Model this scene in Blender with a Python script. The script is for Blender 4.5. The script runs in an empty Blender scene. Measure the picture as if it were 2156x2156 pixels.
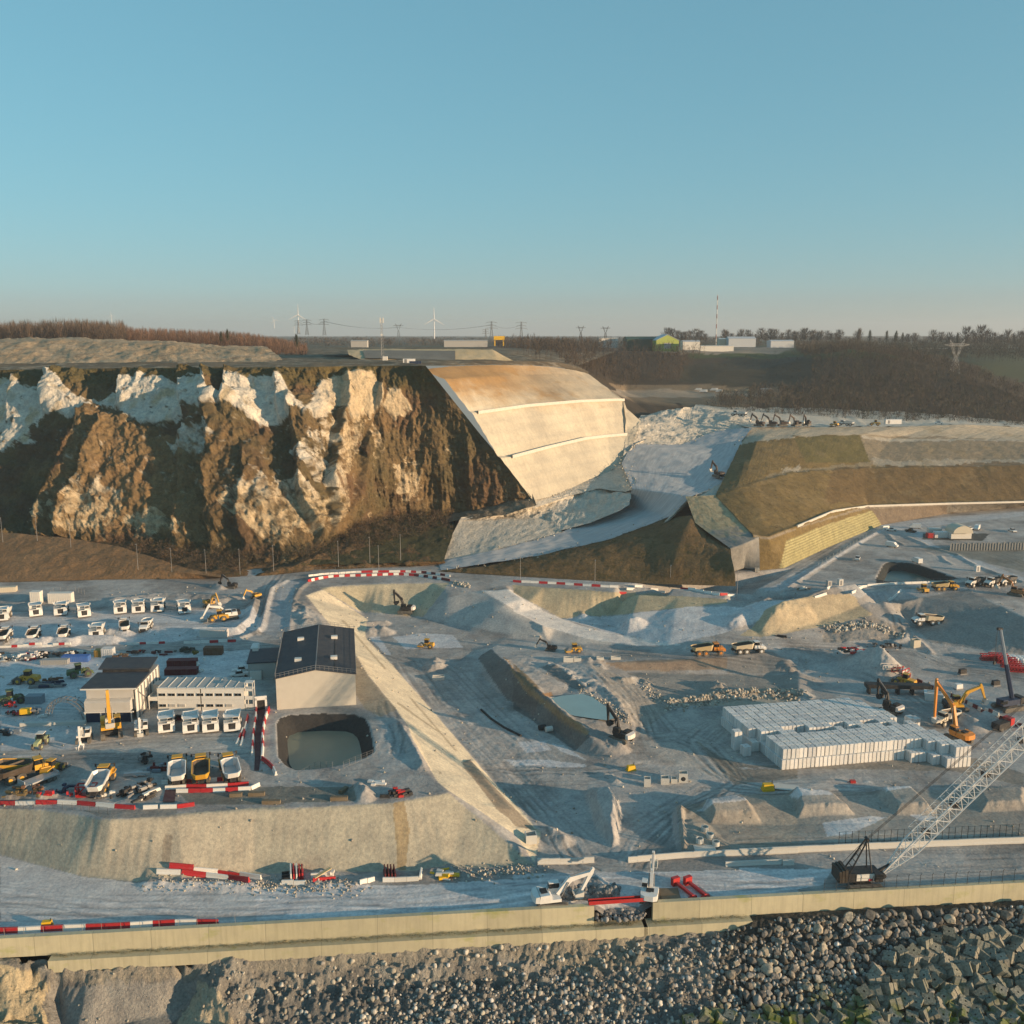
import bpy, math, random
import numpy as np
from mathutils import Vector, Matrix
from mathutils.geometry import delaunay_2d_cdt

C = bpy.context.scene.collection
SC = bpy.context.scene
R = math.radians

# ------------------------------------------------------------------ camera
F_PX, CX, HZ, CAMH = 2008.7, 1078.0, 705.3, 100.0      # focal length and horizon measured on a 2156 px frame
TH = math.atan((CX - HZ) / F_PX)
cam = bpy.data.cameras.new('camera'); cam.sensor_width = 36.0; cam.lens = 36.0 * F_PX / 2156.0
cam.clip_start = 1.0; cam.clip_end = 30000.0
camo = bpy.data.objects.new('camera', cam); C.objects.link(camo)
camo.location = (0, 0, CAMH); camo.rotation_euler = (R(90) - TH, 0, 0)
SC.camera = camo

# ------------------------------------------------------------------ sky and sun
SUN_EL, SUN_AZ = 8.5, 113.0          # azimuth clockwise from +Y
w = bpy.data.worlds.new('World'); SC.world = w; w.use_nodes = True
nt = w.node_tree; bg = nt.nodes['Background']
sky = nt.nodes.new('ShaderNodeTexSky'); sky.sky_type = 'NISHITA'; sky.sun_disc = False
sky.sun_elevation = R(SUN_EL); sky.sun_rotation = R(SUN_AZ)
sky.altitude = 100; sky.air_density = 1.05; sky.dust_density = 0.12; sky.ozone_density = 6.0
hs = nt.nodes.new('ShaderNodeHueSaturation')
gm = nt.nodes.new('ShaderNodeGamma'); gm.inputs[1].default_value = 0.5
nt.links.new(sky.outputs[0], gm.inputs[0]); nt.links.new(gm.outputs[0], hs.inputs['Color']); nt.links.new(hs.outputs[0], bg.inputs[0])
hs.inputs['Hue'].default_value = 0.470; hs.inputs['Saturation'].default_value = 1.03
bg.inputs[1].default_value = 0.15
sl = bpy.data.lights.new('sun', 'SUN'); sl.energy = 3.7; sl.angle = R(0.5); sl.color = (1.0, 0.70, 0.42)
so = bpy.data.objects.new('sun', sl); C.objects.link(so)
sd = Vector((math.sin(R(SUN_AZ)) * math.cos(R(SUN_EL)), math.cos(R(SUN_AZ)) * math.cos(R(SUN_EL)), math.sin(R(SUN_EL))))
so.rotation_euler = sd.to_track_quat('Z', 'Y').to_euler(); so.location = (300, -100, 300)
SC.view_settings.view_transform = 'Standard'; SC.view_settings.look = 'None'
SC.view_settings.exposure = 1.1; SC.view_settings.gamma = 1.0
try: SC.view_settings.use_curve_mapping = False
except Exception: pass

# ------------------------------------------------------------------ points measured on the photograph -> ground points
FR = {'F': (0, 0, .8961), 'a': (0, 600, 2.6833), 'b': (720, 600, 2.6833), 'c': (1436, 600, 2.6833), 'd': (0, 1180, 3.22), 'e': (540, 1180, 3.22),
      'g': (1080, 1180, 3.22), 'h': (1556, 1080, 3.22), 'i': (0, 1616, 3.22), 'j': (540, 1616, 3.22), 'k': (1080, 1616, 3.22), 'l': (1556, 1616, 3.22),
      'm': (0, 1180, 6.0375), 'n': (300, 1180, 6.0375), 'o': (0, 1440, 6.0375), 'p': (300, 1440, 6.0375), 'S': (0, 0, 1.0)}
CT, ST = math.cos(TH), math.sin(TH)
def SP(fr, x, y):
    a, b, k = FR[fr]; return a + x / k, b + y / k
def ray(fr, x, y):
    u, v = SP(fr, x, y); X = (u - CX) / F_PX; Y = (CX - v) / F_PX
    return X, CT + Y * ST, -ST + Y * CT
def PZ(fr, x, y, z=0.0):
    X, D, Z = ray(fr, x, y); t = (z - CAMH) / Z
    return Vector((X * t, D * t, z))
def PY(fr, x, y, dist):
    X, D, Z = ray(fr, x, y); t = dist / D
    return Vector((X * t, dist, CAMH + Z * t))
def proj(x, y, z):
    dz = z - CAMH; dep = y * CT - dz * ST; up = y * ST + dz * CT
    return CX + F_PX * x / dep, CX - F_PX * up / dep
def PL(fr, s, z=0.0):
    out = []
    for t in s.split('|'):
        q = t.split(); x, y = float(q[0]), float(q[1]); r = q[2] if len(q) > 2 else None
        if r is None: out.append(PZ(fr, x, y, z))
        elif r[0] == 'y': out.append(PY(fr, x, y, float(r[1:])))
        else: out.append(PZ(fr, x, y, float(r.lstrip('z'))))
    return out
def resample(pts, n):
    p = np.array([tuple(q) for q in pts], float)
    d = np.r_[0, np.cumsum(np.linalg.norm(np.diff(p, axis=0), axis=1))]
    t = np.linspace(0, d[-1], n)
    return np.stack([np.interp(t, d, p[:, i]) for i in range(3)], 1)
def polylen(pts): return sum((pts[i + 1] - pts[i]).length for i in range(len(pts) - 1))

# ------------------------------------------------------------------ noise
_rg = np.random.default_rng(7)
_perm = np.concatenate([_rg.permutation(256)] * 3)
_grad = _rg.normal(size=(256, 3)); _grad /= np.linalg.norm(_grad, axis=1)[:, None]
def pnoise(p):
    p = np.asarray(p, float); i = np.floor(p).astype(int); f = p - i; i &= 255
    u = f * f * f * (f * (f * 6 - 15) + 10)
    def g(dx, dy, dz):
        h = _perm[_perm[_perm[i[:, 0] + dx] + i[:, 1] + dy] + i[:, 2] + dz]
        G = _grad[h]; return G[:, 0] * (f[:, 0] - dx) + G[:, 1] * (f[:, 1] - dy) + G[:, 2] * (f[:, 2] - dz)
    def L(a, b, t): return a + (b - a) * t
    x0 = L(L(g(0, 0, 0), g(1, 0, 0), u[:, 0]), L(g(0, 1, 0), g(1, 1, 0), u[:, 0]), u[:, 1])
    x1 = L(L(g(0, 0, 1), g(1, 0, 1), u[:, 0]), L(g(0, 1, 1), g(1, 1, 1), u[:, 0]), u[:, 1])
    return L(x0, x1, u[:, 2]) * 1.6
def fbm(p, sc, octv=4, rough=.5, ridged=False):
    p = np.asarray(p, float) / sc; a, s, t = 1., 0, 0
    for k in range(octv):
        n = pnoise(p + 17.3 * k)
        if ridged: n = 1 - 2 * np.abs(n)
        s = s + a * n; t += a; a *= rough; p = p * 2.03
    return s / t
def inpoly(U, V, poly):
    ins = np.zeros(U.shape, bool); n = len(poly); j = n - 1
    for i in range(n):
        xi, yi = poly[i]; xj, yj = poly[j]
        if yi != yj:
            c = ((yi > V) != (yj > V)) & (U < (xj - xi) * (V - yi) / (yj - yi) + xi); ins ^= c
        j = i
    return ins
def segdist(X, Y, pts):
    best = np.full(X.shape, 1e9); bz = np.zeros(X.shape); side = np.zeros(X.shape)
    for a, b in zip(pts[:-1], pts[1:]):
        dx, dy = b[0] - a[0], b[1] - a[1]; L2 = dx * dx + dy * dy + 1e-9
        t = np.clip(((X - a[0]) * dx + (Y - a[1]) * dy) / L2, 0, 1)
        d = np.hypot(X - a[0] - t * dx, Y - a[1] - t * dy); m = d < best
        best[m] = d[m]; bz[m] = (a[2] + t * (b[2] - a[2]))[m]
        side[m] = (np.sign(dx * (Y - a[1]) - dy * (X - a[0])))[m]
    return best, bz, side

# ------------------------------------------------------------------ materials
MATS = {}
def nd(t, k, **kw):
    n = t.nodes.new(k)
    for a, b in kw.items(): setattr(n, a, b)
    return n
def mix(t, a, b, fac, mode='MIX'):
    m = nd(t, 'ShaderNodeMix', data_type='RGBA', blend_type=mode)
    for sock, v in ((m.inputs[0], fac), (m.inputs[6], a), (m.inputs[7], b)):
        if hasattr(v, 'is_linked') or hasattr(v, 'links'): t.links.new(v, sock)
        elif isinstance(v, (int, float)): sock.default_value = v
        else: sock.default_value = (*v, 1) if len(v) == 3 else v
    return m.outputs[2]
def noise(t, vec, scale, detail=5, rough=.6, lo=.35, hi=.65):
    n = nd(t, 'ShaderNodeTexNoise'); n.inputs['Scale'].default_value = scale; n.inputs['Detail'].default_value = detail; n.inputs['Roughness'].default_value = rough
    if vec is not None: t.links.new(vec, n.inputs['Vector'])
    r = nd(t, 'ShaderNodeMapRange'); t.links.new(n.outputs[0], r.inputs[0]); r.inputs[1].default_value = lo; r.inputs[2].default_value = hi
    return r.outputs[0], n.outputs[0]
def mapping(t, src, scale=(1, 1, 1), rot=(0, 0, 0)):
    m = nd(t, 'ShaderNodeMapping'); m.inputs['Scale'].default_value = scale; m.inputs['Rotation'].default_value = rot
    t.links.new(src, m.inputs[0]); return m.outputs[0]
def bump(t, h, bs, strength, dist):
    b = nd(t, 'ShaderNodeBump'); b.inputs['Strength'].default_value = strength; b.inputs['Distance'].default_value = dist
    t.links.new(h, b.inputs['Height']); t.links.new(b.outputs[0], bs.inputs['Normal'])
def newmat(name):
    m = bpy.data.materials.new(name); m.use_nodes = True; t = m.node_tree; bs = t.nodes['Principled BSDF']
    bs.inputs['Roughness'].default_value = .9; bs.inputs['Specular IOR Level'].default_value = .2
    MATS[name] = m; return m, t, bs
def objco(t): return nd(t, 'ShaderNodeTexCoord').outputs['Object']
def earth(name, a, b, sc=.25, c=None, stretch=None, bs_=.6, bd=.4, fine=2.2, attr=None, spk=1.0):
    """soil, chalk, scrub: two tones at metre scale, a fine speckle and a bump"""
    m, t, bs = newmat(name); co = objco(t)
    if stretch: co = mapping(t, nd(t, 'ShaderNodeUVMap').outputs[0], stretch)
    f1, _ = noise(t, co, sc, 6, .62); f2, h2 = noise(t, co, fine, 5, .7, .3, .7)
    col = mix(t, a, b, f1)
    if attr:
        at = nd(t, 'ShaderNodeVertexColor', layer_name=attr).outputs[0]
        col = at
    if c: col = mix(t, col, c, noise(t, co, sc * 3.1, 6, .7, .52, .62)[0])
    d = mix(t, (1 - .28 * spk, 1 - .28 * spk, 1 - .26 * spk), (1 + .22 * spk, 1 + .2 * spk, 1 + .16 * spk), f2); col = mix(t, col, d, 1.0, 'MULTIPLY')
    if attr: 
        d2 = mix(t, (.86, .86, .87), (1.12, 1.12, 1.1), f1); col = mix(t, col, d2, 1.0, 'MULTIPLY')
    t.links.new(col, bs.inputs['Base Color']); bump(t, h2, bs, bs_, bd)
    return m
def plain(name, c, rough=.6, metal=0., dirt=.35, dc=(.30, .27, .22), sc=.9, spec=.3):
    """painted or metal surface with chalk dust on it"""
    m, t, bs = newmat(name); co = objco(t)
    f, h = noise(t, co, sc, 6, .7, .42, .78)
    g = nd(t, 'ShaderNodeMath', operation='MULTIPLY'); t.links.new(f, g.inputs[0]); g.inputs[1].default_value = dirt
    t.links.new(mix(t, c, dc, g.outputs[0]), bs.inputs['Base Color'])
    bs.inputs['Roughness'].default_value = rough; bs.inputs['Metallic'].default_value = metal; bs.inputs['Specular IOR Level'].default_value = spec
    return m

# ------------------------------------------------------------------ object helpers
def tag(o, label=None, cat=None, group=None, kind=None):
    if label: o['label'] = label
    if cat: o['category'] = cat
    if group: o['group'] = group
    if kind: o['kind'] = kind
    return o
def meshobj(name, V, Fc, mat, parent=None, smooth=False, uv=None, col=None, kind=None):
    me = bpy.data.meshes.new(name); V = np.asarray(V, np.float32)
    if isinstance(Fc, np.ndarray):
        me.vertices.add(len(V)); me.vertices.foreach_set('co', V.ravel())
        n = len(Fc); k = Fc.shape[1]; me.loops.add(n * k); me.loops.foreach_set('vertex_index', Fc.ravel().astype(np.int32))
        me.polygons.add(n); me.polygons.foreach_set('loop_start', np.arange(0, n * k, k, dtype=np.int32))
        try: me.polygons.foreach_set('loop_total', np.full(n, k, dtype=np.int32))
        except Exception: pass
        me.update(calc_edges=True)
    else:
        me.from_pydata([tuple(map(float, v)) for v in V], [], Fc); me.update()
    if smooth: me.polygons.foreach_set('use_smooth', np.ones(len(me.polygons), bool))
    li = None
    if uv is not None or col is not None:
        li = np.empty(len(me.loops), np.int32); me.loops.foreach_get('vertex_index', li)
    if uv is not None:
        l = me.uv_layers.new(name='UVMap'); l.data.foreach_set('uv', np.asarray(uv, np.float32)[li].ravel())
    if col is not None:
        a = me.color_attributes.new('Col', 'FLOAT_COLOR', 'POINT')
        cc = np.ones((len(V), 4), np.float32); cc[:, :3] = col; a.data.foreach_set('color', cc.ravel())
    for mm in (mat if isinstance(mat, (list, tuple)) else [mat]): me.materials.append(mm)
    o = bpy.data.objects.new(name, me); C.objects.link(o)
    if parent: o.parent = parent
    if kind: o['kind'] = kind
    return o
def gridfaces(nv, nu):
    i = np.arange(nv - 1)[:, None] * nu + np.arange(nu - 1)[None, :]
    return np.stack([i, i + 1, i + nu + 1, i + nu], -1).reshape(-1, 4)
def gridnormals(P):
    du = np.gradient(P, axis=1); dv = np.gradient(P, axis=0); n = np.cross(du, dv)
    n /= np.linalg.norm(n, axis=2)[:, :, None] + 1e-9
    return n
LOFT = {}
def loft(name, lines, nu, rows, mat, amp=0.0, nsc=8., octv=4, fade=(0, 0, 0, 0), fn=None, colfn=None, kind='structure', ridged=False, flip=False, stretchz=1.0, parent=None):
    """surface through a list of polylines; displaced along its normal by noise"""
    A = [resample(l, nu) for l in lines]; G = []
    for i in range(len(A) - 1):
        n = rows[i] if isinstance(rows, (list, tuple)) else rows
        for k in range(n): G.append(A[i] + (A[i + 1] - A[i]) * (k / n))
    G.append(A[-1]); P = np.array(G); nv = P.shape[0]
    N = gridnormals(P)
    tocam = np.array([0, 0, CAMH]) - P
    sgn = np.sign((N * tocam).sum(2)); sgn = np.where(sgn.mean() >= 0, 1, -1); N = N * sgn
    U = np.linspace(0, 1, nu)[None, :].repeat(nv, 0); V = np.linspace(0, 1, nv)[:, None].repeat(nu, 1)
    off = np.zeros(P.shape[:2])
    if amp:
        q = P.reshape(-1, 3).copy(); q[:, 2] *= stretchz
        off = off + amp * fbm(q, nsc, octv, .55, ridged).reshape(off.shape)
    if fn is not None: off = off + fn(P, U, V)
    f = np.ones_like(off)
    for e, (c0, w0) in enumerate(zip((V, 1 - V, U, 1 - U), fade)):
        if w0: f = f * np.clip(c0 / w0, 0, 1)
    P2 = P + N * (off * f)[:, :, None]
    fl = P2.reshape(-1, 3); du = np.r_[0, np.cumsum(np.linalg.norm(np.diff(P[nv // 2], axis=0), axis=1))]
    dv = np.r_[0, np.cumsum(np.linalg.norm(np.diff(P[:, nu // 2], axis=0), axis=1))]
    uv = np.stack([du[None, :].repeat(nv, 0), dv[:, None].repeat(nu, 1)], -1).reshape(-1, 2)
    col = colfn(fl, P.reshape(-1, 3), U.ravel(), V.ravel(), off.ravel()) if colfn else None
    o = meshobj(name, fl, gridfaces(nv, nu), mat, parent, True, uv, col, kind)
    LOFT[name] = P2
    return o
FR.update({'q': (640, 1160, 5.3667), 'r': (1000, 1380, 5.3667), 's': (1480, 1420, 5.3667), 't': (1796, 1300, 5.3667), 'u': (1796, 1060, 5.3667)})
# ------------------------------------------------------------------ the works: one ground sheet through surveyed break lines
PLAT = 9.0
LINES = []
def TL(fr, s, z=0.0): LINES.append(PL(fr, s, z)); return LINES[-1]
W0, W1 = PZ('i', 0, 1160, 1.0), PZ('l', 1930, 780, 1.0)                 # top edge of the sea wall
WD = Vector((W1.x - W0.x, W1.y - W0.y, 0)).normalized(); WN = Vector((WD.y, -WD.x, 0))   # along / towards the sea
def wall_pt(s, d, z):                                                    # s metres along from the left frame edge
    p = W0 + WD * s + WN * d; return Vector((p.x, p.y, z))
LINES.append([wall_pt(-60, -.3, 0), wall_pt(300, -.3, 0)])
# bank below the yard
bank_top = TL('i', '-400 265 z7.5|0 275 z7.6|300 290 z8.1|560 318 z8.6|720 356|900 347|1180 330|1350 310|1930 272', PLAT); TL('j', '60 285|800 250|930 242|1250 182', PLAT)
TL('i', '-400 490|0 592|200 645|500 722|560 730|820 752|1000 768'); TL('j', '-480 770|0 700|500 700|1000 690|1500 655|1870 645')
# yard platform edge along the diagonal cutting, then the cutting foot
TL('e', '330 240|430 400|540 560|680 640|760 780|830 880|950 1010|1030 1120|1060 1220|1130 1400|1240 1520', PLAT)
TL('j', '1190 60|1310 165', PLAT); TL('j', '1320 172 8.6|1500 310 6|1700 470 3.2|1880 630 .3')
TL('j', '1310 100 7.5|1500 250 5.6|1640 360 3.8|1760 440 2.0|1850 560 .6')
TL('e', '700 345 .8|760 412 .8|740 470|735 520|790 580|930 720|1080 880|1230 1060|1430 1290|1620 1520|1830 1739', .6); TL('j', '1640 140|1920 440', .5)
TL('e', '1390 1370 3.6|1500 1500 3.0|1640 1640 2.4', 3); TL('e', '1450 1350 3.4|1600 1540 2.8|1740 1690 2.1', 3); 
# yard interior
TL('F', '0 1090|200 1092|400 1090|545 1088', PLAT); TL('d', '0 560|800 560|1900 500', PLAT); TL('d', '0 1000|900 1000|1500 1000', PLAT)
TL('d', '-500 150|-500 1000|-500 1600', PLAT); TL('d', '0 1560|600 1500|1700 1560', PLAT); TL('e', '60 640|60 1000|110 1540|800 1500', PLAT)
# head of the cutting
TL('e', '430 183|560 172|700 166|830 163|1000 152|1310 150', PLAT); TL('e', '350 150|600 125|1000 122|1310 135|1700 170', PLAT)
TL('e', '700 345|760 360|820 370|900 378|1000 382|1130 384', .8)
TL('e', '1300 235|1420 215|1530 205', 8.4)
TL('e', '1530 207 9|1640 295 8|1760 350 6.9|1930 435 5.2'); TL('g', '0 342 6.2|100 395 5|200 440 3.9|350 490 2.6|500 530 1.9|840 575 1')
TL('e', '1715 200 9|1800 262 8'); TL('g', '0 216 7.2|90 275 6|200 342 4.6|330 402 3.2|450 442 2.4|600 490 1.8|760 512 1.2')
TL('e', '1150 390|1300 432|1450 487|1700 523|1930 540', 1); TL('g', '0 530|400 562|700 575', 1)
# bank below the hill road
TL('g', '-40 168|300 188|700 217|1000 236|1450 264|1800 285', PLAT); TL('g', '150 340 3.5|330 397 1.5|560 398 1|700 372 .8|1000 332 .8|1200 312 1|1450 300 1.5'); TL('g', '0 120|500 150|1000 180|1500 215|1930 240', PLAT)
TL('g', '1460 300 1.5|1700 345 2.5|1930 320 5'); TL('h', '0 640 5.5|200 620 7|400 600 8.5')
# east side
TL('h', '300 530 9|460 590 9|760 600 9|1000 610 9'); TL('h', '300 530|600 350|960 120|1000 80', 9); TL('h', '1030 602 9|1200 580 9|1400 555 9|1545 528 9.6|1650 565 9.8|1800 640 9.8|1932 708 9.6|2100 800 9')
TL('h', '1060 660 4.5|1150 760 3.2|1300 880 2|1500 940 1.6|1700 960 1.6|1932 975 1.6|2200 1000 1.6'); TL('h', '1500 500|1932 540|2300 640', 9)
TL('h', '1000 100|1300 280|1550 400|1932 480|2300 560', 9); TL('h', '700 450|950 460|1530 470', 9); TL('h', '640 470|900 340|1100 330|1490 440', 9)
TL('h', '1130 60|1500 50|1932 70|2300 60', 9); TL('h', '1250 260|1500 320|1932 380|2300 420', 8.5); TL('F', '1430 1110|1600 1020|1690 985|1930 957|2050 945', 9)
# truck level, pond terrace, block yard
TL('g', '840 590 1|1100 600 1.5|1500 640 1.8|1760 612 2|1932 640 2'); TL('h', '200 935 2|310 1010 1.8|412 1082 1.2'); TL('h', '900 890 1.8|640 910 1.8|300 930 2')
TL('g', '505 680 2|620 690 2.2|1000 690 2.2|1450 652 2.4|1760 618 2.4'); TL('g', '620 720 1|790 755 0|1200 775 -.4|1700 782 -.6|1932 772 -.6'); TL('h', '412 1090 -.4|700 1180 -.4|1000 1300 -.4')
TL('g', '1050 1000|1400 985|1930 960', -.3); TL('g', '880 830 .8|960 910 .4|1060 985 0'); TL('g', '1100 1100|1300 1400|1500 1500|1750 1420', -.3); TL('l', '0 60|1000 30|1930 60', -.3)
TL('t', '0 500 1.2|700 450 1.4|1500 400 1.6'); TL('t', '0 900|700 1300|1400 1700', -.3); TL('t', '1000 800|1932 1200', 0)
ridge = PL('e', '1600 610 1.8|1740 760 4.2|1850 850 4.8|1925 935 4.8'); ridge += PL('g', '60 770 4.8|130 830 4.8|235 945 4.8|400 1090 4.4|520 1190 3.4|720 1330 .8'); LINES.append(ridge)
TL('e', '1500 640 .7|1530 780 .5|1650 900 .4|1860 1040 .3'); TL('g', '0 1000 .3|120 1060 .2|330 1180 .2|480 1310 .2|690 1380 .2')
TL('g', '500 670 2.4|520 700 3.0|620 820 3.2|760 960 2.2|920 1130 0'); TL('g', '300 600|700 620|1100 610', 1.4); TL('g', '230 930 3|470 905 3|540 930 3|700 1060 3|640 1080 3|420 1050 3'); TL('g', '250 740 2.6|450 830 2.8|560 900 3', 1.6)
TL('e', '900 520|1400 560|1500 640', .8); TL('e', '1200 800|1400 1000|1930 1500', .3); TL('k', '0 20|300 380|500 560', 0); TL('k', '200 560|700 590|1100 600|1930 570', 0); TL('l', '0 570|1930 500', 0)
TL('k', '640 190 2.4|680 250 2.6|700 350 2|690 520 .3'); TL('k', '470 170 .3|520 300 .1|560 430 0|660 530 0')
TL('k', '720 220 .6|740 320 .2|720 420 0|690 540 0'); TL('k', '1110 300 2.0|1120 400 1.6|1140 560 .2'); TL('k', '1080 280 .4|1090 420 0|1110 560 0'); TL('k', '1160 270 1.8|1400 280 1.6|1600 260 1.4|1900 180 1'); TL('k', '1200 360 .6|1450 390 .3|1600 380 .2|1930 400 0')
LINES.append([Vector((-480, 560, PLAT)), Vector((-330, 330, PLAT)), Vector((-330, 170, PLAT)), Vector((-480, 170, PLAT))]); LINES.append([Vector((-480, 120, 0)), Vector((430, 150, 0)), Vector((520, 300, 1))]); LINES.append([Vector((-480, 600, PLAT)), Vector((0, 600, PLAT)), Vector((560, 640, 9)), Vector((560, 430, 9))])
# lined lagoon by the hall and lined lagoon on the east side
lag_out = 'e 135 1105|160 1068|230 1046|450 1033|660 1040|735 1068|762 1120|785 1210|798 1300|740 1335|560 1385|400 1412|270 1420|190 1385|148 1330|138 1200|135 1105'
LAG_O = PL('e', lag_out[2:], PLAT + .05); LINES.append(LAG_O)
lc = sum(LAG_O[:-1], Vector()) / (len(LAG_O) - 1)
LAG_I = [Vector((lc.x + (p.x - lc.x) * .68, lc.y + (p.y - lc.y) * .66, PLAT - 4.2)) for p in LAG_O]; LINES.append(LAG_I)
LINES.append([Vector((lc.x - 2, lc.y, PLAT - 4.2)), Vector((lc.x + 2, lc.y, PLAT - 4.2))])
LAG2_O = PL('h', '925 450|980 345|1020 330|1130 335|1220 350|1490 445|1300 470|930 475|925 450', 9.02); LINES.append(LAG2_O)
l2c = sum(LAG2_O[:-1], Vector()) / (len(LAG2_O) - 1)
LAG2_I = [Vector((l2c.x + (p.x - l2c.x) * .62, l2c.y + (p.y - l2c.y) * .62, 4.6)) for p in LAG2_O]; LINES.append(LAG2_I); LINES.append([l2c - Vector((3, 0, 4.4)), l2c + Vector((3, 0, -4.4))])

def tin_heights(lines, X, Y, kk, yy, step=2.0):
    pts = []
    for l in lines:
        n = max(2, int(polylen(l) / step) + 1); pts.append(resample(l, n))
    P = np.concatenate(pts)
    key = np.round(P[:, :2] / .35).astype(int); _, ix = np.unique(key, axis=0, return_index=True); P = P[np.sort(ix)]
    r = delaunay_2d_cdt([Vector((a, b)) for a, b in P[:, :2]], [], [], 0, 1e-4)
    vv = np.array([tuple(v) for v in r[0]]); zz = np.array([P[o[0], 2] for o in r[3]])
    Z = np.zeros(X.shape)
    for tri in r[2]:
        a, b, c = tri; (x1, y1), (x2, y2), (x3, y3) = vv[a], vv[b], vv[c]
        j0, j1 = np.searchsorted(yy, [min(y1, y2, y3), max(y1, y2, y3)]); 
        if j0 == j1: continue
        ks = [x1 / y1, x2 / y2, x3 / y3]; i0, i1 = np.searchsorted(kk, [min(ks), max(ks)]); i0 = max(i0 - 1, 0); i1 += 1
        xs, ys = X[j0:j1, i0:i1], Y[j0:j1, i0:i1]; den = (y2 - y3) * (x1 - x3) + (x3 - x2) * (y1 - y3)
        if abs(den) < 1e-9: continue
        A = ((y2 - y3) * (xs - x3) + (x3 - x2) * (ys - y3)) / den; B = ((y3 - y1) * (xs - x3) + (x1 - x3) * (ys - y3)) / den; Cc = 1 - A - B
        m = (A >= -1e-6) & (B >= -1e-6) & (Cc >= -1e-6)
        s = Z[j0:j1, i0:i1]; s[m] = (A * zz[a] + B * zz[b] + Cc * zz[c])[m]
    return Z
NU, NV = 1160, 800
kk = np.linspace(-.82, .82, NU); yy = np.geomspace(136.5, 545, NV)
KX, GY = np.meshgrid(kk, yy); GX = KX * GY
GZ = tin_heights(LINES, GX, GY, kk, yy)
def blur(Z, n):
    for _ in range(n):
        Z = Z.copy(); Z[1:-1, 1:-1] = .5 * Z[1:-1, 1:-1] + .125 * (Z[:-2, 1:-1] + Z[2:, 1:-1] + Z[1:-1, :-2] + Z[1:-1, 2:])
    return Z
GZ = blur(GZ, 3)
fb = proj(GX, GY, GZ); fm = blur(inpoly(fb[0], fb[1], [SP('e', *q) for q in ((1180, 165), (1530, 215), (1930, 440), (1930, 545), (1130, 384), (1060, 300))]).astype(float), 6); GZ = GZ * (1 - fm) + blur(GZ, 90) * fm
flatXY = np.stack([GX.ravel(), GY.ravel(), np.zeros(GX.size)], 1)
n1 = fbm(flatXY, 9, 5, .55).reshape(GX.shape); n2 = fbm(flatXY + 50, 2.6, 4, .6).reshape(GX.shape); n3 = fbm(flatXY + 90, 30, 3).reshape(GX.shape)
slope = np.hypot(np.gradient(GZ, axis=0) / np.gradient(GY, axis=0), np.gradient(GZ, axis=1) / np.gradient(GX, axis=1))
GU, GV = proj(GX, GY, GZ)                                   # where each point stands in the frame, for soil zones
def zone(fr, s, wob=6):
    poly = [SP(fr, *map(float, t.split()[:2])) for t in s.split('|')]
    return inpoly(GU + n2 * wob, GV + n1 * wob * .6, poly)
rough = np.full(GX.shape, .09)
rough[zone('F', '0 1085|560 1085|520 1200|520 1480|0 1500')] = .05                  # graded yard
rough[zone('i', '0 590|560 730|1000 790|1930 700|1930 1150|0 1150')] = .05
rough[zone('k', '0 660|1930 640|1930 900|0 960')] = .05
rough[slope > .45] = .10
rough[zone('e', '330 230|430 183|760 405|740 500|930 720|1230 1060|1620 1520|1900 1739|1640 1739|1240 1520|1060 1230|950 1010|760 780', 2)] = .035; rough[zone('e', '1290 250|1530 200|1930 330|1930 545|1130 384', 2)] = .05
rough[zone('e', '1300 650|1930 1100|1930 1739|1700 1600|1100 850')] = .2
rough[zone('g', '0 640|500 680|1060 1000|900 1140|720 1330|230 950')] = .28
rough[zone('h', '580 790|900 700|1140 800|1100 850|560 880')] = .55
rough[zone('u', '600 1120|1932 1250|1932 1700|700 1650')] = .2
GZ = GZ + rough * (n1 * 1.1 + n2 * 1.0) + np.where(slope < .3, n3 * .08, 0)
def ridge_add(fr, s, h, wdt, z=0., jag=.35, sharp=1.0):
    """windrow, berm or spoil heap: a triangular ridge along a line"""
    global GZ
    pts = PL(fr, s, z) if isinstance(s, str) else s
    p = [(q.x, q.y, 0) for q in pts]; xs = [q[0] for q in p]; ys = [q[1] for q in p]
    m = (GX > min(xs) - wdt) & (GX < max(xs) + wdt) & (GY > min(ys) - wdt) & (GY < max(ys) + wdt)
    d, _, _ = segdist(GX[m], GY[m], p)
    ww = wdt * (1 + jag * .5 * n1[m]); a = np.clip(1 - d / ww, 0, 1) ** sharp
    GZ[m] += h * a * (1 + jag * n2[m]) + (a > 0) * jag * .3 * n2[m]
ridge_add('h', '225 712|500 650|775 600', 4.6, 8.0, 7, .06)             # long sand heap
ridge_add('h', '-30 820|60 790|190 740', 2.2, 5, 2, .4)
ridge_add('h', '160 850|320 800|460 790', 1.2, 3, 2, .4)
ridge_add('h', '880 1060|905 1065|940 1085', 5.2, 9.5, 0, .1)                        # gravel cone
ridge_add('h', '960 1090|1000 1110', 2.6, 6, 0, .2)
ridge_add('g', '790 480|830 478', 2.6, 4.2, 1, .25); ridge_add('g', '470 400|570 410', 1.6, 3, 1, .5)
ridge_add('q', '740 935|850 900|900 925', 2.2, 4, .8, .5); ridge_add('e', '760 440|860 430', 1.5, 3, .8, .5)
ridge_add('q', '1490 1250|1440 1330|1560 1310', 1.6, 3, .8, .6)
ridge_add('r', '330 50|460 250|600 370|800 550|960 680|1100 790|1250 870', .55, 2.2, 3, .8)  # brown lip of the terrace
ridge_add('r', '1290 340|1480 440|1640 560|1740 730', .8, 2.4, 2, .6); ridge_add('r', '830 130|1050 250|1250 420', .9, 3, 2, 1.0)
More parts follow.
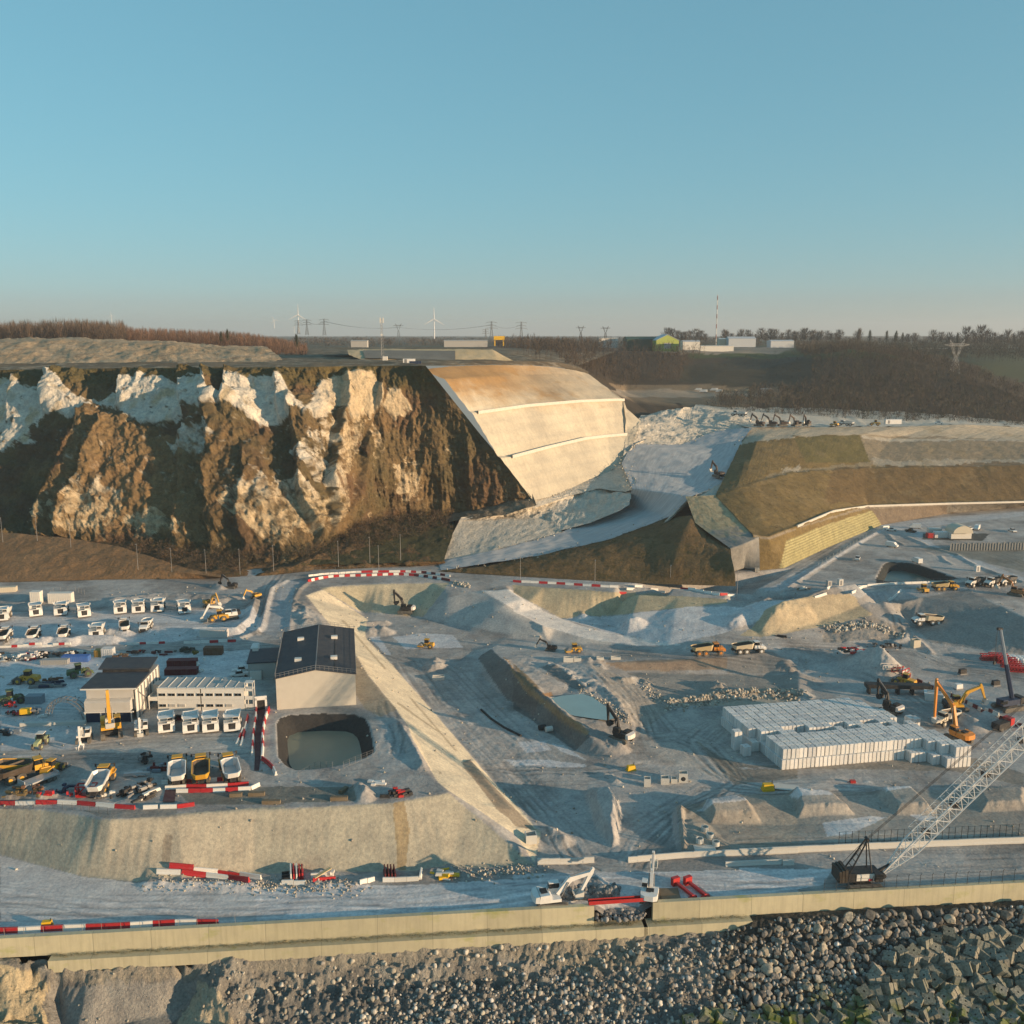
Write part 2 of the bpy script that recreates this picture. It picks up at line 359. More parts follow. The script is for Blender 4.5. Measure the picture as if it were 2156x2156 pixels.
ridge_add('g', '510 690|560 660|600 720', 1.0, 2.5, 2, .5); ridge_add('g', '740 850|860 820|900 840', 1.1, 2.6, .6, .6)
ridge_add('g', '1060 985|1200 965|1400 925|1600 905|1800 900|1960 920', 1.5, 3.6, -.3, .9)   # rubble windrow behind the blocks
ridge_add('g', '1290 860|1370 840|1410 880', 1.2, 3, -.3, .6)
ridge_add('k', '600 60|650 70|700 100', .7, 1.8, 0, .8); ridge_add('r', '1580 1060|1640 1090', 2.2, 3, 0, .6)
ridge_add('k', '240 460|330 500', 1.5, 3, 0, .5)
def pad_add(fr, s, h, z=0., edge=1.6):
    """a raised earth pad with a cut face all round"""
    global GZ
    p = PL(fr, s, z); p = [(q.x, q.y, 0) for q in p]; p.append(p[0]); xs = [q[0] for q in p]; ys = [q[1] for q in p]
    m = (GX > min(xs) - 2) & (GX < max(xs) + 2) & (GY > min(ys) - 2) & (GY < max(ys) + 2); d, _, _ = segdist(GX[m], GY[m], p); ins = inpoly(GX[m], GY[m], [q[:2] for q in p])
    GZ[m] += h * np.clip(np.where(ins, d, 0) * (1 + .5 * n2[m]) / edge, 0, 1) * (1 + .1 * n1[m])
for fr, s, h in (('k', '1250 290|1340 392|1690 388|1600 275|1480 240', 1.7), ('l', '330 185|395 350|790 332|640 198', 1.8), ('l', '900 158|1060 318|1345 318|1180 148', 1.9), ('l', '1560 150|1640 300|1970 285|1970 140', 1.6), ('k', '1120 268|1105 300|1140 565|1185 565|1165 400|1160 280', 1.8), ('k', '480 165|650 195|728 300|718 525|668 545|560 420', 2.2), ('k', '1180 350|1330 400|1480 540|1440 570|1190 540|1160 420', .5), ('g', '1290 850|1400 840|1440 880|1310 890', 1.2)): pad_add(fr, s, h)
# kerbs of chalk along haul roads
for fr, s, z, h, wd in (('d', '1900 140|1830 200|1800 330|1770 470|1660 520|1520 560|1250 555', 9, .9, 1.6), ('e', '0 500|40 440|70 300|100 200|200 140', 9, .8, 1.5), ('e', '360 140|290 200|250 270|235 360|225 480', 9, .8, 1.5),
        ('h', '300 530|420 450|560 360|700 270|850 180|960 120', 9, 1.0, 1.7), ('h', '1010 600|1100 690|1200 790|1305 880', 5, .9, 1.6), ('h', '900 690|1050 760|1140 810|1130 840|1040 860', 3, .8, 1.6), ('h', '665 935|760 990|880 1020', 1.8, .6, 1.3),
        ('h', '1130 160|1300 230|1480 280|1600 350|1750 410|1932 470', 9, .7, 1.6), ('h', '990 120|1040 180|1120 220', 9, .6, 1.3), ('h', '1370 290|1400 330|1450 350', 9, .6, 1.3), ('d', '0 290|120 300|450 270', 9, 1.0, 2.5), ('d', '780 270|1100 235|1560 260', 9, 1.3, 4), ('d', '1390 290|1500 280', 9, 1.8, 3), ('d', '1460 180|1500 190', 9, 2.0, 2.5)):
    ridge_add(fr, s, h * .7, wd, z, .35)
ridge_add('d', '1310 490|1400 490|1600 490|1690 420|1730 290', 1.9, 2.8, 9, .12, .9)     # long sand berm in the truck park
for s in ('0 560|60 565', '150 565|270 570', '350 560|470 565', '560 545|770 550'): ridge_add('d', s, 2.0, 3.4, 9, .15, .9)
ridge_add('d', '760 490|860 500', 1.6, 3, 9, .4); ridge_add('d', '1010 490|1090 520', 1.5, 3, 9, .5)
ridge_add('d', '90 1570|180 1555|280 1590', 1.3, 3, 9, .6); ridge_add('j', '690 160|740 200', 2.2, 2.6, 9, .5); ridge_add('e', '260 290|330 330|350 420', 1.0, 3, 9, .9); ridge_add('e', '240 330|300 400', .9, 3, 9, .9)
ridge_add('e', '930 1090|970 1110|1050 1250|1130 1400', .9, 2.0, 9, .6)
ridge_add('i', '1010 780|1300 790|1700 800', .8, 2.5, 0, .5); ridge_add('j', '370 790|600 800|700 790', .6, 2, 0, .8); ridge_add('j', '1180 720|1300 690|1400 730', 1.0, 2.4, 0, .5)
ridge_add('k', '330 860|440 820|540 800|620 850', 1.8, 3.2, 0, .9)                 # broken rock between the two diggers
ridge_add('t', '1180 1150|1350 1220', 2.4, 5, 0, .2); ridge_add('t', '1500 1150|1600 1170', 2.4, 4, 0, .3)
pin = inpoly(GX, GY, [(q.x, q.y) for q in PL('g', '215 945|330 918|470 905|540 928|620 985|715 1062|640 1085|560 1075|420 1055|350 1035|285 990', 3.45)]); GZ[pin] = np.minimum(GZ[pin], 3.1)
# the breach in the sea wall
s0, s1 = (PZ('k', 560, 930, 1) - W0).dot(WD), (PZ('k', 935, 910, 1) - W0).dot(WD)
alongS = (GX - W0.x) * WD.x + (GY - W0.y) * WD.y; toSea = (GX - W0.x) * WN.x + (GY - W0.y) * WN.y
inside = np.clip(np.minimum(alongS - s0, s1 - alongS) / 2.0, 0, 1)
GZ -= inside * np.clip(1 - (-toSea) / 4.5, 0, 1.35) * 1.5 * (1 + .5 * n2)

# tyre tracks pressed into the chalk
TRK = [('d', '0 400|800 390|1500 420|1800 480'), ('d', '0 640|600 620|1200 600|1900 560'), ('d', '0 980|900 990'), ('d', '500 1250|1000 1200|1600 1180'), ('d', '0 1350|600 1330|1200 1330|1700 1300'), ('e', '60 500|110 300|190 180|300 110|700 60|1200 70|1900 130'), ('g', '0 140|800 190|1500 230|1930 260'),
       ('i', '-100 760|600 850|1930 860'), ('i', '-100 900|800 930|1930 920'), ('j', '0 880|1000 860|1930 760'), ('k', '0 700|900 680|1930 720'), ('l', '0 750|900 650|1930 600'), ('k', '780 560|880 420|1000 300|1200 180|1400 90'), ('k', '820 570|950 420|1100 260|1350 140|1480 20'), ('g', '1500 1400|1350 1250|1250 1150|1400 1050|1930 990'), ('g', '900 1120|1100 1100|1300 1180|1500 1380'),
       ('g', '560 720|700 850|850 1000|900 1130'), ('g', '600 700|760 830|900 960|980 1080'), ('g', '640 740|800 900|880 1100'), ('e', '1400 1340|1700 1330|1930 1340'), ('g', '0 1340|500 1360|900 1350'), ('g', '0 600|800 610|1500 640|1930 660'), ('h', '0 690|300 660|500 620|900 600'), ('h', '960 620|1080 720|1140 820|1100 870|800 890|0 890'), ('h', '300 540|600 360|900 150|1300 70|1930 30'),
       ('h', '1120 110|1250 200|1500 290|1750 380|1932 460'), ('t', '0 300|700 330|1300 420|1932 520'), ('t', '700 350|1100 500|1932 620'), ('t', '0 560|500 720|900 1000|1300 1250'), ('s', '0 1050|700 1150|1932 1100'), ('s', '0 900|300 1040|900 1200|1932 1180'), ('l', '0 420|700 400|1932 420'), ('k', '0 60|150 250|400 500|600 590'), ('k', '60 30|300 300|520 540'), ('e', '900 560|1300 700|1500 900|1930 1280'), ('e', '1000 640|1200 900|1930 1560'), ('e', '860 1100|920 1250|960 1480')]
trk = np.zeros(GX.shape); r3 = np.random.default_rng(4)
for fr, s in TRK:
    base_ = resample(PL(fr, s, 9 if fr in 'd' else 3), 40)
    for k in range(7):
        off = r3.normal(0, 2.2); wv = r3.uniform(-1, 1, 3); tt = np.linspace(0, 1, 40); dd = np.gradient(base_, axis=0); nn = np.stack([-dd[:, 1], dd[:, 0]], 1); nn /= np.linalg.norm(nn, axis=1)[:, None] + 1e-9
        o_ = off + wv[0] * 2 * np.sin(tt * 3 + wv[1] * 3) + wv[2] * 1.2 * np.sin(tt * 7)
        sg_ = 1.0 if k % 3 else -.55
        for g_ in (-1.0, 1.0):
            q = base_[:, :2] + nn * (o_ + g_)[:, None]; m = (GX > q[:, 0].min() - 1) & (GX < q[:, 0].max() + 1) & (GY > q[:, 1].min() - 1) & (GY < q[:, 1].max() + 1)
            d, _, _ = segdist(GX[m], GY[m], [(a, b, 0) for a, b in q]); trk[m] += sg_ * np.clip(1 - d / .5, 0, 1) * (.6 + .5 * n2[m])
trk = np.clip(trk, -.8, 1.3); GZ = GZ - .07 * trk * (slope < .4)
# soil colours, with shade painted on the terrace slope
def base(c): return np.array(c)
COL = np.empty(GX.shape + (3,)); 
def setc(m, c, f=1.0): COL[m] = COL[m] * (1 - f) + np.array(c) * f
COL[:] = (.42, .41, .395)
lowm = np.clip(.62 + 2.0 * n3 + .8 * n1 + .5 * n2, 0, 1)[..., None]; COL[:] = COL * lowm + np.array((.275, .263, .25)) * (1 - lowm)
pale = (.60, .605, .62); grey = (.36, .355, .35); earthb = (.21, .165, .12); cream = (.50, .435, .30); dark = (.135, .125, .115)
setc(zone('d', '0 350|1700 330|1850 480|1100 560|0 600', 3), pale, .75)
setc(zone('d', '0 690|640 640|1900 600|1870 800|1100 800|1000 680|600 900|600 1000|0 1000', 3), pale, .95)
setc(zone('d', '0 1000|560 960|520 1280|0 1290', 4), pale, .6); setc(zone('d', '600 1150|1700 1150|1700 1300|500 1300', 6), (.50, .475, .44), .8)
setc(zone('i', '0 600|560 740|1000 790|1930 810|1930 1060|0 1150', 5), (.57, .56, .555), .95); setc(zone('j', '0 820|1200 790|1930 740|1930 960|0 1050', 5), pale, .9); setc(zone('k', '0 720|1930 690|1930 880|0 960', 5), pale, .8)
setc(zone('l', '0 680|640 690|560 800|0 880', 4), pale, .9)
setc(zone('i', '0 590|560 740|1000 780|1930 710|1930 260|1350 300|900 345|700 355|300 290|0 275', 3), (.42, .385, .305), 1); setc(zone('j', '0 720|1000 700|1880 660|1300 170|930 240|0 290', 3), (.41, .38, .30), 1)
setc(zone('j', '930 240|1000 230|1040 420|1010 690|960 690|940 420', 3), (.30, .23, .13), .8); setc(zone('i', '1110 460|1170 450|1150 660|1090 660', 2), (.26, .22, .17), .7)
dg = zone('e', '330 230|430 183|760 405|740 500|930 720|1230 1060|1620 1520|1900 1739|1640 1739|1240 1520|1060 1230|950 1010|760 780|600 560', 2) | zone('j', '1190 20|1520 0|1930 450|1880 640|1760 460|1250 120', 2)
setc(dg & (slope > .18), (.64, .57, .43), 1); setc(zone('e', '1390 1370|1450 1350|1750 1690|1700 1739|1640 1700', 2), (.30, .25, .19), .9); setc(zone('j', '1400 0|1480 0|1900 430|1760 400', 2), (.30, .25, .19), .9)
for s in ('570 400|600 410|880 735|870 740', '1030 925|1060 940|1360 1290|1345 1290', '960 960|1240 1160|1230 1165|950 970', '1230 1420|1260 1440|1240 1450'): setc(zone('e', s, 2), (.33, .28, .20), .7)
setc(zone('e', '430 183|830 160|1310 150|1130 384|700 345', 2), (.47, .415, .29), .9); setc(zone('e', '1290 250|1530 200|1930 430|1930 545|1130 384', 2), (.43, .42, .40), 1); setc(zone('g', '0 340|500 530|840 580|0 530', 2), (.43, .42, .40), 1)
setc(zone('e', '1530 203|1720 196|1930 330|1930 440', 1), (.64, .62, .59), 1); setc(zone('g', '0 215|200 340|450 440|760 510|1150 575|840 578|500 532|200 442|0 342', 1), (.64, .62, .59), 1)
setc(zone('g', '0 165|700 215|1450 262|1450 292|1000 332|700 372|330 395|0 215', 2), (.44, .375, .255), 1)
setc(zone('g', '330 400|700 375|1200 312|1930 320|1700 420|1100 570|760 510', 6), pale, .8)
setc(zone('h', '150 840|0 830|230 690|770 590|910 690|700 745|240 830', 2), (.47, .39, .26), .95)
setc(zone('e', '1590 600|1740 740|1930 930|1930 1000|1700 950|1500 660', 4) , dark, .8); setc(zone('g', '0 690|130 830|235 945|400 1090|530 1190|420 1290|0 1000', 4), dark, .8)  # left-facing terrace slope painted dark for its shade
lip = np.zeros(GX.shape, bool)
setc(zone('r', '290 0|370 50|470 230|620 360|800 520|960 640|1150 760|1290 870|1250 900|1050 800|850 640|600 430|430 220|390 110', 5), (.34, .22, .12), .9)
setc(zone('r', '760 430|860 410|880 450|800 500', 5), (.34, .20, .10), .9); setc(zone('r', '450 100|750 380|640 400|480 250', 8), (.20, .16, .10), .8); setc(zone('r', '750 130|900 130|1250 380|1200 430|900 250', 8), (.15, .14, .13), .7)
setc(zone('g', '620 690|1450 655|1450 740|760 750', 3), (.28, .21, .15), .85); setc(zone('g', '1450 650|1760 615|1932 730|1932 770|1450 770', 3), (.27, .255, .235), .9); setc(zone('g', '770 760|1932 780|1932 900|1060 990', 4), (.29, .275, .25), .9)
setc(zone('g', '520 700|800 810|1060 1010|930 1140|800 1100', 5), (.36, .33, .29), .8)
setc(zone('g', '1060 980|1400 910|1932 880|1932 960|1080 1000', 4), (.40, .35, .28), .8)
setc(zone('g', '860 1150|1060 1030|1440 1010|1500 1130|1560 1330|1500 1500|1200 1420|900 1320', 8), (.40, .39, .365), .8); setc(zone('g', '1240 1220|1560 1420|1930 1410|1930 1480|1500 1520', 6), (.25, .22, .18), .8); setc(zone('l', '0 0|1400 20|1932 120|1932 40|1600 -60|0 -10', 6), (.25, .225, .19), .8)
setc(zone('s', '0 880|700 1080|750 1090|400 1050|150 980', 6), (.22, .20, .17), .8)
setc(zone('h', '1030 600|1550 530|1932 710|1932 960|1300 880|1060 660', 4), (.27, .26, .245), .9); setc(zone('h', '580 790|900 700|1140 800|1100 850|560 880', 5), (.25, .235, .21), .7)
setc(zone('k', '1110 260|1600 190|1932 160|1932 570|1140 560', 5), (.34, .305, .25), .6); setc(zone('l', '0 180|1600 150|1932 200|1932 480|0 560', 5), (.33, .30, .255), .6)
for s in ('1230 300|1400 220|1560 210|1600 270|1400 290', ): setc(zone('k', s, 4), pale, .7)
for s in ('560 370|900 330|1000 340|760 450|600 470', '340 190|540 165|640 240|400 250', '900 150|1100 140|1180 190|1000 215', '1150 320|1350 330|1250 370'): setc(zone('l', s, 4), pale, .9)
for s in ('480 980|780 970|860 1070|580 1100', '850 1000|1000 1020|1250 1180|1000 1100', '330 1170|850 1180|1250 1230|1250 1260|450 1250'): setc(zone('r', s, 6), pale, .9)
setc(zone('q', '740 980|850 970|990 1180|920 1170', 2) | zone('q', '1000 970|1350 930|1680 950|1800 1090|1150 1110', 2), pale, .9)
setc(zone('h', '1130 100|1300 240|1600 350|1932 470|1932 440|1620 320|1330 220|1180 80', 2) | zone('h', '160 530|560 330|960 100|1000 60|1500 20|1932 -10|1932 20|1300 90|960 130|300 530', 2), (.47, .48, .49), .9)
setc(zone('h', '520 570|760 600|1100 590|1550 520|1550 490|850 540', 4), (.40, .41, .415), .8); setc(zone('h', '1250 240|1932 190|1932 400|1650 330', 5), (.22, .22, .19), .8); setc(zone('h', '1240 180|1650 190|1700 140|1250 140', 3), (.05, .055, .05), .9)
setc(zone('t', '700 640|1300 760|1932 1000|1932 1180|1400 980|800 720', 6), (.42, .43, .43), .8); setc(zone('t', '300 900|1100 1000|1100 1250|700 1250', 8), (.25, .24, .23), .6)
setc(zone('d', '1900 140|1830 200|1800 330|1760 480|1880 520|1932 300|1932 160', 2) | zone('e', '60 500|80 300|110 200|200 140|310 130|250 220|225 480', 2), (.42, .43, .44), .9)
setc(zone('e', '830 1080|900 1070|960 1200|1040 1420|850 1480|820 1300', 4), (.38, .385, .38), .8); setc(zone('e', '670 640|760 790|950 1010|840 1060|730 1000|670 900', 4), (.30, .265, .20), .8)
setc(zone('i', '1200 160|1930 130|1930 250|1300 250', 4) | zone('j', '0 130|650 130|680 230|0 240', 4), (.17, .165, .14), .85)
setc(zone('i', '560 290|1200 280|1200 340|900 340|720 350', 3), (.27, .25, .22), .8)
setc(zone('k', '540 930|930 910|930 1060|570 1010', 2) | zone('k', '330 800|560 780|640 870|520 900|330 890', 3), (.22, .22, .22), .9)
from_l = inpoly(GX, GY, [(p.x, p.y) for p in LAG_O]); setc(from_l, (.045, .044, .043), 1)
from_2 = inpoly(GX, GY, [(p.x, p.y) for p in LAG2_O]); setc(from_2, (.035, .04, .04), 1)
wet = np.clip((fbm(flatXY + 31, 14, 5, .6).reshape(GX.shape) - .22) * 6, 0, 1)[..., None] * (slope < .25)[..., None] * ~(from_l | from_2)[..., None]
COL = COL * (1 - .22 * wet) * np.array((1.02, 1.0, .99))
COL = COL * (1 - .30 * trk * (slope < .4))[..., None]
lines_ = fbm(np.stack([GX.ravel() * .18 + GY.ravel() * .05, GY.ravel() * 1.1 - GX.ravel() * .2, np.zeros(GX.size)], 1), 1.6, 4, .6).reshape(GX.shape)
COL = COL * (1 + .10 * np.clip(lines_ * 1.6, -1, 1) * (slope < .3))[..., None]

m_ground = earth('chalk_ground', (.4, .4, .4), (.5, .5, .5), .22, attr='Col', bs_=.45, bd=.22, fine=1.6)
keep = (toSea < -.3)
idx = np.arange(GX.size).reshape(GX.shape)
fq = gridfaces(NV, NU); kf = keep.ravel()[fq].all(1)
meshobj('ground', np.stack([GX, GY, GZ], -1).reshape(-1, 3), fq[kf], m_ground, None, True, None, COL.reshape(-1, 3), 'structure')
def gz(x, y):
    k = np.clip(np.interp(x / y, kk, np.arange(NU)), 0, NU - 1); j = np.interp(y, yy, np.arange(NV))
    return float(GZ[int(round(j)), int(round(float(k)))])
def GP(fr, x, y, z0=0.0, it=4):
    """the point of the ground seen at a place in the photograph"""
    z = z0
    for _ in range(it + 3):
        p = PZ(fr, x, y, z); z = .5 * z + .5 * gz(p.x, p.y)
    p = PZ(fr, x, y, z); p.z = gz(p.x, p.y); return p
# ponds
def sheet(name, pts, z, mat, label, cat):
    o = meshobj(name, [(p.x, p.y, z) for p in pts], [list(range(len(pts)))], mat, None)
    o['kind'] = 'structure'; return o
def water(name, c, rough=.12):
    m, t, bs = newmat(name); co = objco(t); f, h = noise(t, co, 1.4, 3, .5)
    t.links.new(mix(t, c, tuple(v * .86 for v in c), noise(t, co, .12, 3)[0]), bs.inputs['Base Color'])
    bs.inputs['Roughness'].default_value = rough; bs.inputs['Specular IOR Level'].default_value = .5; bump(t, h, bs, .05, .05); return m
def inset(O, I, z):
    out = []
    for a, b in zip(O[:-1], I[:-1]):
        t = (z - a.z) / (b.z - a.z); q = a + (b - a) * t * .97; out.append(Vector((q.x, q.y, z)))
    return out
sheet('pond_water', inset(LAG_O, LAG_I, PLAT - 3.0), PLAT - 3.0, water('murky_water', (.19, .21, .16), .35), '', '')
sheet('pond_water', inset(LAG2_O, LAG2_I, 6.2), 6.2, water('dark_green_water', (.07, .105, .085), .3), '', '')
pw = PL('g', '215 945|330 918|470 905|540 928|620 985|715 1062|640 1085|560 1075|420 1055|350 1035|285 990', 3.45)
sheet('pond_water', pw, 3.5, water('turquoise_water', (.27, .40, .40), .3), '', '')
# ------------------------------------------------------------------ sea cliff
def pxpoly(U, V, fr, s):
    return inpoly(U, V, [SP(fr, *map(float, t.split()[:2])) for t in s.split('|')])
cl_top = PL('F', '-90 702 y482|0 698 y476|100 696 y470|200 695 y463|300 694 y455|400 693 y448|500 693 y442|600 692 y440|700 690 y451|760 690 y448|803 690 y440')
cl_mid = PL('F', '-90 830 y455|0 835 y452|60 800 y448|100 772 y446|200 790 y440|300 790 y432|400 765 y426|500 795 y422|600 785 y423|700 800 y438|770 800 y440|905 818 y436')
cl_low = PL('F', '-90 930 y425|0 930 y422|120 920 y418|250 920 y408|400 930 y400|500 930 y396|600 920 y402|700 900 y428|800 890 y436|958 880 y432')
cl_ft = PL('F', '-90 1010 y404|0 1012 y402|120 1020 y398|250 1032 y391|400 1056 y378|500 1068 y370|580 1060 y372|650 1000 y408|740 985 y434|830 978 y438|900 960 y436|1003 938 y430')
# buttress faces that stand forward: (line of the steep left side, reach to the right in px, metres)
WHITE = ['0 705|30 705|75 730|100 700|130 735|165 750|205 745|235 720|290 710|340 720|385 705|390 745|380 770|400 775|410 735|440 712|500 708|530 712|560 760|580 770|605 720|640 705|700 705|720 720|710 760|670 765|650 790|640 760|600 780|560 770|520 800|490 798|440 775|400 790|350 760|330 790|270 800|225 770|180 768|130 790|105 775|75 790|60 830|40 850|0 870',
         '60 840|110 790|95 850|70 880', '0 850|50 850|40 880|0 890', '0 740|100 740|95 800|60 830|0 850', '720 745|745 720|775 745|770 778|735 778',
         '130 930|165 905|180 920|150 960', '150 960|200 920|240 930|230 970|200 1010|120 1012|110 985', '60 950|100 960|90 1000|55 1000', '110 965|140 955|165 1000|115 1010', '330 820|400 790|420 830|380 860|330 850', '310 830|345 845|330 860', '640 800|680 800|660 880|640 960|615 1010|605 960|630 880', '540 850|610 820|605 850|570 870',
         '560 870|600 860|640 900|600 920', '420 960|470 930|560 900|610 940|600 1010|560 1000|520 1030|470 1000', '250 980|300 960|330 990|290 1010|240 1010', '320 1000|350 985|345 1015', '600 790|640 780|650 850|620 850', '440 940|500 900|520 930|460 990', '240 730|300 790|240 800', '700 760|720 850|700 870', '740 890|790 870|800 930|760 950']
WHITE_S = ['|'.join('%g %g' % (float(t.split()[0]) / .8961, float(t.split()[1]) / .8961) for t in s.split('|')) for s in WHITE]
BUT = [('F', '165 785|130 880|70 1000', 75, 9), ('F', '208 800|168 900|112 1010', 130, 8), ('F', '405 760|398 880|400 1000', 120, 8), ('F', '340 690|352 760|345 830|330 1000', 60, 3.5), ('F', '548 760|560 860|570 960|600 1020', 90, 6.5),
       ('F', '95 700|90 770', 110, 6), ('F', '235 700|232 770', 90, 5), ('F', '385 700|390 770', 30, 5), ('F', '430 700|425 780', 70, 5), ('F', '520 700|530 780', 60, 4.5), ('F', '655 700|640 800|620 900|615 1000', 80, 6), ('F', '725 700|715 770', 60, 5), ('F', '40 705|25 800|0 900', 50, 5), ('F', '470 860|455 1000', 70, 4), ('F', '690 830|660 960', 80, 4)]
BT = np.array([float(q) for q in '-90 708 0 710 30 708 52 734 78 734 92 705 118 722 132 742 150 756 166 760 200 752 208 745 235 716 290 710 340 720 385 706 391 748 412 744 420 716 500 707 535 712 548 742 566 768 582 768 604 716 640 705 700 704 716 725 722 770 735 735 760 738 778 770 840 800 900 830'.split()]).reshape(-1, 2) / .8961
BB_ = np.array([float(q) for q in '-90 880 0 872 35 850 60 838 75 800 105 778 130 792 180 770 225 776 270 806 330 796 350 768 392 772 412 780 440 782 490 806 520 808 560 778 600 788 640 770 655 800 700 790 720 772 745 792 770 782 785 770 840 790 900 820'.split()]).reshape(-1, 2) / .8961
def chalk_band(u, v):
    a, b = np.interp(u, BT[:, 0], BT[:, 1]), np.interp(u, BB_[:, 0], BB_[:, 1]); return np.clip((v - a) / 4, 0, 1) * np.clip((b - v) / 4, 0, 1)
def cliff_fn(P, U, V):
    u, v = proj(P[..., 0], P[..., 1], P[..., 2]); fl = P.reshape(-1, 3).copy()
    wob = fbm(fl, 16, 4, .6).reshape(u.shape) * 16
    off = np.zeros(u.shape)
    for fr, s, reach, amp in BUT:
        pt = [SP(fr, *map(float, t.split())) for t in s.split('|')]; vs = [q[1] for q in pt]; us = [q[0] for q in pt]
        ed = np.interp(v, vs, us); dd = u + wob - ed; r = reach / .8961
        a = np.where(dd < 0, np.clip(1 + dd / 9, 0, 1), np.clip(1 - dd / r, 0, 1))
        fade = np.clip((v - vs[0] + 25) / 35, 0, 1) * np.clip((vs[-1] + 40 - v) / 60, 0, 1)
        off += amp * a * fade
    st = fl.copy(); st[:, 2] *= .28
    wmask = chalk_band(u, v)
    calm = 1 - .62 * blur(wmask.astype(float), 4)
    off += calm * (3.4 * fbm(st, 13, 5, .6, True).reshape(u.shape) + 1.5 * fbm(st + 40, 4.5, 4, .6).reshape(u.shape) + 1.0 * fbm(fl, 3, 4, .6).reshape(u.shape) + .55 * fbm(fl * np.array([1, 1, .35]), 1.5, 3, .6).reshape(u.shape) + .9 * fbm(fl * np.array([.15, .15, 1]), 2.2, 3).reshape(u.shape))
    off += 1.2 * blur(wmask.astype(float), 6)
    off += (1 - calm) * 2.6 * fbm(st * np.array([1, 1, .3]), 9, 3, .5, True).reshape(u.shape)
    return off - 2
def cliff_col(fl, P, U, V, off):
    u, v = proj(P[:, 0], P[:, 1], P[:, 2])
    na, nb, nc = fbm(P, 11, 5, .65), fbm(P + 70, 4, 5, .65), fbm(P + 130, 28, 3)
    uu, vv = u + na * 11, v + nb * 9
    band = chalk_band(u + na * 14 + nb * 8, v + nb * 17 + na * 13 + 5 * fbm(P + 500, 1.6, 3)); wm = np.zeros(u.shape, bool)
    for s in WHITE_S[4:]: wm |= pxpoly(u + na * 34 + nb * 22, v + nb * 24 + na * 26, 'S', s)
    bush = np.clip((fbm(P * np.array([1, 1, 1.6]) + 640, 5, 4, .6) - .26) * 5, 0, 1); w_ = np.clip(band * (1 + .25 * nb) - .9 * bush, 0, 1); low = wm & (v > 780 / .8961); w_ = np.maximum(w_, low * np.clip(.62 + 2.3 * nb + 1.1 * na, 0, 1)); w_ = np.clip(w_ + .8 * np.clip((nb - .22) * 4, 0, 1) * (v > 860) * (na > -.05) * (u > 110), 0, 1)
    streak = fbm(P * np.array([1, 1, .12]) + 400, 2.4, 4, .6); chalk = np.array((.62, .575, .49)) * (1 + .10 * na[:, None] + .16 * streak[:, None]) ; ochre = np.array((.46, .34, .18))
    oc = np.clip((fbm(P * np.array([1, 1, .25]) + 200, 7, 4) - .12) * 3.2, 0, 1) * .7; oc = np.maximum(oc, .75 * np.clip((v - 975) / 90, 0, 1)); oc = np.maximum(oc, .7 * np.clip((u - 640) / 80, 0, 1))[:, None]
    chalk = chalk * (1 - oc) + ochre * oc
    t = np.clip(.5 + 1.3 * nc + .8 * na, 0, 1)[:, None]
    veg = np.array((.185, .125, .063)) * t + np.array((.105, .086, .045)) * (1 - t)
    red = np.clip((fbm(P + 300, 20, 3) - .05) * 4, 0, 1)[:, None] * .6; veg = veg * (1 - red) + np.array((.115, .066, .043)) * red
    for sx in ('165 800|240 790|255 900|230 1010|100 1010|130 900', '300 830|370 800|400 900|385 1020|260 1000', '230 800|300 830|290 980|230 1000'):
        mm = pxpoly(u + na * 25, v + nb * 14, 'F', sx); veg[mm] = veg[mm] * .35 + np.array((.27, .18, .09)) * .65
    top = np.clip((740 / .8961 + na * 40 - v) / 20, 0, 1)[:, None] * .6; veg = veg * (1 - top) + np.array((.09, .08, .03)) * top
    return chalk * w_[:, None] + veg * (1 - w_[:, None])
m_cliff = earth('chalk_cliff', (.4, .4, .4), (.4, .4, .4), .3, attr='Col', bs_=.9, bd=.9, fine=.9)
cliff = loft('chalk_cliff', [cl_top, cl_mid, cl_low, cl_ft], 760, [70, 80, 60], m_cliff, fn=cliff_fn, colfn=cliff_col, fade=(.02, 0, 0, .012))

# grassy foot of the cliff with its shade painted in, and the brown bank behind the truck park
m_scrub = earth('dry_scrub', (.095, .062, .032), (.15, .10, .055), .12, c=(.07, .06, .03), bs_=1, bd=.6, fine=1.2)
m_grass_shade = earth('shaded_grass', (.05, .052, .026), (.075, .068, .034), .2, bs_=.8, bd=.5, fine=1.4)  # grass colour darkened for the shade below the cliff corner
m_tan = earth('brown_bank', (.19, .115, .058), (.235, .15, .08), .05, bs_=1, bd=.45, fine=1.1)
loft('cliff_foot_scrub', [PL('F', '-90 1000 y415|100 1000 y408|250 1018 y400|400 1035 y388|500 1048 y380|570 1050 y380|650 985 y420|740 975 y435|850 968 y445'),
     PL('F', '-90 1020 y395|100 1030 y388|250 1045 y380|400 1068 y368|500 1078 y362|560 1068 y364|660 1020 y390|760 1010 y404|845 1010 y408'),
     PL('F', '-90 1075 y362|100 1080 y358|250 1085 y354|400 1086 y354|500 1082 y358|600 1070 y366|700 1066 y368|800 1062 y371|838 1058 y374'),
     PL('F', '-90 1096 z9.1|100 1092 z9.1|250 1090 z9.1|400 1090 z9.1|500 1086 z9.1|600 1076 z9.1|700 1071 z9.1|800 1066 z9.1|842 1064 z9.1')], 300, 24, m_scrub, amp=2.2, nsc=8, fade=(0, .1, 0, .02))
loft('cliff_foot_rubble', [PL('F', '735 982 y437|830 974 y441|900 956 y439|1004 930 y433'), PL('F', '765 1002 y423|872 981 y422|950 972 y425|1012 952 y426')], 80, 10, earth('foot_rubble', (.16, .125, .085), (.26, .22, .165), .3, bs_=1, bd=.6, fine=1.0), amp=1.0, nsc=4)
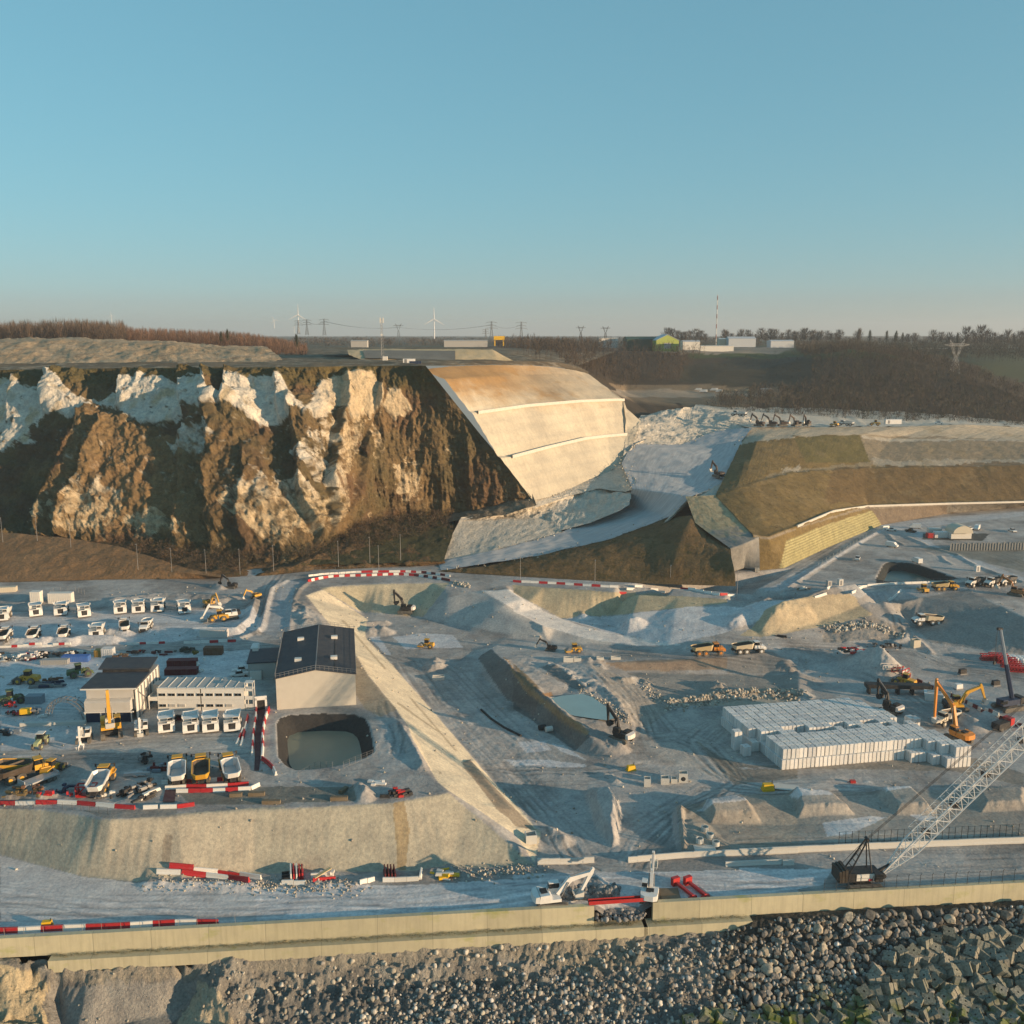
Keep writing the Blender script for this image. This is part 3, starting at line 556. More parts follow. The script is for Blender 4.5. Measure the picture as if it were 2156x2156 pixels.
loft('shaded_grass_bank', [PL('F', '640 992 y413|740 978 y432|850 968 y443|862 972 y441'), PL('F', '600 1030 y385|700 1020 y392|790 1015 y398|852 1015 y396'), PL('F', '560 1066 y366|660 1064 y368|760 1062 y370|836 1059 y373')], 120, 24, m_grass_shade, amp=.8, nsc=5)
loft('brown_bank', [PL('F', '-90 1002 y392|0 1004 y390|70 1010 y386|150 1018 y382|220 1030 y376|300 1055 y364|350 1072 y356|420 1086 y351'), PL('F', '-90 1050 y368|70 1048 y366|200 1055 y362|300 1074 y353|420 1090 y348'), PL('F', '-90 1100 z9.2|0 1098 z9.2|100 1096 z9.2|200 1093 z9.2|300 1092 z9.2|420 1091.5 z9.2')], 260, 36, m_tan, amp=.7, nsc=7, fade=(0, .08, 0, .05))

# ------------------------------------------------------------------ graded golden slope, three benches
m_gold = earth('netted_chalk_slope', (.56, .45, .27), (.60, .50, .33), .05, bs_=.25, bd=.2, fine=.8, attr='Col', spk=.35)
T0 = PL('b', '450 478 y441|630 458 y478|850 452 y510|1050 455 y541|1180 462 y560|1280 475 y578|1390 500 y604')
T1 = PL('b', '580 533 y439|760 522 y472|900 512 y498|1050 506 y532|1200 503 y552|1300 502 y570|1395 503 y603')
T2 = PL('b', '720 712 y437|760 714 y444|1040 674 y482|1330 650 y518|1530 645 y552|1585 646 y560')
T2b = PL('b', '735 724 y435|762 724 y441|1040 685 y479|1330 660 y515|1530 652 y549|1590 652 y557')
T3 = PL('b', '880 968 y432|950 966 y438|1150 914 y466|1370 862 y498|1500 848 y520|1602 838 y532')
T3b = PL('b', '895 978 y430|955 974 y435|1150 922 y463|1370 870 y494|1500 855 y517|1605 846 y529')
T4 = PL('b', '1080 1218 y430|1180 1195 y440|1290 1150 y455|1420 1090 y473|1520 1050 y490|1580 1005 y500')
def gold_col(fl, P, U, V, off):
    u, v = proj(P[:, 0], P[:, 1], P[:, 2]); na, nb = fbm(P, 14, 4, .6), fbm(P * np.array([.3, .3, 1]), 6, 4, .6)
    t = np.clip((845 + na * 30 - v + (u - 900) * .10) / 50, 0, 1); t = t * np.clip(.9 - (u - 1060) / 260, .15, 1)
    st = np.clip((nb - .1) * 3, 0, 1) * .35; t = np.clip(t + st * (v < 860), 0, 1)[:, None]
    c = np.array((.48, .43, .335)) * (1 - t) + np.array((.32, .20, .09)) * t
    rib = .05 * (np.abs(((P[:, 0] * .8 + P[:, 1] * .6) / 3.2) % 1 - .5) > .44) + .04 * (np.abs((P[:, 2] / 2.4) % 1 - .5) > .44); gul = np.clip(fbm(np.stack([(P[:, 0] * .85 + P[:, 1] * .5) * 1.0, P[:, 2] * .08, 0 * P[:, 0]], 1), 1.6, 4, .6), -1, 1)
    return c * (1 + .05 * nb[:, None] - rib[:, None] + .10 * gul[:, None])
def net_fn(P, U, V): return .25 * np.sin(P[..., 2] * 1.3) * .3
loft('graded_slope', [T0, T1, T2, T2b, T3, T3b, T4], 340, [10, 34, 3, 42, 3, 42], m_gold, amp=.35, nsc=7, octv=5, colfn=gold_col, fn=net_fn)
m_kerb = plain('pale_concrete', (.55, .52, .46), .85, dirt=.4)
def bench_kerb(line, h=1.1, wd=.9):
    V, Fc = [], []
    p = resample(line, 60)
    for i, q in enumerate(p):
        d = p[min(i + 1, 59)] - p[max(i - 1, 0)]; n = np.array([d[1], -d[0]]); n /= np.linalg.norm(n)
        for a, b in ((0, -.4), (0, h), (wd, h), (wd, -.4)): V.append((q[0] + n[0] * a, q[1] + n[1] * a, q[2] + b))
    for i in range(59):
        for k in range(4): a = 4 * i + k; b = 4 * i + (k + 1) % 4; Fc.append((a, b, b + 4, a + 4))
    o = meshobj('bench_kerb', V, Fc, m_kerb); return o
tag(bench_kerb(T2b[1:]), 'upper pale concrete bench line across the golden graded slope', 'retaining kerb')
tag(bench_kerb(T3b[1:]), 'lower pale concrete bench line across the golden graded slope', 'retaining kerb')
loft('slope_shoulder', [PL('b', '1390 500 y605|1460 570 y600|1530 640 y575|1590 652 y558|1610 700 y552|1690 768 y547'), PL('b', '1585 650 y557|1595 700 y548|1605 760 y540|1600 800 y535|1602 838 y531|1606 848 y529')], 60, 20, m_gold, amp=.5, nsc=6, colfn=gold_col)
loft('slope_shoulder', [PL('b', '1606 846 y529|1690 768 y546'), PL('b', '1580 1005 y500|1640 900 y520')], 30, 20, m_gold, amp=.9, nsc=5, colfn=gold_col)

# ------------------------------------------------------------------ ramp up to the quarry, chalk bank and heaps
m_chalk = earth('broken_chalk', (.49, .45, .375), (.60, .555, .475), .2, bs_=.9, bd=.7, fine=1.0)
m_road = earth('haul_road', (.41, .415, .42), (.50, .50, .50), .05, stretch=(.05, .6, 1), bs_=.3, bd=.2, fine=1.5)
m_brown = earth('brown_slope', (.125, .082, .038), (.17, .115, .055), .06, c=(.10, .075, .03), bs_=.9, bd=.5, fine=1.0)
rampL = PL('b', '540 1566 z9.2|850 1500 z12.3|1240 1395 z15.6|1600 1250 z19.5|1640 1150 y440|1580 1008 y492|1640 900 y520') + PL('c', '0 900 y535|120 850 y549|220 815 y562')
rampR = PL('b', '560 1612 z9.2|1100 1530 z11.8|1500 1440 z15.6|1850 1310 z21') + PL('c', '50 1195 y414|200 1140 y440|330 1030 y475|360 950 y500|335 885 y525|395 808 y550')
loft('haul_road', [rampL, rampR], 260, 40, m_road, amp=.5, nsc=6)
loft('chalk_bank', [PL('b', '672 1315 y424|850 1312 y428|1140 1303 y431|1180 1330 y424|1245 1395 z16'), PL('b', '545 1562 z9.3|700 1535 z10.5|850 1500 z12.4|1040 1450 z14|1245 1396 z15.7')], 140, 24, m_chalk, amp=.5, nsc=4, fade=(0, .1, 0, 0))
loft('chalk_heaps', [PL('b', '672 1312 y426|860 1300 y430|1000 1275 y430|1080 1240 y430|1290 1172 y450|1450 1135 y460|1620 1160 y448'), PL('b', '700 1312 y426|900 1308 y430|1050 1270 y432|1200 1230 y440|1400 1180 y452|1560 1130 y462|1640 1140 y450'), PL('b', '672 1330 y421|900 1325 y425|1140 1322 y427|1215 1392 y410|1400 1345 y413|1570 1275 y421|1625 1240 y426')], 220, 24, m_chalk, amp=2.8, nsc=9, octv=5, fade=(.1, .1, 0, 0))
loft('chalk_terraces', [PL('b', '1690 735 y600|1930 690 y620') + PL('c', '60 690 y640|300 720 y620|520 770 y600'), PL('b', '1660 790 y548|1930 770 y585') + PL('c', '100 745 y600|260 740 y590|470 800 y570'), PL('b', '1610 850 y530|1780 840 y545|1930 820 y560') + PL('c', '120 800 y570|230 812 y566|400 810 y556'), PL('b', '1580 1010 y494|1640 905 y518|1930 905 y533') + PL('c', '60 880 y541|225 818 y561')], 200, [20, 24, 24], m_chalk, amp=2.4, nsc=10, octv=5, ridged=False)
loft('brown_cone', [PL('b', '540 1616 z9.2|800 1590 z10.2|1100 1532 z11.7|1500 1442 z15.5|1850 1312 z20.9') + PL('c', '60 1300 y398|150 1400 y383|285 1490 y361'), PL('F', '862 1080 z9.2|960 1086 z9.2|1100 1094 z9.2|1250 1102 z9.2|1388 1106 z9.2')], 260, 46, m_brown, amp=.9, nsc=9, octv=5, fade=(.03, .1, 0, 0), fn=lambda P, U, V: 3.2 * np.sin(np.pi * V) * np.clip(U * 1.6, 0, 1))
loft('quarry_floor', [PL('b', '1075 1212 y432|1180 1190 y442|1290 1145 y457|1420 1085 y475|1520 1045 y492|1585 1000 y502'), PL('b', '1080 1262 y426|1290 1190 y446|1450 1150 y456|1600 1170 y446|1660 1150 y440|1660 1100 y455')], 60, 12, m_chalk, amp=.4, nsc=5)
loft('hill_core', [[p - Vector((0, 0, .4)) for p in PL('b', '1700 1380 z18|1850 1312 z20.9') + PL('c', '50 1195 y414|200 1140 y440|330 1030 y475')], PL('b', '1720 1405 z18|1850 1330 y404') + PL('c', '25 1225 y409|110 1212 y410|195 1206 y411')], 60, 16, m_chalk, amp=.8, nsc=4)
m_chalkface = earth('scar_chalk', (.4, .4, .4), (.4, .4, .4), .3, attr='Col', bs_=.5, bd=.4, fine=.9, spk=.6)
m_gully = earth('gully_gravel', (.20, .20, .19), (.27, .26, .24), .3, bs_=.8, bd=.5)
def scar_col(fl, P, U, V, off):
    n = fbm(P, 5, 5, .65); t = np.clip((.66 + n * .3 - V) * 6, 0, 1)[:, None]; w_ = np.clip(.78 + .7 * fbm(P + 60, 3.5, 5, .65), 0, 1)[:, None]
    return (np.array((.46, .37, .23)) * w_ + np.array((.24, .175, .09)) * (1 - w_)) * t + np.array((.23, .225, .21)) * (1 - t)
loft('eroded_scar', [PL('c', '20 1195 y415|110 1190 y414|200 1188 y414'), PL('c', '75 1345 y388|200 1330 y388|340 1340 y384'), PL('c', '275 1490 y359|350 1465 y361|435 1425 y368'), PL('c', '285 1620 z9.1|350 1600 z9.6|440 1615 z9.1')], 110, [34, 30, 20], m_chalkface, amp=.22, nsc=2.5, octv=4, colfn=scar_col)

# ------------------------------------------------------------------ terraced hill on the right
H00 = PL('c', '380 806 y556|740 802 y572|1170 802 y590|1600 788 y606|1850 800 y618|2600 850 y660')
H0 = PL('c', '335 885 y527|420 888 y508|630 860 y527|1000 850 y556|1180 872 y566|1600 874 y575|1930 884 y580|2600 900 y590')
H1 = PL('c', '190 1188 y414|310 1140 y423|450 1097 y442|600 1057 y463|850 1035 y490|1070 1026 y508|1640 1018 y530|1930 1008 y536|2600 990 y545')
H1b = PL('c', '195 1194 y412|320 1148 y420|455 1105 y438|605 1066 y459|850 1043 y486|1070 1034 y504|1640 1026 y526|1930 1016 y531|2600 998 y540')
H2 = PL('c', '395 1403 y371|480 1410 y372|640 1352 y393|850 1265 y431|1050 1236 y464|1500 1222 y486|1930 1212 y500|2600 1185 y520')
H2b = PL('c', '400 1412 y368|490 1420 y369|650 1362 y389|855 1276 y426|1052 1248 y459|1500 1234 y481|1930 1224 y495|2600 1195 y515')
H3 = PL('c', '440 1612 z9.1|575 1600 z9.1|830 1480 z9.1|1125 1356 z9.1|1500 1292 z9.1|1930 1252 z9.1|2600 1200 z9.1')
def hill_col(fl, P, U, V, off):
    u, v = proj(P[:, 0], P[:, 1], P[:, 2]); na, nb = fbm(P, 9, 4, .6), fbm(P + 20, 3, 4, .65); nc = fbm(P + 77, 26, 3)
    t = np.clip(.5 + 1.2 * nc + .5 * nb, 0, 1)[:, None]
    c = np.array((.145, .105, .045)) * t + np.array((.19, .14, .06)) * (1 - t)
    def z(s, k, f=1.0, wob=3):
        m = pxpoly(u + nb * wob, v + na * wob, 'c', s); c[m] = c[m] * (1 - f) + np.array(k) * f
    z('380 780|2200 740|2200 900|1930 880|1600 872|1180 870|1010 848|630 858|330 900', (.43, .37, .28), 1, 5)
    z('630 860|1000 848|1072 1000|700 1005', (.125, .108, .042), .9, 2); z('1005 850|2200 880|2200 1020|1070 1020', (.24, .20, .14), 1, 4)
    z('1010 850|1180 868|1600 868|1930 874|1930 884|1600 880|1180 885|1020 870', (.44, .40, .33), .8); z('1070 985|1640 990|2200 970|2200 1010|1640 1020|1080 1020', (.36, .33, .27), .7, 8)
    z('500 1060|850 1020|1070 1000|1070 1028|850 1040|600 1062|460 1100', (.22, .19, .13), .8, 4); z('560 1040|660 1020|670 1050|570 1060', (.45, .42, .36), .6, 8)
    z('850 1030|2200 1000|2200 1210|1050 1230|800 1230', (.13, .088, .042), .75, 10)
    m = np.clip((fbm(P * np.array([.5, .5, 1]) + 9, 8, 4, .6) - .1) * 4, 0, 1)[:, None] * .35; c[:] = c * (1 - m) + np.array((.25, .19, .10)) * m
    z('1000 1248|1930 1224|2200 1215|2200 1240|1930 1252|1125 1356|1075 1276', (.175, .14, .105), 1, 1)
    z('1500 1230|1932 1220|1932 1250|1500 1290', (.20, .19, .165), .8, 4)
    zs = pxpoly(u, v, 'c', '550 1600|590 1440|800 1360|1070 1274|1128 1358|830 1484|570 1606')
    st = .5 + .5 * np.sin((v - 600 + (u - 1436) * .0) * 0 + P[:, 2] * 6.2); k2 = np.array((.40, .37, .20)) * st[:, None] + np.array((.22, .19, .09)) * (1 - st[:, None]); c[zs] = k2[zs]
    z('400 1412|490 1420|1052 1246|1930 1222|1930 1232|1052 1262|650 1376|500 1440|410 1425', (.26, .23, .19), .7, 3)
    return c
m_hill = earth('terraced_hill', (.4, .4, .4), (.4, .4, .4), .3, attr='Col', bs_=.8, bd=.4, fine=1.1)
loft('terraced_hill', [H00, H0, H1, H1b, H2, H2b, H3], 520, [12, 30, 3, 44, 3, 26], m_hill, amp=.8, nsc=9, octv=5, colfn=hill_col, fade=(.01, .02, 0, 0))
def kerbline(name, line, mat, label, h=.35, wd=.6, n=80):
    V, Fc = [], []; p = resample(line, n)
    for i, q in enumerate(p):
        d = p[min(i + 1, n - 1)] - p[max(i - 1, 0)]; m = np.array([d[1], -d[0]]); m /= np.linalg.norm(m) + 1e-9
        for a, b in ((-wd / 2, -.6), (-wd / 2, h), (wd / 2, h), (wd / 2, -.6)): V.append((q[0] + m[0] * a, q[1] + m[1] * a, q[2] + b))
    for i in range(n - 1):
        for k in range(4): a = 4 * i + k; b = 4 * i + (k + 1) % 4; Fc.append((a, b, b + 4, a + 4))
    Fc.append((0, 1, 2, 3)); Fc.append(tuple(4 * n - 4 + k for k in (3, 2, 1, 0)))
    o = meshobj(name, V, Fc, mat); tag(o, label, 'kerb'); return o
kerbline('concrete_kerb', H2b[2:], m_kerb, 'long pale concrete kerb along the lower bench of the brown terraced hill')
kerbline('chalk_kerb', PL('c', '500 1440 z15.2|420 1500 z13|408 1545 z11|425 1615 z9.4'), m_chalk, 'pale lip of the gully at the foot of the terraced hill', .6, 1.6, 24)
loft('quarry_floor', [PL('c', '100 640 y780|700 640 y800|1500 700 y760|2100 760 y760'), PL('c', '60 700 y640|500 770 y605|1000 790 y612|1500 780 y640|2100 800 y660'), PL('c', '380 806 y557|740 802 y573|1170 802 y591|1600 788 y607|1850 800 y619|2100 830 y641')], 160, [10, 14], m_chalk, amp=1.2, nsc=9)

# ------------------------------------------------------------------ plateau, valley and far fields
m_field = earth('far_fields', (.045, .058, .022), (.085, .075, .04), .004, c=(.10, .075, .045), bs_=0, fine=.02)
m_plat = earth('clifftop_ground', (.12, .088, .05), (.19, .145, .09), .03, c=(.30, .25, .18), bs_=.5, bd=.5, fine=.5)
loft('plateau', [PL('F', '-120 703 y483|0 698 y477|100 696 y471|200 695 y464|300 694 y456|400 693 y449|500 693 y443|600 692 y441|700 690 y452|760 690 y449|803 690 y441') + PL('b', '630 456 y479|850 450 y511|1050 453 y542|1180 460 y561|1280 473 y579|1390 499 y605'),
     PL('F', '-120 688 y512|300 684 y490|700 682 y480|900 680 y516|1000 681 y556|1060 684 y590|1112 702 y625'), PL('F', '-300 674 y680|300 672 y680|700 668 y640|960 668 y660|1090 690 y690'), PL('F', '-500 656 y1000|500 656 y1000|950 656 y900|1160 664 y930')], 240, 16, m_plat, amp=1.0, nsc=14, fade=(.03, 0, 0, 0))
valley = [PL('F', '1090 712 y612|1200 800 y596|1430 830 y606|1950 830 y650|2150 830 y650'), PL('F', '1085 705 y640|1190 754 y700|1400 772 y680|1650 796 y670|1950 806 y680|2150 815 y680'),
          PL('F', '1070 696 y680|1180 740 y770|1400 743 y780|1600 752 y760|1950 775 y740|2150 800 y700'), PL('F', '1060 690 y720|1150 704 y820|1300 706 y850|1450 692 y870|1530 672 y882|1600 658 y888|1680 670 y866|1780 694 y835|1930 750 y768|2150 800 y720'),
          PL('F', '1050 672 y780|1150 664 y930|1400 665 y960|1550 669 y1000|1700 688 y1060|1950 724 y1060|2150 730 y1060'), PL('F', '900 654 y1200|1300 653 y1250|1700 659 y1350|2000 656 y1400|2300 650 y1400')]
m_wood = earth('woodland_floor', (.05, .038, .024), (.075, .055, .034), .05, c=(.055, .058, .03), bs_=.5, fine=.6)
def val_col(fl, P, U, V, off):
    u, v = proj(P[:, 0], P[:, 1], P[:, 2]); n = fbm(P, 40, 4, .6); c = np.empty((len(u), 3)); c[:] = (.06, .045, .028)
    for s, k in (('1150 725|1460 730|1500 745|1400 770|1190 756', (.20, .15, .095)), ('1150 735|1300 738|1430 742|1440 748|1180 750', (.30, .25, .19)), ('1290 690|1560 660|1560 710|1440 735|1280 722', (.05, .045, .028)), ('1300 655|1700 655|1700 672|1300 676', (.055, .075, .028)), ('1690 668|2000 650|2000 740|1800 690', (.045, .06, .026)), ('1240 655|1500 655|1480 666|1250 668', (.26, .22, .17))):
        m = pxpoly(u + n * 12, v + n * 5, 'F', s); c[m] = k
    return c
loft('valley', valley, 240, [6, 10, 14, 12, 12], m_ground, amp=2.0, nsc=40, colfn=val_col, fade=(0, .02, 0, 0))
fy = [930, 1800, 3000, 5000, 9000]; fx = .8
loft('far_fields', [[Vector((x * (1360 if (x > .1 and y < 1000) else y), 1360 if (x > .1 and y < 1000) else y, z + (4 if x > .2 and y > 1000 else 0))) for x in (-fx, -.3, 0, .15, .3, fx)] for y, z in zip(fy, (82, 84, 84, 86, 88))], 120, 14, m_field, amp=3, nsc=300)
# spoil heaps on the clifftop
m_spoil = earth('spoil', (.37, .27, .165), (.46, .355, .235), .06, c=(.30, .21, .13), bs_=.9, bd=.8, fine=.4)
loft('spoil_heap', [PL('a', '-200 320 y620|0 300 y620|430 300 y610|700 312 y600|1000 320 y590|1250 345 y570|1500 350 y560'), PL('a', '-200 350 y560|0 330 y560|430 312 y570|700 322 y560|1000 330 y550|1250 355 y540|1510 352 y545'), PL('a', '-200 458 y511|0 458 y506|430 458 y498|1000 462 y489|1400 464 y484|1650 458 y485')], 240, [8, 30], m_spoil, amp=2.2, nsc=13, octv=5, fade=(0, .1, 0, 0))
m_sand = earth('yellow_sand', (.47, .37, .22), (.52, .42, .27), .1, bs_=.4, bd=.4)
m_gravelbed = earth('grey_gravel', (.17, .16, .14), (.22, .21, .18), .08, bs_=.5, bd=.4)
b3 = 'b'
loft('raised_platform', [PL(b3, '30 368 y560|130 362 y565|630 362 y560|850 364 y560|960 428 y552'), PL(b3, '40 395 y535|120 425 y520|640 432 y528|800 440 y535|1050 447 y545')], 120, 14, m_sand, amp=.6, nsc=8,)
loft('raised_platform', [PL(b3, '-120 352 y640|450 352 y640|850 358 y600'), PL(b3, '-60 362 y570|130 361 y566|630 361 y561|850 363 y561')], 60, 8, m_plat, amp=.3)
loft('gravel_bed', [PL(b3, '118 368 y557|640 372 y551'), PL(b3, '130 412 y524|640 424 y528')], 40, 8, m_gravelbed, amp=.2)
# ------------------------------------------------------------------ shore below the wall
def shore():
    L2 = []
    def A(fr, s, z=0.): L2.append(PL(fr, s, z))
    L2.append([wall_pt(-60, 1.75, -2.3), wall_pt(5, 1.75, -2.5), wall_pt(12, 1.75, -4.3), wall_pt(s1 + 14, 1.75, -4.3), wall_pt(s1 + 19, 1.75, -2.5), wall_pt(300, 1.75, -2.3)]); L2.append([wall_pt(-60, .2, -2.2), wall_pt(5, .2, -2.4), wall_pt(12, .2, -4.0), wall_pt(s1 + 14, .2, -4.0), wall_pt(s1 + 19, .2, -2.3), wall_pt(300, .2, -2.1)])
    A('i', '-900 1345|0 1340|220 1380', -5); A('i', '-900 1739 -8|0 1739 -8|100 1560 -6.4|250 1430 -6|290 1480 -6.4|260 1600 -7.4|300 1739 -8.6')
    A('i', '340 1440 -8|400 1560 -9.6|420 1739 -10.8'); A('i', '560 1420 -7|800 1400 -7|1050 1380 -6.6|1300 1420 -6.6'); A('i', '700 1550 -10|950 1500 -9.8|1280 1460 -9.2|1330 1520 -9.8|1100 1680 -10.8|800 1739 -11'); A('i', '1360 1445 -6.4|1450 1540 -6.8|1560 1660 -8|1600 1790 -9.5'); A('i', '1330 1560 -9.0|1200 1739 -11')
    A('i', '1700 1450 -7|1930 1600 -9.4'); A('j', '0 1400 -6.8|500 1370 -6.4|900 1330 -6.2|1300 1330 -6.4|1930 1290 -6.2'); A('j', '0 1560 -9.4|600 1520 -9.2|1200 1480 -9|1930 1440 -8.6'); A('j', '0 1790 -11.4|800 1790 -11.4|1930 1790 -11.6')
    A('k', '0 1300 -6.4|560 1260 -6|900 1230 -5.6|1300 1150 -4.6|1440 1060 -3.4'); A('k', '0 1460 -8.8|700 1480 -8.6|1200 1300 -6|1500 1200 -4.6'); A('k', '0 1790 -11.6|1000 1790 -11.6|1930 1790 -11.8'); A('k', '1440 1020 -2.8|1930 980 -2.6'); A('l', '0 1010 -2.7|1930 905 -2.7'); A('l', '0 1350 -7|1000 1300 -6.8|1930 1200 -6.4'); A('l', '0 1790 -11.8|1930 1790 -12')
    A('l', '1930 905 -2.7|2900 870 -2.7'); A('l', '1930 1200 -6.4|2900 1150 -6.4'); A('l', '1930 1790 -12|2900 1790 -12'); L2.append([Vector((-190, 95, -15)), Vector((190, 95, -15))]); A('i', '-200 1790 -10|1900 1790 -11.4')
    nu, nv = 1060, 260; k2 = np.linspace(-.80, .80, nu); y2 = np.geomspace(112, 166, nv); K, Y = np.meshgrid(k2, y2); X = K * Y
    Z = blur(tin_heights(L2, X, Y, k2, y2, 1.5), 2)
    f = np.stack([X.ravel(), Y.ravel(), Z.ravel()], 1); a = fbm(f, 4.5, 5, .6).reshape(X.shape); b = fbm(f + 30, 1.4, 4, .6).reshape(X.shape); c = fbm(f + 60, 9, 4, .6, True).reshape(X.shape)
    U, V = proj(X, Y, Z)
    hollow = pxpoly(U + a * 10, V + b * 8, 'i', '330 1480|700 1480|1330 1440|1380 1500|1150 1739|1100 1800|330 1800')
    d_in = np.clip(((Y - W0.y) - (X - W0.x) * WD.y / WD.x) * -1 / 2.5, 0, 1)
    Z = Z + d_in * np.where(hollow, .12, .72) * (a * 1.2 + b * 1.0 + .55 * fbm(f + 90, .7, 3, .6).reshape(X.shape)) + d_in * np.where(hollow, 0, .35) * c
    near = np.clip(1 - np.abs((X - W0.x) * WN.x + (Y - W0.y) * WN.y - 5.5) / 4.5, 0, 1) * np.clip((U - 380) / 80, 0, 1) * np.clip((1500 - U) / 80, 0, 1)
    Z = Z + near * (1.5 * fbm(f + 150, 2.6, 5, .65, True).reshape(X.shape) - .5 + .9 * a)
    col = np.empty(X.shape + (3,)); t = np.clip(.5 + 1.5 * a, 0, 1)[..., None]
    col[:] = np.array((.33, .315, .28)) * t + np.array((.19, .18, .165)) * (1 - t)
    def z(fr, s, k, f=1., wob=10):
        m = pxpoly(U + a * wob, V + b * wob, fr, s); col[m] = col[m] * (1 - f) + np.array(k) * f
    z('i', '-300 1300|230 1380|330 1470|280 1600|330 1800|-300 1800', (.50, .42, .28), .95); z('i', '330 1480|700 1480|1330 1440|1380 1500|1150 1739|1100 1800|330 1800', (.30, .29, .27), .9); z('i', '1340 1430|1500 1560|1620 1800|1150 1800|1330 1560', (.50, .43, .31), .8)
    z('i', '330 1400|1300 1300|1500 1330|1250 1420|600 1470', (.30, .27, .22), .8); z('k', '0 1160|560 1120|900 1110|950 1400|400 1380|0 1300', (.32, .285, .22), .7); z('j', '0 1280|1930 1160|1930 1300|0 1400', (.31, .285, .235), .7)
    z('k', '560 1000|900 1080|880 1110|560 1090', (.40, .34, .25), .6); z('k', '1440 1000|1930 960|1930 1800|1300 1800|1400 1300', (.07, .07, .065), .8); z('l', '-10 1000|1940 900|1940 1800|-10 1800', (.055, .055, .05), .9); z('j', '0 1560|1930 1440|1930 1800|0 1800', (.17, .17, .165), .8); z('k', '0 1480|1300 1500|1300 1800|0 1800', (.17, .17, .165), .8)
    m = earth('shore_rock', (.4, .4, .4), (.4, .4, .4), .3, attr='Col', bs_=1, bd=.5, fine=2.4)
    meshobj('shore', np.stack([X, Y, Z], -1).reshape(-1, 3), [fq2 := gridfaces(nv, nu), (np.where((X - W0.x) * WN.x + (Y - W0.y) * WN.y > -.6, True, False)).ravel()][0][((X - W0.x) * WN.x + (Y - W0.y) * WN.y > -.6).ravel()[fq2].all(1)], m, None, True, None, col.reshape(-1, 3), 'structure')
    return k2, y2, Z
SK, SY, SZ = shore()
def sz(x, y):
    return float(SZ[int(round(np.interp(y, SY, np.arange(len(SY))))), int(round(np.interp(x / y, SK, np.arange(len(SK)))))])
def SHP(fr, x, y, z=-8.):
    for _ in range(7):
        p = PZ(fr, x, y, z); z = .5 * z + .5 * sz(p.x, p.y)
    return p
# ------------------------------------------------------------------ sea wall
def wallmat():
    m, t, bs = newmat('sea_wall_concrete'); co = objco(t)
    a = noise(t, co, .35, 5, .6)[0]; st, h = noise(t, mapping(t, co, (1.5, 1.5, .12)), 1.2, 5, .6, .45, .7); 
    col = mix(t, (.52, .475, .33), (.46, .42, .30), a); g = nd(t, 'ShaderNodeMath', operation='MULTIPLY'); t.links.new(st, g.inputs[0]); g.inputs[1].default_value = .3
    col = mix(t, col, (.27, .25, .17), g.outputs[0]); col = mix(t, col, (.36, .36, .16), noise(t, mapping(t, co, (.3, .3, .6)), .7, 4, .6, .58, .75)[0])
    dv = nd(t, 'ShaderNodeVectorMath', operation='DOT_PRODUCT'); dv.inputs[1].default_value = (WD.x / 9.5, WD.y / 9.5, 0); t.links.new(co, dv.inputs[0]); fr_ = nd(t, 'ShaderNodeMath', operation='FRACT'); t.links.new(dv.outputs['Value'], fr_.inputs[0]); lt = nd(t, 'ShaderNodeMath', operation='LESS_THAN'); lt.inputs[1].default_value = .010; t.links.new(fr_.outputs[0], lt.inputs[0]); sn = nd(t, 'ShaderNodeMath', operation='SNAP'); sn.inputs[1].default_value = 1; t.links.new(dv.outputs['Value'], sn.inputs[0]); wn = nd(t, 'ShaderNodeTexWhiteNoise', noise_dimensions='1D'); t.links.new(sn.outputs[0], wn.inputs['W']); col = mix(t, col, mix(t, (.86, .86, .84), (1.08, 1.07, 1.04), wn.outputs['Value']), 1.0, 'MULTIPLY'); col = mix(t, col, (.27, .25, .18), lt.outputs[0])
    t.links.new(col, bs.inputs['Base Color']); bump(t, h, bs, .2, .1); return m
m_wall = wallmat()
def wall_piece(name, prof, a, b, label, jag=0.):
    n = max(2, int((b - a) / 3)); V = []; Fc = []; k = len(prof)
    for i in range(n + 1):
        s = a + (b - a) * i / n
        for d, z in prof: V.append(tuple(wall_pt(s, d + jag * random.uniform(-1, 1), z)))
    for i in range(n):
        for j in range(k): p, q = k * i + j, k * i + (j + 1) % k; Fc.append((p, q, q + k, p + k))
    Fc.append(tuple(range(k))[::-1]); Fc.append(tuple(n * k + j for j in range(k)))
    return tag(meshobj(name, V, Fc, m_wall), label, 'sea wall')
random.seed(3)
UP = [(-.9, 1.0), (0, 1.0), (0.1, -2.5), (-.9, -2.5)]; LO = [(-.8, -2.5), (1.75, -2.5), (1.85, -4.6), (-.8, -4.6)]
wall_piece('sea_wall', UP, -40, s0 - .3, 'long cream concrete sea wall left of the breach'); wall_piece('sea_wall', UP, s1 + .3, 260, 'cream concrete sea wall right of the breach')
wall_piece('wall_ledge', LO, 8, s0 + 9.0, 'low cream concrete ledge at the foot of the left sea wall'); wall_piece('wall_ledge', LO, s1 - 1.6, s1 + 18, 'short low concrete ledge right of the breach in the wall')
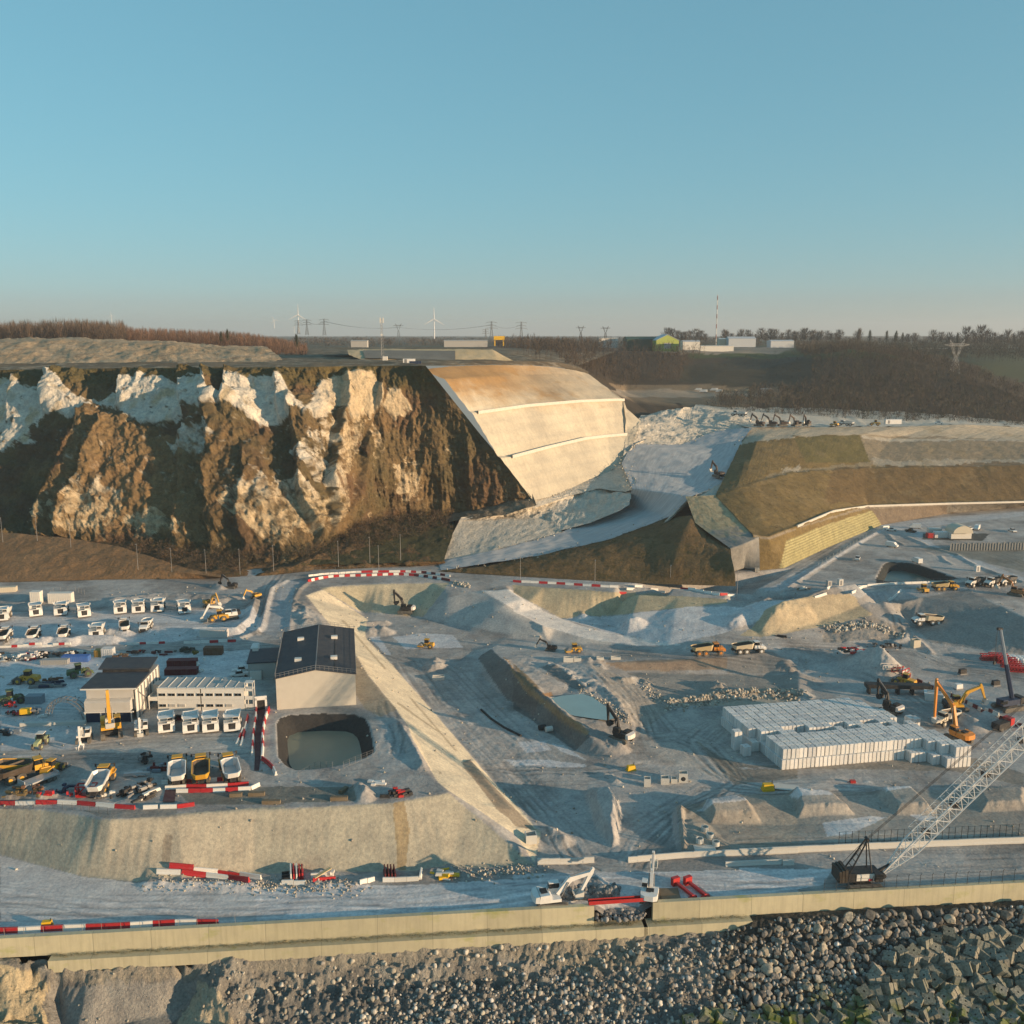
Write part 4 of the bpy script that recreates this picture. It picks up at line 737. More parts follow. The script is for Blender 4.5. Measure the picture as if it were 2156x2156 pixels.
# ------------------------------------------------------------------ mesh builder
class MB:
    def __init__(s): s.v = []; s.f = []; s.M = Matrix.Identity(4)
    def _a(s, vs, fs):
        n = len(s.v); s.v += [tuple(s.M @ Vector(v)) for v in vs]; s.f += [tuple(i + n for i in f) for f in fs]; return s
    def box(s, cx, cy, cz, sx, sy, sz, tx=1., ty=1., ox=0., oy=0., rz=0.):
        """box centred at cx,cy standing on cz; top scaled by tx,ty and shifted by ox,oy"""
        c, d = math.cos(rz), math.sin(rz); vs = []
        for k, (ax, ay, bx, by) in enumerate(((1, 1, 0, 0), (tx, ty, ox, oy))):
            for x, y in ((-.5, -.5), (.5, -.5), (.5, .5), (-.5, .5)):
                X, Y = x * sx * ax + bx, y * sy * ay + by; vs.append((cx + X * c - Y * d, cy + X * d + Y * c, cz + k * sz))
        return s._a(vs, [(3, 2, 1, 0), (4, 5, 6, 7), (0, 1, 5, 4), (1, 2, 6, 5), (2, 3, 7, 6), (3, 0, 4, 7)])
    def bar(s, a, b, r, n=6, r2=None):
        a, b = Vector(a), Vector(b); d = b - a
        if d.length < 1e-6: return s
        q = d.to_track_quat('Z', 'Y').to_matrix(); r2 = r if r2 is None else r2
        vs = []
        for p, rr in ((a, r), (b, r2)):
            for k in range(n):
                t = 2 * math.pi * (k + .5) / n; vs.append(p + q @ Vector((rr * math.cos(t), rr * math.sin(t), 0)))
        return s._a(vs, [(k, (k + 1) % n, n + (k + 1) % n, n + k) for k in range(n)] + [tuple(range(n))[::-1], tuple(range(n, 2 * n))])
    def prism(s, prof, x0, x1, axis='x', sc=1.0):
        """a profile of (y,z) swept along x (or (x,z) along y, or (x,y) along z)"""
        n = len(prof); cy = sum(p[0] for p in prof) / n; cz = sum(p[1] for p in prof) / n; vs = []
        for x, k in ((x0, 1.), (x1, sc)):
            for a, b in prof:
                a, b = cy + (a - cy) * k, cz + (b - cz) * k
                vs.append((x, a, b) if axis == 'x' else (a, x, b) if axis == 'y' else (a, b, x))
        return s._a(vs, [(k, (k + 1) % n, n + (k + 1) % n, n + k) for k in range(n)] + [tuple(range(n))[::-1], tuple(range(n, 2 * n))])
    def rings(s, rings, cap=True):
        n = len(rings[0]); vs = [v for r in rings for v in r]; fs = []
        for i in range(len(rings) - 1):
            for k in range(n): fs.append((i * n + k, i * n + (k + 1) % n, (i + 1) * n + (k + 1) % n, (i + 1) * n + k))
        if cap: fs += [tuple(range(n))[::-1], tuple((len(rings) - 1) * n + k for k in range(n))]
        return s._a(vs, fs)
    def quad(s, *p): return s._a(p, [tuple(range(len(p)))])
    def wheel(s, x, y, r, wd, n=14, z=None):
        z = r if z is None else z; rr = []
        for dx, k in ((-.5, .86), (-.4, 1), (.4, 1), (.5, .86)): rr.append([(x + dx * wd, y + r * k * math.cos(2 * math.pi * i / n), z + r * k * math.sin(2 * math.pi * i / n)) for i in range(n)])
        return s.rings(rr)
    def build(s, name, mat, parent=None, smooth=False):
        return meshobj(name, s.v, s.f, mat, parent, smooth)
def thing(name, label, cat, loc, rz=0., group=None):
    o = bpy.data.objects.new(name, None); C.objects.link(o); o.location = loc; o.rotation_euler = (0, 0, R(rz)); o.empty_display_size = .5
    tag(o, label, cat, group); return o
def dup(root, loc, rz=None, label=None, group=None):
    def cp(o, par):
        c = o.copy(); C.objects.link(c)
        if par: c.parent = par
        for ch in o.children: cp(ch, c)
        return c
    r = cp(root, None); r.location = loc
    if rz is not None: r.rotation_euler = (0, 0, R(rz))
    if label: r['label'] = label
    if group: r['group'] = group
    return r
def recolour(root, table):
    for o in [root] + list(root.children_recursive):
        if o.type == 'MESH':
            for i, m in enumerate(o.data.materials):
                if m in table:
                    o.data = o.data.copy(); o.data.materials[i] = table[m]
    return root
P_ = plain
white = P_('white_paint', (.72, .71, .68), .45, dirt=.30); yellow = P_('machine_yellow', (.62, .33, .035), .45, dirt=.25); orange = P_('machine_orange', (.60, .22, .03), .45, dirt=.25)
black = P_('black_frame', (.022, .022, .024), .6, dirt=.18); tyre = P_('dusty_tyre', (.06, .057, .052), .9, dirt=.75, dc=(.32, .29, .24)); glass = P_('dark_glass', (.012, .015, .018), .08, dirt=.12, spec=.5)
steel = P_('grey_steel', (.25, .25, .25), .45, .3, .4); bedgrey = P_('worn_steel_bed', (.46, .46, .46), .4, .3, .3); beddark = P_('dark_steel_bed', (.085, .065, .05), .6, .2, .25)
red = P_('barrier_red', (.42, .022, .028), .45, dirt=.18); barwhite = P_('barrier_white', (.74, .72, .67), .5, dirt=.25); maroon = P_('dark_red_paint', (.12, .012, .016), .5, dirt=.2)
brightred = P_('bright_red_steel', (.43, .03, .03), .4, dirt=.1); bluep = P_('blue_paint', (.05, .14, .42), .5, dirt=.2); slate = P_('slate_roof_sheet', (.045, .052, .065), .55, dirt=.12); navy = P_('dark_blue_steel', (.02, .035, .075), .5, dirt=.1)
creamw = P_('cream_cladding', (.56, .50, .39), .6, dirt=.12); offw = P_('site_cabin_white', (.68, .655, .60), .6, dirt=.15); greyw = P_('grey_cladding', (.42, .41, .385), .6, dirt=.15)
rubber = P_('track_shoes', (.10, .092, .08), .8, dirt=.7); greenp = P_('olive_green_paint', (.09, .13, .05), .5, dirt=.3); concrete = P_('precast_concrete', (.56, .545, .50), .85, dirt=.25, dc=(.38, .36, .32)); timber = P_('old_timber', (.16, .12, .075), .85, dirt=.4)
rust = P_('rust_steel', (.16, .075, .04), .8, dirt=.3); lamp_amber = P_('amber_paint', (.70, .42, .02), .5, dirt=.1); greyb = P_('blue_grey_paint', (.20, .25, .30), .5, dirt=.25); pinkwhite = P_('dusty_white_sheet', (.66, .60, .55), .6, dirt=.2)

# ------------------------------------------------------------------ vehicles (front towards +Y)
def rigid_truck(paint):
    t = thing('dump_truck', 'x', 'dump truck', (0, 0, 0))
    MB().box(0, -.6, .9, 1.5, 7.6, .7).box(0, 3.0, .8, 3.2, .5, .5).build('chassis', black, t)
    MB().box(0, 2.75, 1.1, 1.35, 1.1, 1.25).build('grille', black, t)
    m = MB().box(0, 3.35, .55, 3.9, .45, .45)
    m.build('bumper', paint, t)
    for x in (-1.42, 1.42): MB().box(x, 2.7, 1.0, 1.2, 1.5, 1.45, .85, .8).build('fender', paint, t)
    MB().box(0, 2.0, 2.4, 4.0, 1.9, .15).box(-1.9, 2.8, 2.55, .06, .06, .8).box(1.9, 2.8, 2.55, .06, .06, .8).box(0, 2.85, 3.2, 3.85, .06, .06).build('deck', paint, t)
    c = MB().box(-.95, 1.9, 2.55, 1.5, 1.5, 1.45, .9, .85).build('cab', paint, t); MB().box(-.95, 2.55, 2.95, 1.25, .35, .75, .95, .8, 0, -.1).build('windscreen', glass, c)
    b = MB(); W = 1.95
    b._a([(-W * .8, -4.2, 1.75), (W * .8, -4.2, 1.75), (W * .8, .9, 1.75), (-W * .8, .9, 1.75), (-W, -4.9, 3.1), (W, -4.9, 3.1), (W, 1.0, 3.9), (-W, 1.0, 3.9),
          (-W + .18, -4.85, 3.1), (W - .18, -4.85, 3.1), (W - .18, .8, 3.9), (-W + .18, .8, 3.9), (-W * .7, -4.1, 2.05), (W * .7, -4.1, 2.05), (W * .7, .5, 2.05), (-W * .7, .5, 2.05)],
         [(3, 2, 1, 0), (0, 1, 5, 4), (1, 2, 6, 5), (2, 3, 7, 6), (3, 0, 4, 7), (4, 5, 9, 8), (5, 6, 10, 9), (6, 7, 11, 10), (7, 4, 8, 11), (8, 9, 13, 12), (9, 10, 14, 13), (10, 11, 15, 14), (11, 8, 12, 15), (12, 13, 14, 15)])
    b.box(0, 1.9, 3.9, 3.5, 2.0, .16, 1, 1, 0, .15); 
    for x in (-1.85, 1.85): b._a([(x - .09, 1.0, 3.6), (x + .09, 1.0, 3.6), (x + .09, 3.0, 4.1), (x - .09, 3.0, 4.1), (x * 1.08 - .09, 1.0, 4.5), (x * 1.08 + .09, 1.0, 4.5), (x * 1.08 + .09, 3.0, 4.75), (x * 1.08 - .09, 3.0, 4.75)], [(3, 2, 1, 0), (4, 5, 6, 7), (0, 1, 5, 4), (1, 2, 6, 5), (2, 3, 7, 6), (3, 0, 4, 7)])
    b.build('dump_body', paint, t)
    for x, y, r, wd in ((-1.6, 1.7, .95, .7), (1.6, 1.7, .95, .7), (-1.35, -2.5, .98, 1.2), (1.35, -2.5, .98, 1.2)):
        w_ = MB().wheel(x, y, r, wd).build('wheel', tyre, t); MB().wheel(x + math.copysign(.06, x), y, r * .5, wd, 10, r).build('rim', paint, w_)
    return t
def artic_truck(paint, bedm, bpaint=None):
    bpaint = bpaint or paint
    t = thing('dump_truck', 'x', 'dump truck', (0, 0, 0))
    MB().box(0, -1.6, 1.0, 1.1, 6.4, .55).box(0, 2.9, .9, 1.3, 3.2, .6).build('chassis', black, t)
    MB().prism([(2.9, 1.4), (4.75, 1.2), (4.85, 1.7), (4.5, 2.15), (2.9, 2.5)], -1.15, 1.15).build('bonnet', paint, t)
    MB().box(0, 4.84, 1.15, 1.7, .1, .6).build('grille', black, t)
    c = MB().box(0, 2.2, 1.5, 2.3, 1.5, 1.0).box(0, 2.2, 3.35, 1.9, 1.5, .14).build('cab', paint, t)
    MB().box(0, 2.2, 2.5, 2.1, 1.42, .85, .9, .92).build('cab_glass', glass, c)
    MB().box(-1.55, 2.95, 2.0, .1, .1, 1.3).box(1.55, 2.95, 2.0, .1, .1, 1.3).box(0, 2.95, 3.3, 3.4, .08, .08).box(-1.65, 2.95, 2.9, .3, .1, .6).box(1.65, 2.95, 2.9, .3, .1, .6).build('mirror_arm', black, t)
    for x in (-1.3, 1.3): MB().box(x, 3.2, 1.75, .75, 1.7, .16, .9, .9).build('mudguard', paint, t)
    W = 1.62; oc = lambda w_, y0, y1, c0, c1, z0, z1: [(-w_ + c0, y0, z0), (w_ - c0, y0, z0), (w_, y0 + c0 * 1.3, z0), (w_, y1 - c1, z1), (w_ - c1, y1, z1), (-w_ + c1, y1, z1), (-w_, y1 - c1, z1), (-w_, y0 + c0 * 1.3, z0)]
    b = MB().rings([oc(1.2, -4.3, .9, .3, .3, 1.55, 1.55), oc(W, -4.9, 1.35, .75, .75, 2.65, 3.15), oc(W - .16, -4.72, 1.15, .72, .7, 2.66, 3.16), oc(W - .2, -4.66, 1.1, .72, .7, 2.5, 3.0)], False)
    b.build('dump_body', bpaint, t)
    MB().rings([oc(1.0, -4.0, .5, .3, .3, 1.85, 1.85), oc(W - .19, -4.67, 1.11, .72, .7, 2.52, 3.02)], False)._a(oc(1.0, -4.0, .5, .3, .3, 1.85, 1.85), [tuple(range(8))]).build('bed_lining', bedm, t)
    for y in (3.3, -.9, -2.8):
        for x in (-1.2, 1.2):
            w_ = MB().wheel(x, y, .88, .68).build('wheel', tyre, t); MB().wheel(x + math.copysign(.05, x), y, .42, .68, 10, .88).build('rim', paint, w_)
    return t
def excavator(paint, swing=0., boom=48., stick=-75., bucket=-40., size=1., cw=None, bl=5.6, slen=3.1, track_rot=0., tool='bucket', bodyw=2.9):
    """swing turns the house and boom on the tracks; boom, stick: degrees above the horizon"""
    cw = cw or paint; t = thing('excavator', 'x', 'excavator', (0, 0, 0)); Z = Matrix.Rotation(R(track_rot), 4, 'Z')
    for x in (-1.25, 1.25):
        m = MB(); m.M = Matrix.Scale(size, 4) @ Z; pr = []
        for k in range(7): a = R(-90 + 30 * k); pr.append((1.85 + .5 * math.cos(a), .5 + .5 * math.sin(a)))
        for k in range(7): a = R(90 + 30 * k); pr.append((-1.85 + .5 * math.cos(a), .5 + .5 * math.sin(a)))
        m.prism(pr, x - .32, x + .32).build('track', rubber, t)
    m = MB(); m.M = Matrix.Scale(size, 4) @ Z; m.box(0, 0, .35, 1.9, 2.0, .6).bar((0, 0, .9), (0, 0, 1.2), .7, 12).build('undercarriage', black, t)
    S_ = Matrix.Scale(size, 4) @ Matrix.Rotation(R(swing), 4, 'Z')
    def part(name, mat, fn, par=t):
        m = MB(); m.M = S_; fn(m); return m.build(name, mat, par)
    w2 = bodyw / 2
    part('house', paint, lambda m: m.box(0, -.5, 1.2, bodyw, 3.2, .45).prism([(-2.1, 1.65), (-.3, 1.65), (-.3, 2.25), (-.6, 2.45), (-2.0, 2.35)], .25, w2).prism([(-2.1, 1.65), (-.6, 1.65), (-.6, 2.2), (-2.0, 2.3)], -w2, .25))
    part('engine_cover', black, lambda m: m.box(.1, -1.3, 2.3, 1.3, 1.0, .18))
    part('counterweight', cw, lambda m: m.rings([[(-w2, -2.1, 1.25), (w2, -2.1, 1.25), (w2 - .1, -2.75, 1.3), (w2 * .5, -3.05, 1.3), (-w2 * .5, -3.05, 1.3), (-w2 + .1, -2.75, 1.3)], [(-w2, -2.1, 2.3), (w2, -2.1, 2.3), (w2 - .1, -2.65, 2.2), (w2 * .5, -2.95, 2.15), (-w2 * .5, -2.95, 2.15), (-w2 + .1, -2.65, 2.2)]]))
    c = part('cab', paint, lambda m: m.box(-w2 + .5, .45, 1.65, .98, 1.7, .6).box(-w2 + .5, .42, 3.0, .95, 1.55, .1))
    part('cab_glass', glass, lambda m: m.box(-w2 + .5, .45, 2.25, .92, 1.62, .76, .93, .9), c)
    a = R(boom); p0 = Vector((.15, .75, 1.75)); L1 = bl * .48
    a1, a2 = a + R(16), a - R(20)
    k1 = p0 + Vector((0, math.cos(a1), math.sin(a1))) * L1; p1 = k1 + Vector((0, math.cos(a2), math.sin(a2))) * (bl * .54)
    def limb(m, a, b, h0, h1, wd):
        d = (b - a).normalized(); n = Vector((0, -d.z, d.y))
        pts = [a - n * h0 * .5, b - n * h1 * .5, b + n * h1 * .5, a + n * h0 * .5]; m.prism([(q.y, q.z) for q in pts], a.x - wd / 2, a.x + wd / 2)
    part('boom', paint, lambda m: (limb(m, p0, k1, .55, .8, .55), limb(m, k1 - (p1 - k1).normalized() * .12, p1, .78, .42, .5)))
    part('boom_ram', steel, lambda m: (m.bar((-.28, 1.3, 1.5), (k1.x - .43, k1.y - .3, k1.z - .3), .09), m.bar((.58, 1.3, 1.5), (k1.x + .43, k1.y - .3, k1.z - .3), .09), m.bar(k1 + Vector((0, 0, .5)), p1 + Vector((0, -.25, .55)), .09)))
    s_ = R(stick); p2 = p1 + Vector((0, math.cos(s_), math.sin(s_))) * slen; q = p1 - Vector((0, math.cos(s_), math.sin(s_))) * .7
    part('stick', paint, lambda m: (limb(m, q + Vector((0, 0, .05)), p1, .35, .62, .42), limb(m, p1, p2, .62, .3, .42)))
    if tool == 'bucket':
        bm = R(bucket); d = Vector((0, math.cos(bm), math.sin(bm))); n = Vector((0, -d.z, d.y))
        def bk(m):
            pr = [p2 + n * .25 - d * .1, p2 + d * .9 + n * .35, p2 + d * 1.25 - n * .2, p2 + d * 1.1 - n * .9, p2 + d * .55 - n * 1.15, p2 + d * .5 - n * 1.0, p2 + d * .95 - n * .75, p2 + d * .2 - n * .1]
            m.prism([(v.y, v.z) for v in pr], p2.x - .62, p2.x + .62)
            for x in (-.62, .62): m.prism([(v.y, v.z) for v in (p2 + n * .2, p2 + d * .9 + n * .3, p2 + d * 1.2 - n * .2, p2 + d * 1.05 - n * .85, p2 + d * .5 - n * 1.05)], p2.x + x - .04, p2.x + x + .04)
            for x in (-.5, -.17, .17, .5): m.box(p2.x + x, (p2 + d * .5 - n * 1.2).y, (p2 + d * .5 - n * 1.2).z - .2, .14, .14, .3)
        part('bucket', concrete if paint is not black else black, bk)
    elif tool == 'grab':
        def gb(m):
            m.bar(p2, p2 + Vector((0, 0, -.7)), .35, 8)
            for k in range(5):
                g = 2 * math.pi * k / 5; dd = Vector((math.cos(g), math.sin(g), 0)); b0 = p2 + Vector((0, 0, -.7))
                m.bar(b0, b0 + dd * .9 + Vector((0, 0, -.35)), .14); m.bar(b0 + dd * .9 + Vector((0, 0, -.35)), b0 + dd * .8 + Vector((0, 0, -1.2)), .13, 6, .03)
        part('grab', paint, gb)
    else:
        part('breaker', black, lambda m: (m.bar(p2, p2 + Vector((0, .1, -1.3)), .24, 8), m.bar(p2 + Vector((0, .1, -1.3)), p2 + Vector((0, .15, -2.1)), .07, 6)))
    return t
def loader(paint, size=1., bucket=True):
    t = thing('wheel_loader', 'x', 'wheel loader', (0, 0, 0)); S_ = Matrix.Scale(size, 4)
    def part(n, mat, fn, par=t): m = MB(); m.M = S_; fn(m); return m.build(n, mat, par)
    part('rear_body', paint, lambda m: m.prism([(-3.4, .9), (-.6, .9), (-.6, 2.1), (-3.2, 1.9)], -1.0, 1.0)); part('front_frame', paint, lambda m: m.prism([(-.2, .8), (1.7, .7), (1.6, 1.5), (.2, 1.9)], -.55, .55))
    c = part('cab', paint, lambda m: m.box(0, -.7, 1.6, 1.5, 1.5, .5).box(0, -.7, 3.2, 1.6, 1.6, .14)); part('cab_glass', glass, lambda m: m.box(0, -.7, 2.1, 1.45, 1.45, 1.1, .95, .92), c)
    part('lift_arm', paint, lambda m: [m.prism([(.3, 1.6), (2.7, .5), (2.8, .75), (.5, 2.0)], x - .13, x + .13) for x in (-.65, .65)])
    if bucket: part('bucket', steel, lambda m: m.prism([(2.5, .15), (3.9, .1), (3.9, .2), (2.8, .4), (2.75, 1.3), (2.55, 1.3)], -1.5, 1.5))
    for x in (-1.1, 1.1):
        for y in (1.35, -1.9):
            def fn(m): m.wheel(x, y, .85, .65)
            w_ = part('wheel', tyre, fn); part('rim', paint, lambda m: m.wheel(x + math.copysign(.05, x), y, .42, .65, 10, .85), w_)
    return t
def roller(paint):
    t = thing('road_roller', 'x', 'road roller', (0, 0, 0))
    MB().prism([(-2.7, .8), (-.3, .8), (-.3, 1.7), (-2.5, 1.8)], -.9, .9).build('rear_body', paint, t); MB().box(0, 1.7, .55, 2.3, 2.0, .35).box(0, .55, .6, 1.0, .8, .5).build('drum_frame', paint, t)
    c = MB().box(0, -.3, 1.5, 1.5, 1.4, .35).box(0, -.3, 2.9, 1.6, 1.6, .12).build('cab', paint, t); MB().box(0, -.3, 1.85, 1.42, 1.32, 1.05).build('cab_glass', glass, c)
    MB().wheel(0, 1.7, .8, 2.05, 18).build('drum', steel, t)
    for x in (-.85, .85):
        w_ = MB().wheel(x, -1.6, .8, .6).build('wheel', tyre, t); MB().wheel(x + math.copysign(.05, x), -1.6, .4, .6, 10, .8).build('rim', paint, w_)
    return t
def tractor(paint):
    t = thing('tractor', 'x', 'tractor', (0, 0, 0))
    MB().prism([(.4, 1.0), (2.6, 1.0), (2.7, 1.5), (2.2, 1.8), (.4, 1.9)], -.45, .45).build('bonnet', paint, t); MB().box(0, -.3, .8, .9, 2.4, .6).build('chassis', black, t)
    c = MB().box(0, -.5, 2.95, 1.7, 1.7, .14).build('cab_roof', offw, t); MB().box(0, -.5, 1.4, 1.5, 1.5, 1.55, .92, .95).build('cab_glass', glass, c)
    for x, y, r, wd in ((-.95, -1.0, .95, .55), (.95, -1.0, .95, .55), (-.9, 1.9, .65, .42), (.9, 1.9, .65, .42)):
        w_ = MB().wheel(x, y, r, wd).build('wheel', tyre, t); MB().wheel(x + math.copysign(.05, x), y, r * .5, wd, 10, r).build('rim', paint, w_)
    for x in (-.95, .95): MB().prism([(-2.0, 1.5), (-1.6, 1.95), (-.5, 1.95), (-.1, 1.6), (-.1, 1.75), (-.5, 2.1), (-1.7, 2.1), (-2.1, 1.6)], x - .3, x + .3).build('mudguard', paint, t)
    return t
def pickup(paint, van=False):
    t = thing('van' if van else 'pickup', 'x', 'van' if van else 'car', (0, 0, 0))
    if van: MB().prism([(-2.6, .4), (2.5, .4), (2.6, 1.0), (1.9, 1.3), (1.1, 2.2), (-2.6, 2.25)], -.95, .95).build('body', paint, t); MB().box(0, 1.5, 1.35, 1.7, .55, .55, .95, .3, 0, -.25).build('windscreen', glass, t)
    else:
        MB().prism([(-2.5, .45), (2.5, .45), (2.55, .95), (1.2, 1.1), (-2.5, 1.1)], -.9, .9).build('body', paint, t); c = MB().box(0, .0, 1.1, 1.7, 2.0, .62, .85, .62).build('cabin', glass, t); MB().box(0, 0, 1.72, 1.4, 1.2, .07).build('roof', paint, c)
    for x in (-.8, .8):
        for y in (1.6, -1.6): MB().wheel(x, y, .36, .25, 10).build('wheel', tyre, t)
    return t
PROTO = {}
def put(key, make, fr, x, y, rz, label, group=None, z0=9., loc=None, recol=None, scale=None):
    p = loc or GP(fr, x, y, z0); rz += math.degrees(math.atan2(-p.x, p.y))
    if key not in PROTO:
        o = make(); PROTO[key] = o; o.location = p; o.rotation_euler = (0, 0, R(rz)); o['label'] = label
        if group: o['group'] = group
    else: o = dup(PROTO[key], p, rz, label, group)
    if scale: o.scale = (scale,) * 3
    if recol: recolour(o, recol)
    return o
FR.update({'v': (1740, 1480, 4.6), 'w': (160, 1380, 8.05), 'x': (1080, 1800, 4.025), 'y': (540, 1760, 4.025)})
def corrug(name, c, axis=0, sc=6., dirt=.15, rough=.55):
    m, t, bs = newmat(name); co = objco(t); wv = nd(t, 'ShaderNodeTexWave'); wv.bands_direction = 'XYZ'[axis]; wv.inputs['Scale'].default_value = sc; t.links.new(co, wv.inputs[0])
    f = noise(t, co, .5, 5, .6)[0]; g = nd(t, 'ShaderNodeMath', operation='MULTIPLY'); t.links.new(f, g.inputs[0]); g.inputs[1].default_value = dirt
    col = mix(t, c, (.30, .27, .22), g.outputs[0]); col = mix(t, col, (.80, .80, .80), .12, 'MULTIPLY'); t.links.new(col, bs.inputs['Base Color']); bs.inputs['Roughness'].default_value = rough; bs.inputs['Specular IOR Level'].default_value = .35
    bump(t, wv.outputs[1], bs, .5, .08); return m
c_cream = corrug('cream_corrugated_cladding', (.60, .56, .48), 0, 3.2); c_roof = corrug('dark_standing_seam_roof', (.040, .046, .058), 1, 1.6, .10); c_grey = corrug('pale_corrugated_sheet', (.55, .53, .49), 0, 5.0); c_cont = corrug('container_sheet', (.60, .62, .63), 0, 6.)
# ------------------------------------------------------------------ large hall
def hall():
    t = thing('hall', 'large cream hall with a dark gabled roof and four roof vents', 'hall', (-51.7, 242.6, PLAT), 10)
    hw, hl, e, r = 9.65, 18.6, 8.0, 9.7
    MB().prism([(-hw, -.3), (hw, -.3), (hw, e), (0, r), (-hw, e)], -hl, hl, 'y').build('wall', c_cream, t)
    rf = MB()
    for s in (-1, 1): rf._a([(s * (hw + .25), -hl - .3, e + .05), (s * (hw + .25), hl + .3, e + .05), (0, hl + .3, r + .10), (0, -hl - .3, r + .10), (s * (hw + .25), -hl - .3, e + .25), (s * (hw + .25), hl + .3, e + .25), (0, hl + .3, r + .32), (0, -hl - .3, r + .32)], [(0, 1, 2, 3), (7, 6, 5, 4), (0, 4, 5, 1), (1, 5, 6, 2), (2, 6, 7, 3), (3, 7, 4, 0)])
    ro = rf.build('roof', c_roof, t)
    MB().bar((0, -hl - .35, r + .33), (0, hl + .35, r + .33), .16, 4).build('ridge_cap', steel, ro)
    for x in (-4.6, 4.4):
        for y in (-9.5, 7.5):
            z = r - (r - e) * abs(x) / hw + .3; MB().box(x, y, z, 1.7, 1.3, .8).build('roof_vent', offw, ro)
    MB().box(4.6, 0, r - (r - e) * .48 + .3, .25, 34, .12).build('walkway_strip', black, ro)
    rl = MB()
    for s in (-1, 1):
        for k in range(34): rl.bar((s * (hw + .2), -hl + 1.1 * k, e + .2), (s * (hw + .2), -hl + 1.1 * k, e + 1.3), .05, 4)
        for h in (.75, 1.3): rl.bar((s * (hw + .2), -hl, e + h), (s * (hw + .2), hl, e + h), .045, 4)
    for y in (-hl - .2, hl + .2):
        for k in range(19): x = -hw + hw * k / 9; z = r - (r - e) * abs(x) / hw + .3; rl.bar((x, y, z), (x, y, z + 1.1), .05, 4)
        for h in (.85, 1.4):
            for s in (-1, 1): rl.bar((s * hw, y, e + h), (0, y, r + h), .045, 4)
    rl.build('guard_rail', steel, ro)
    for x in (-3.5, 3.2): MB().box(x, hl + .05, 0, 4, .12, 4.6).build('roller_door', greyw, t)
    return t
hall()
def annex():
    t = thing('annex', 'low grey annex with a flat dark roof against the left side of the hall', 'building', (-68.2, 250, PLAT), 10)
    MB().box(0, 0, -.2, 7.2, 11, 4.6).build('wall', greyw, t); r = MB().box(0, 0, 4.4, 7.8, 11.6, .35).build('roof', slate, t); MB().box(-1, -5.55, .1, 2.2, .1, 2.4).build('door', steel, t); MB().box(-2.4, 4.4, 4.75, 1.6, 1.6, .9).build('roof_unit', offw, r)
annex()
def workshop():
    t = thing('workshop', 'workshop with two dark sheet roofs and a cream front beside the site offices', 'workshop', (-96.2, 217.0, PLAT), 3)
    MB().box(0, 9.0, 2.2, 11.6, 17.6, 5.2).build('wall', greyw, t)
    MB()._a([(-6.4, -1.3, 8.15), (6.5, -1.3, 8.15), (6.0, 10.6, 7.75), (-6.9, 10.6, 7.75), (-6.4, -1.3, 8.45), (6.5, -1.3, 8.45), (6.0, 10.6, 8.05), (-6.9, 10.6, 8.05)], [(3, 2, 1, 0), (4, 5, 6, 7), (0, 1, 5, 4), (1, 2, 6, 5), (2, 3, 7, 6), (3, 0, 4, 7)]).build('front_roof', c_roof, t)
    MB()._a([(-6.9, 11.2, 8.5), (6.0, 11.2, 8.5), (5.7, 18.2, 9.1), (-7.4, 18.2, 9.1), (-6.9, 11.2, 8.75), (6.0, 11.2, 8.75), (5.7, 18.2, 9.35), (-7.4, 18.2, 9.35)], [(3, 2, 1, 0), (4, 5, 6, 7), (0, 1, 5, 4), (1, 2, 6, 5), (2, 3, 7, 6), (3, 0, 4, 7)]).build('rear_roof', c_roof, t)
    MB().box(0, 10.9, 7.9, 11.4, .4, .7).build('roof_gap_shade', black, t); MB().box(0, -1.5, 8.0, 13.0, .25, .28).build('gutter', offw, t)  # black strip stands for the shade in the gap between the roofs
    MB().box(-.1, -.2, 5.1, 11.0, .5, 2.7).build('fascia', c_grey, t); MB().prism([(-1.9, 2.7), (-.3, 2.7), (-.3, 5.6), (-1.6, 5.2), (-1.9, 4.9)], -5.7, 5.0).build('corrugated_lean_to', c_grey, t)
    MB().box(-.3, -1.2, 0, 10.4, 1.4, 2.4).build('shaded_bay', navy, t); p = MB()  # navy block stands for the shade of the open bay and its bluish containers
    for x in (-5.6, -2.0, 1.6, 5.2): p.box(x, -2.1, 0, .22, .22, 2.7)
    p.box(0, -2.1, 2.5, 11.6, .3, .25).build('gantry', offw, t)
    sw = MB().box(5.95, 8.3, .2, .16, 17.6, 7.2).build('side_wall', offw, t); q = MB()
    for k in range(8): q.box(6.1, 1.0 + 2.25 * k, 0, .3, .35, 7.3)
    q.bar((6.3, .5, .4), (6.3, 9.5, 6.8), .12, 4).bar((6.3, 9.5, .4), (6.3, .5, 6.8), .1, 4).build('side_frame', steel, sw)
workshop()
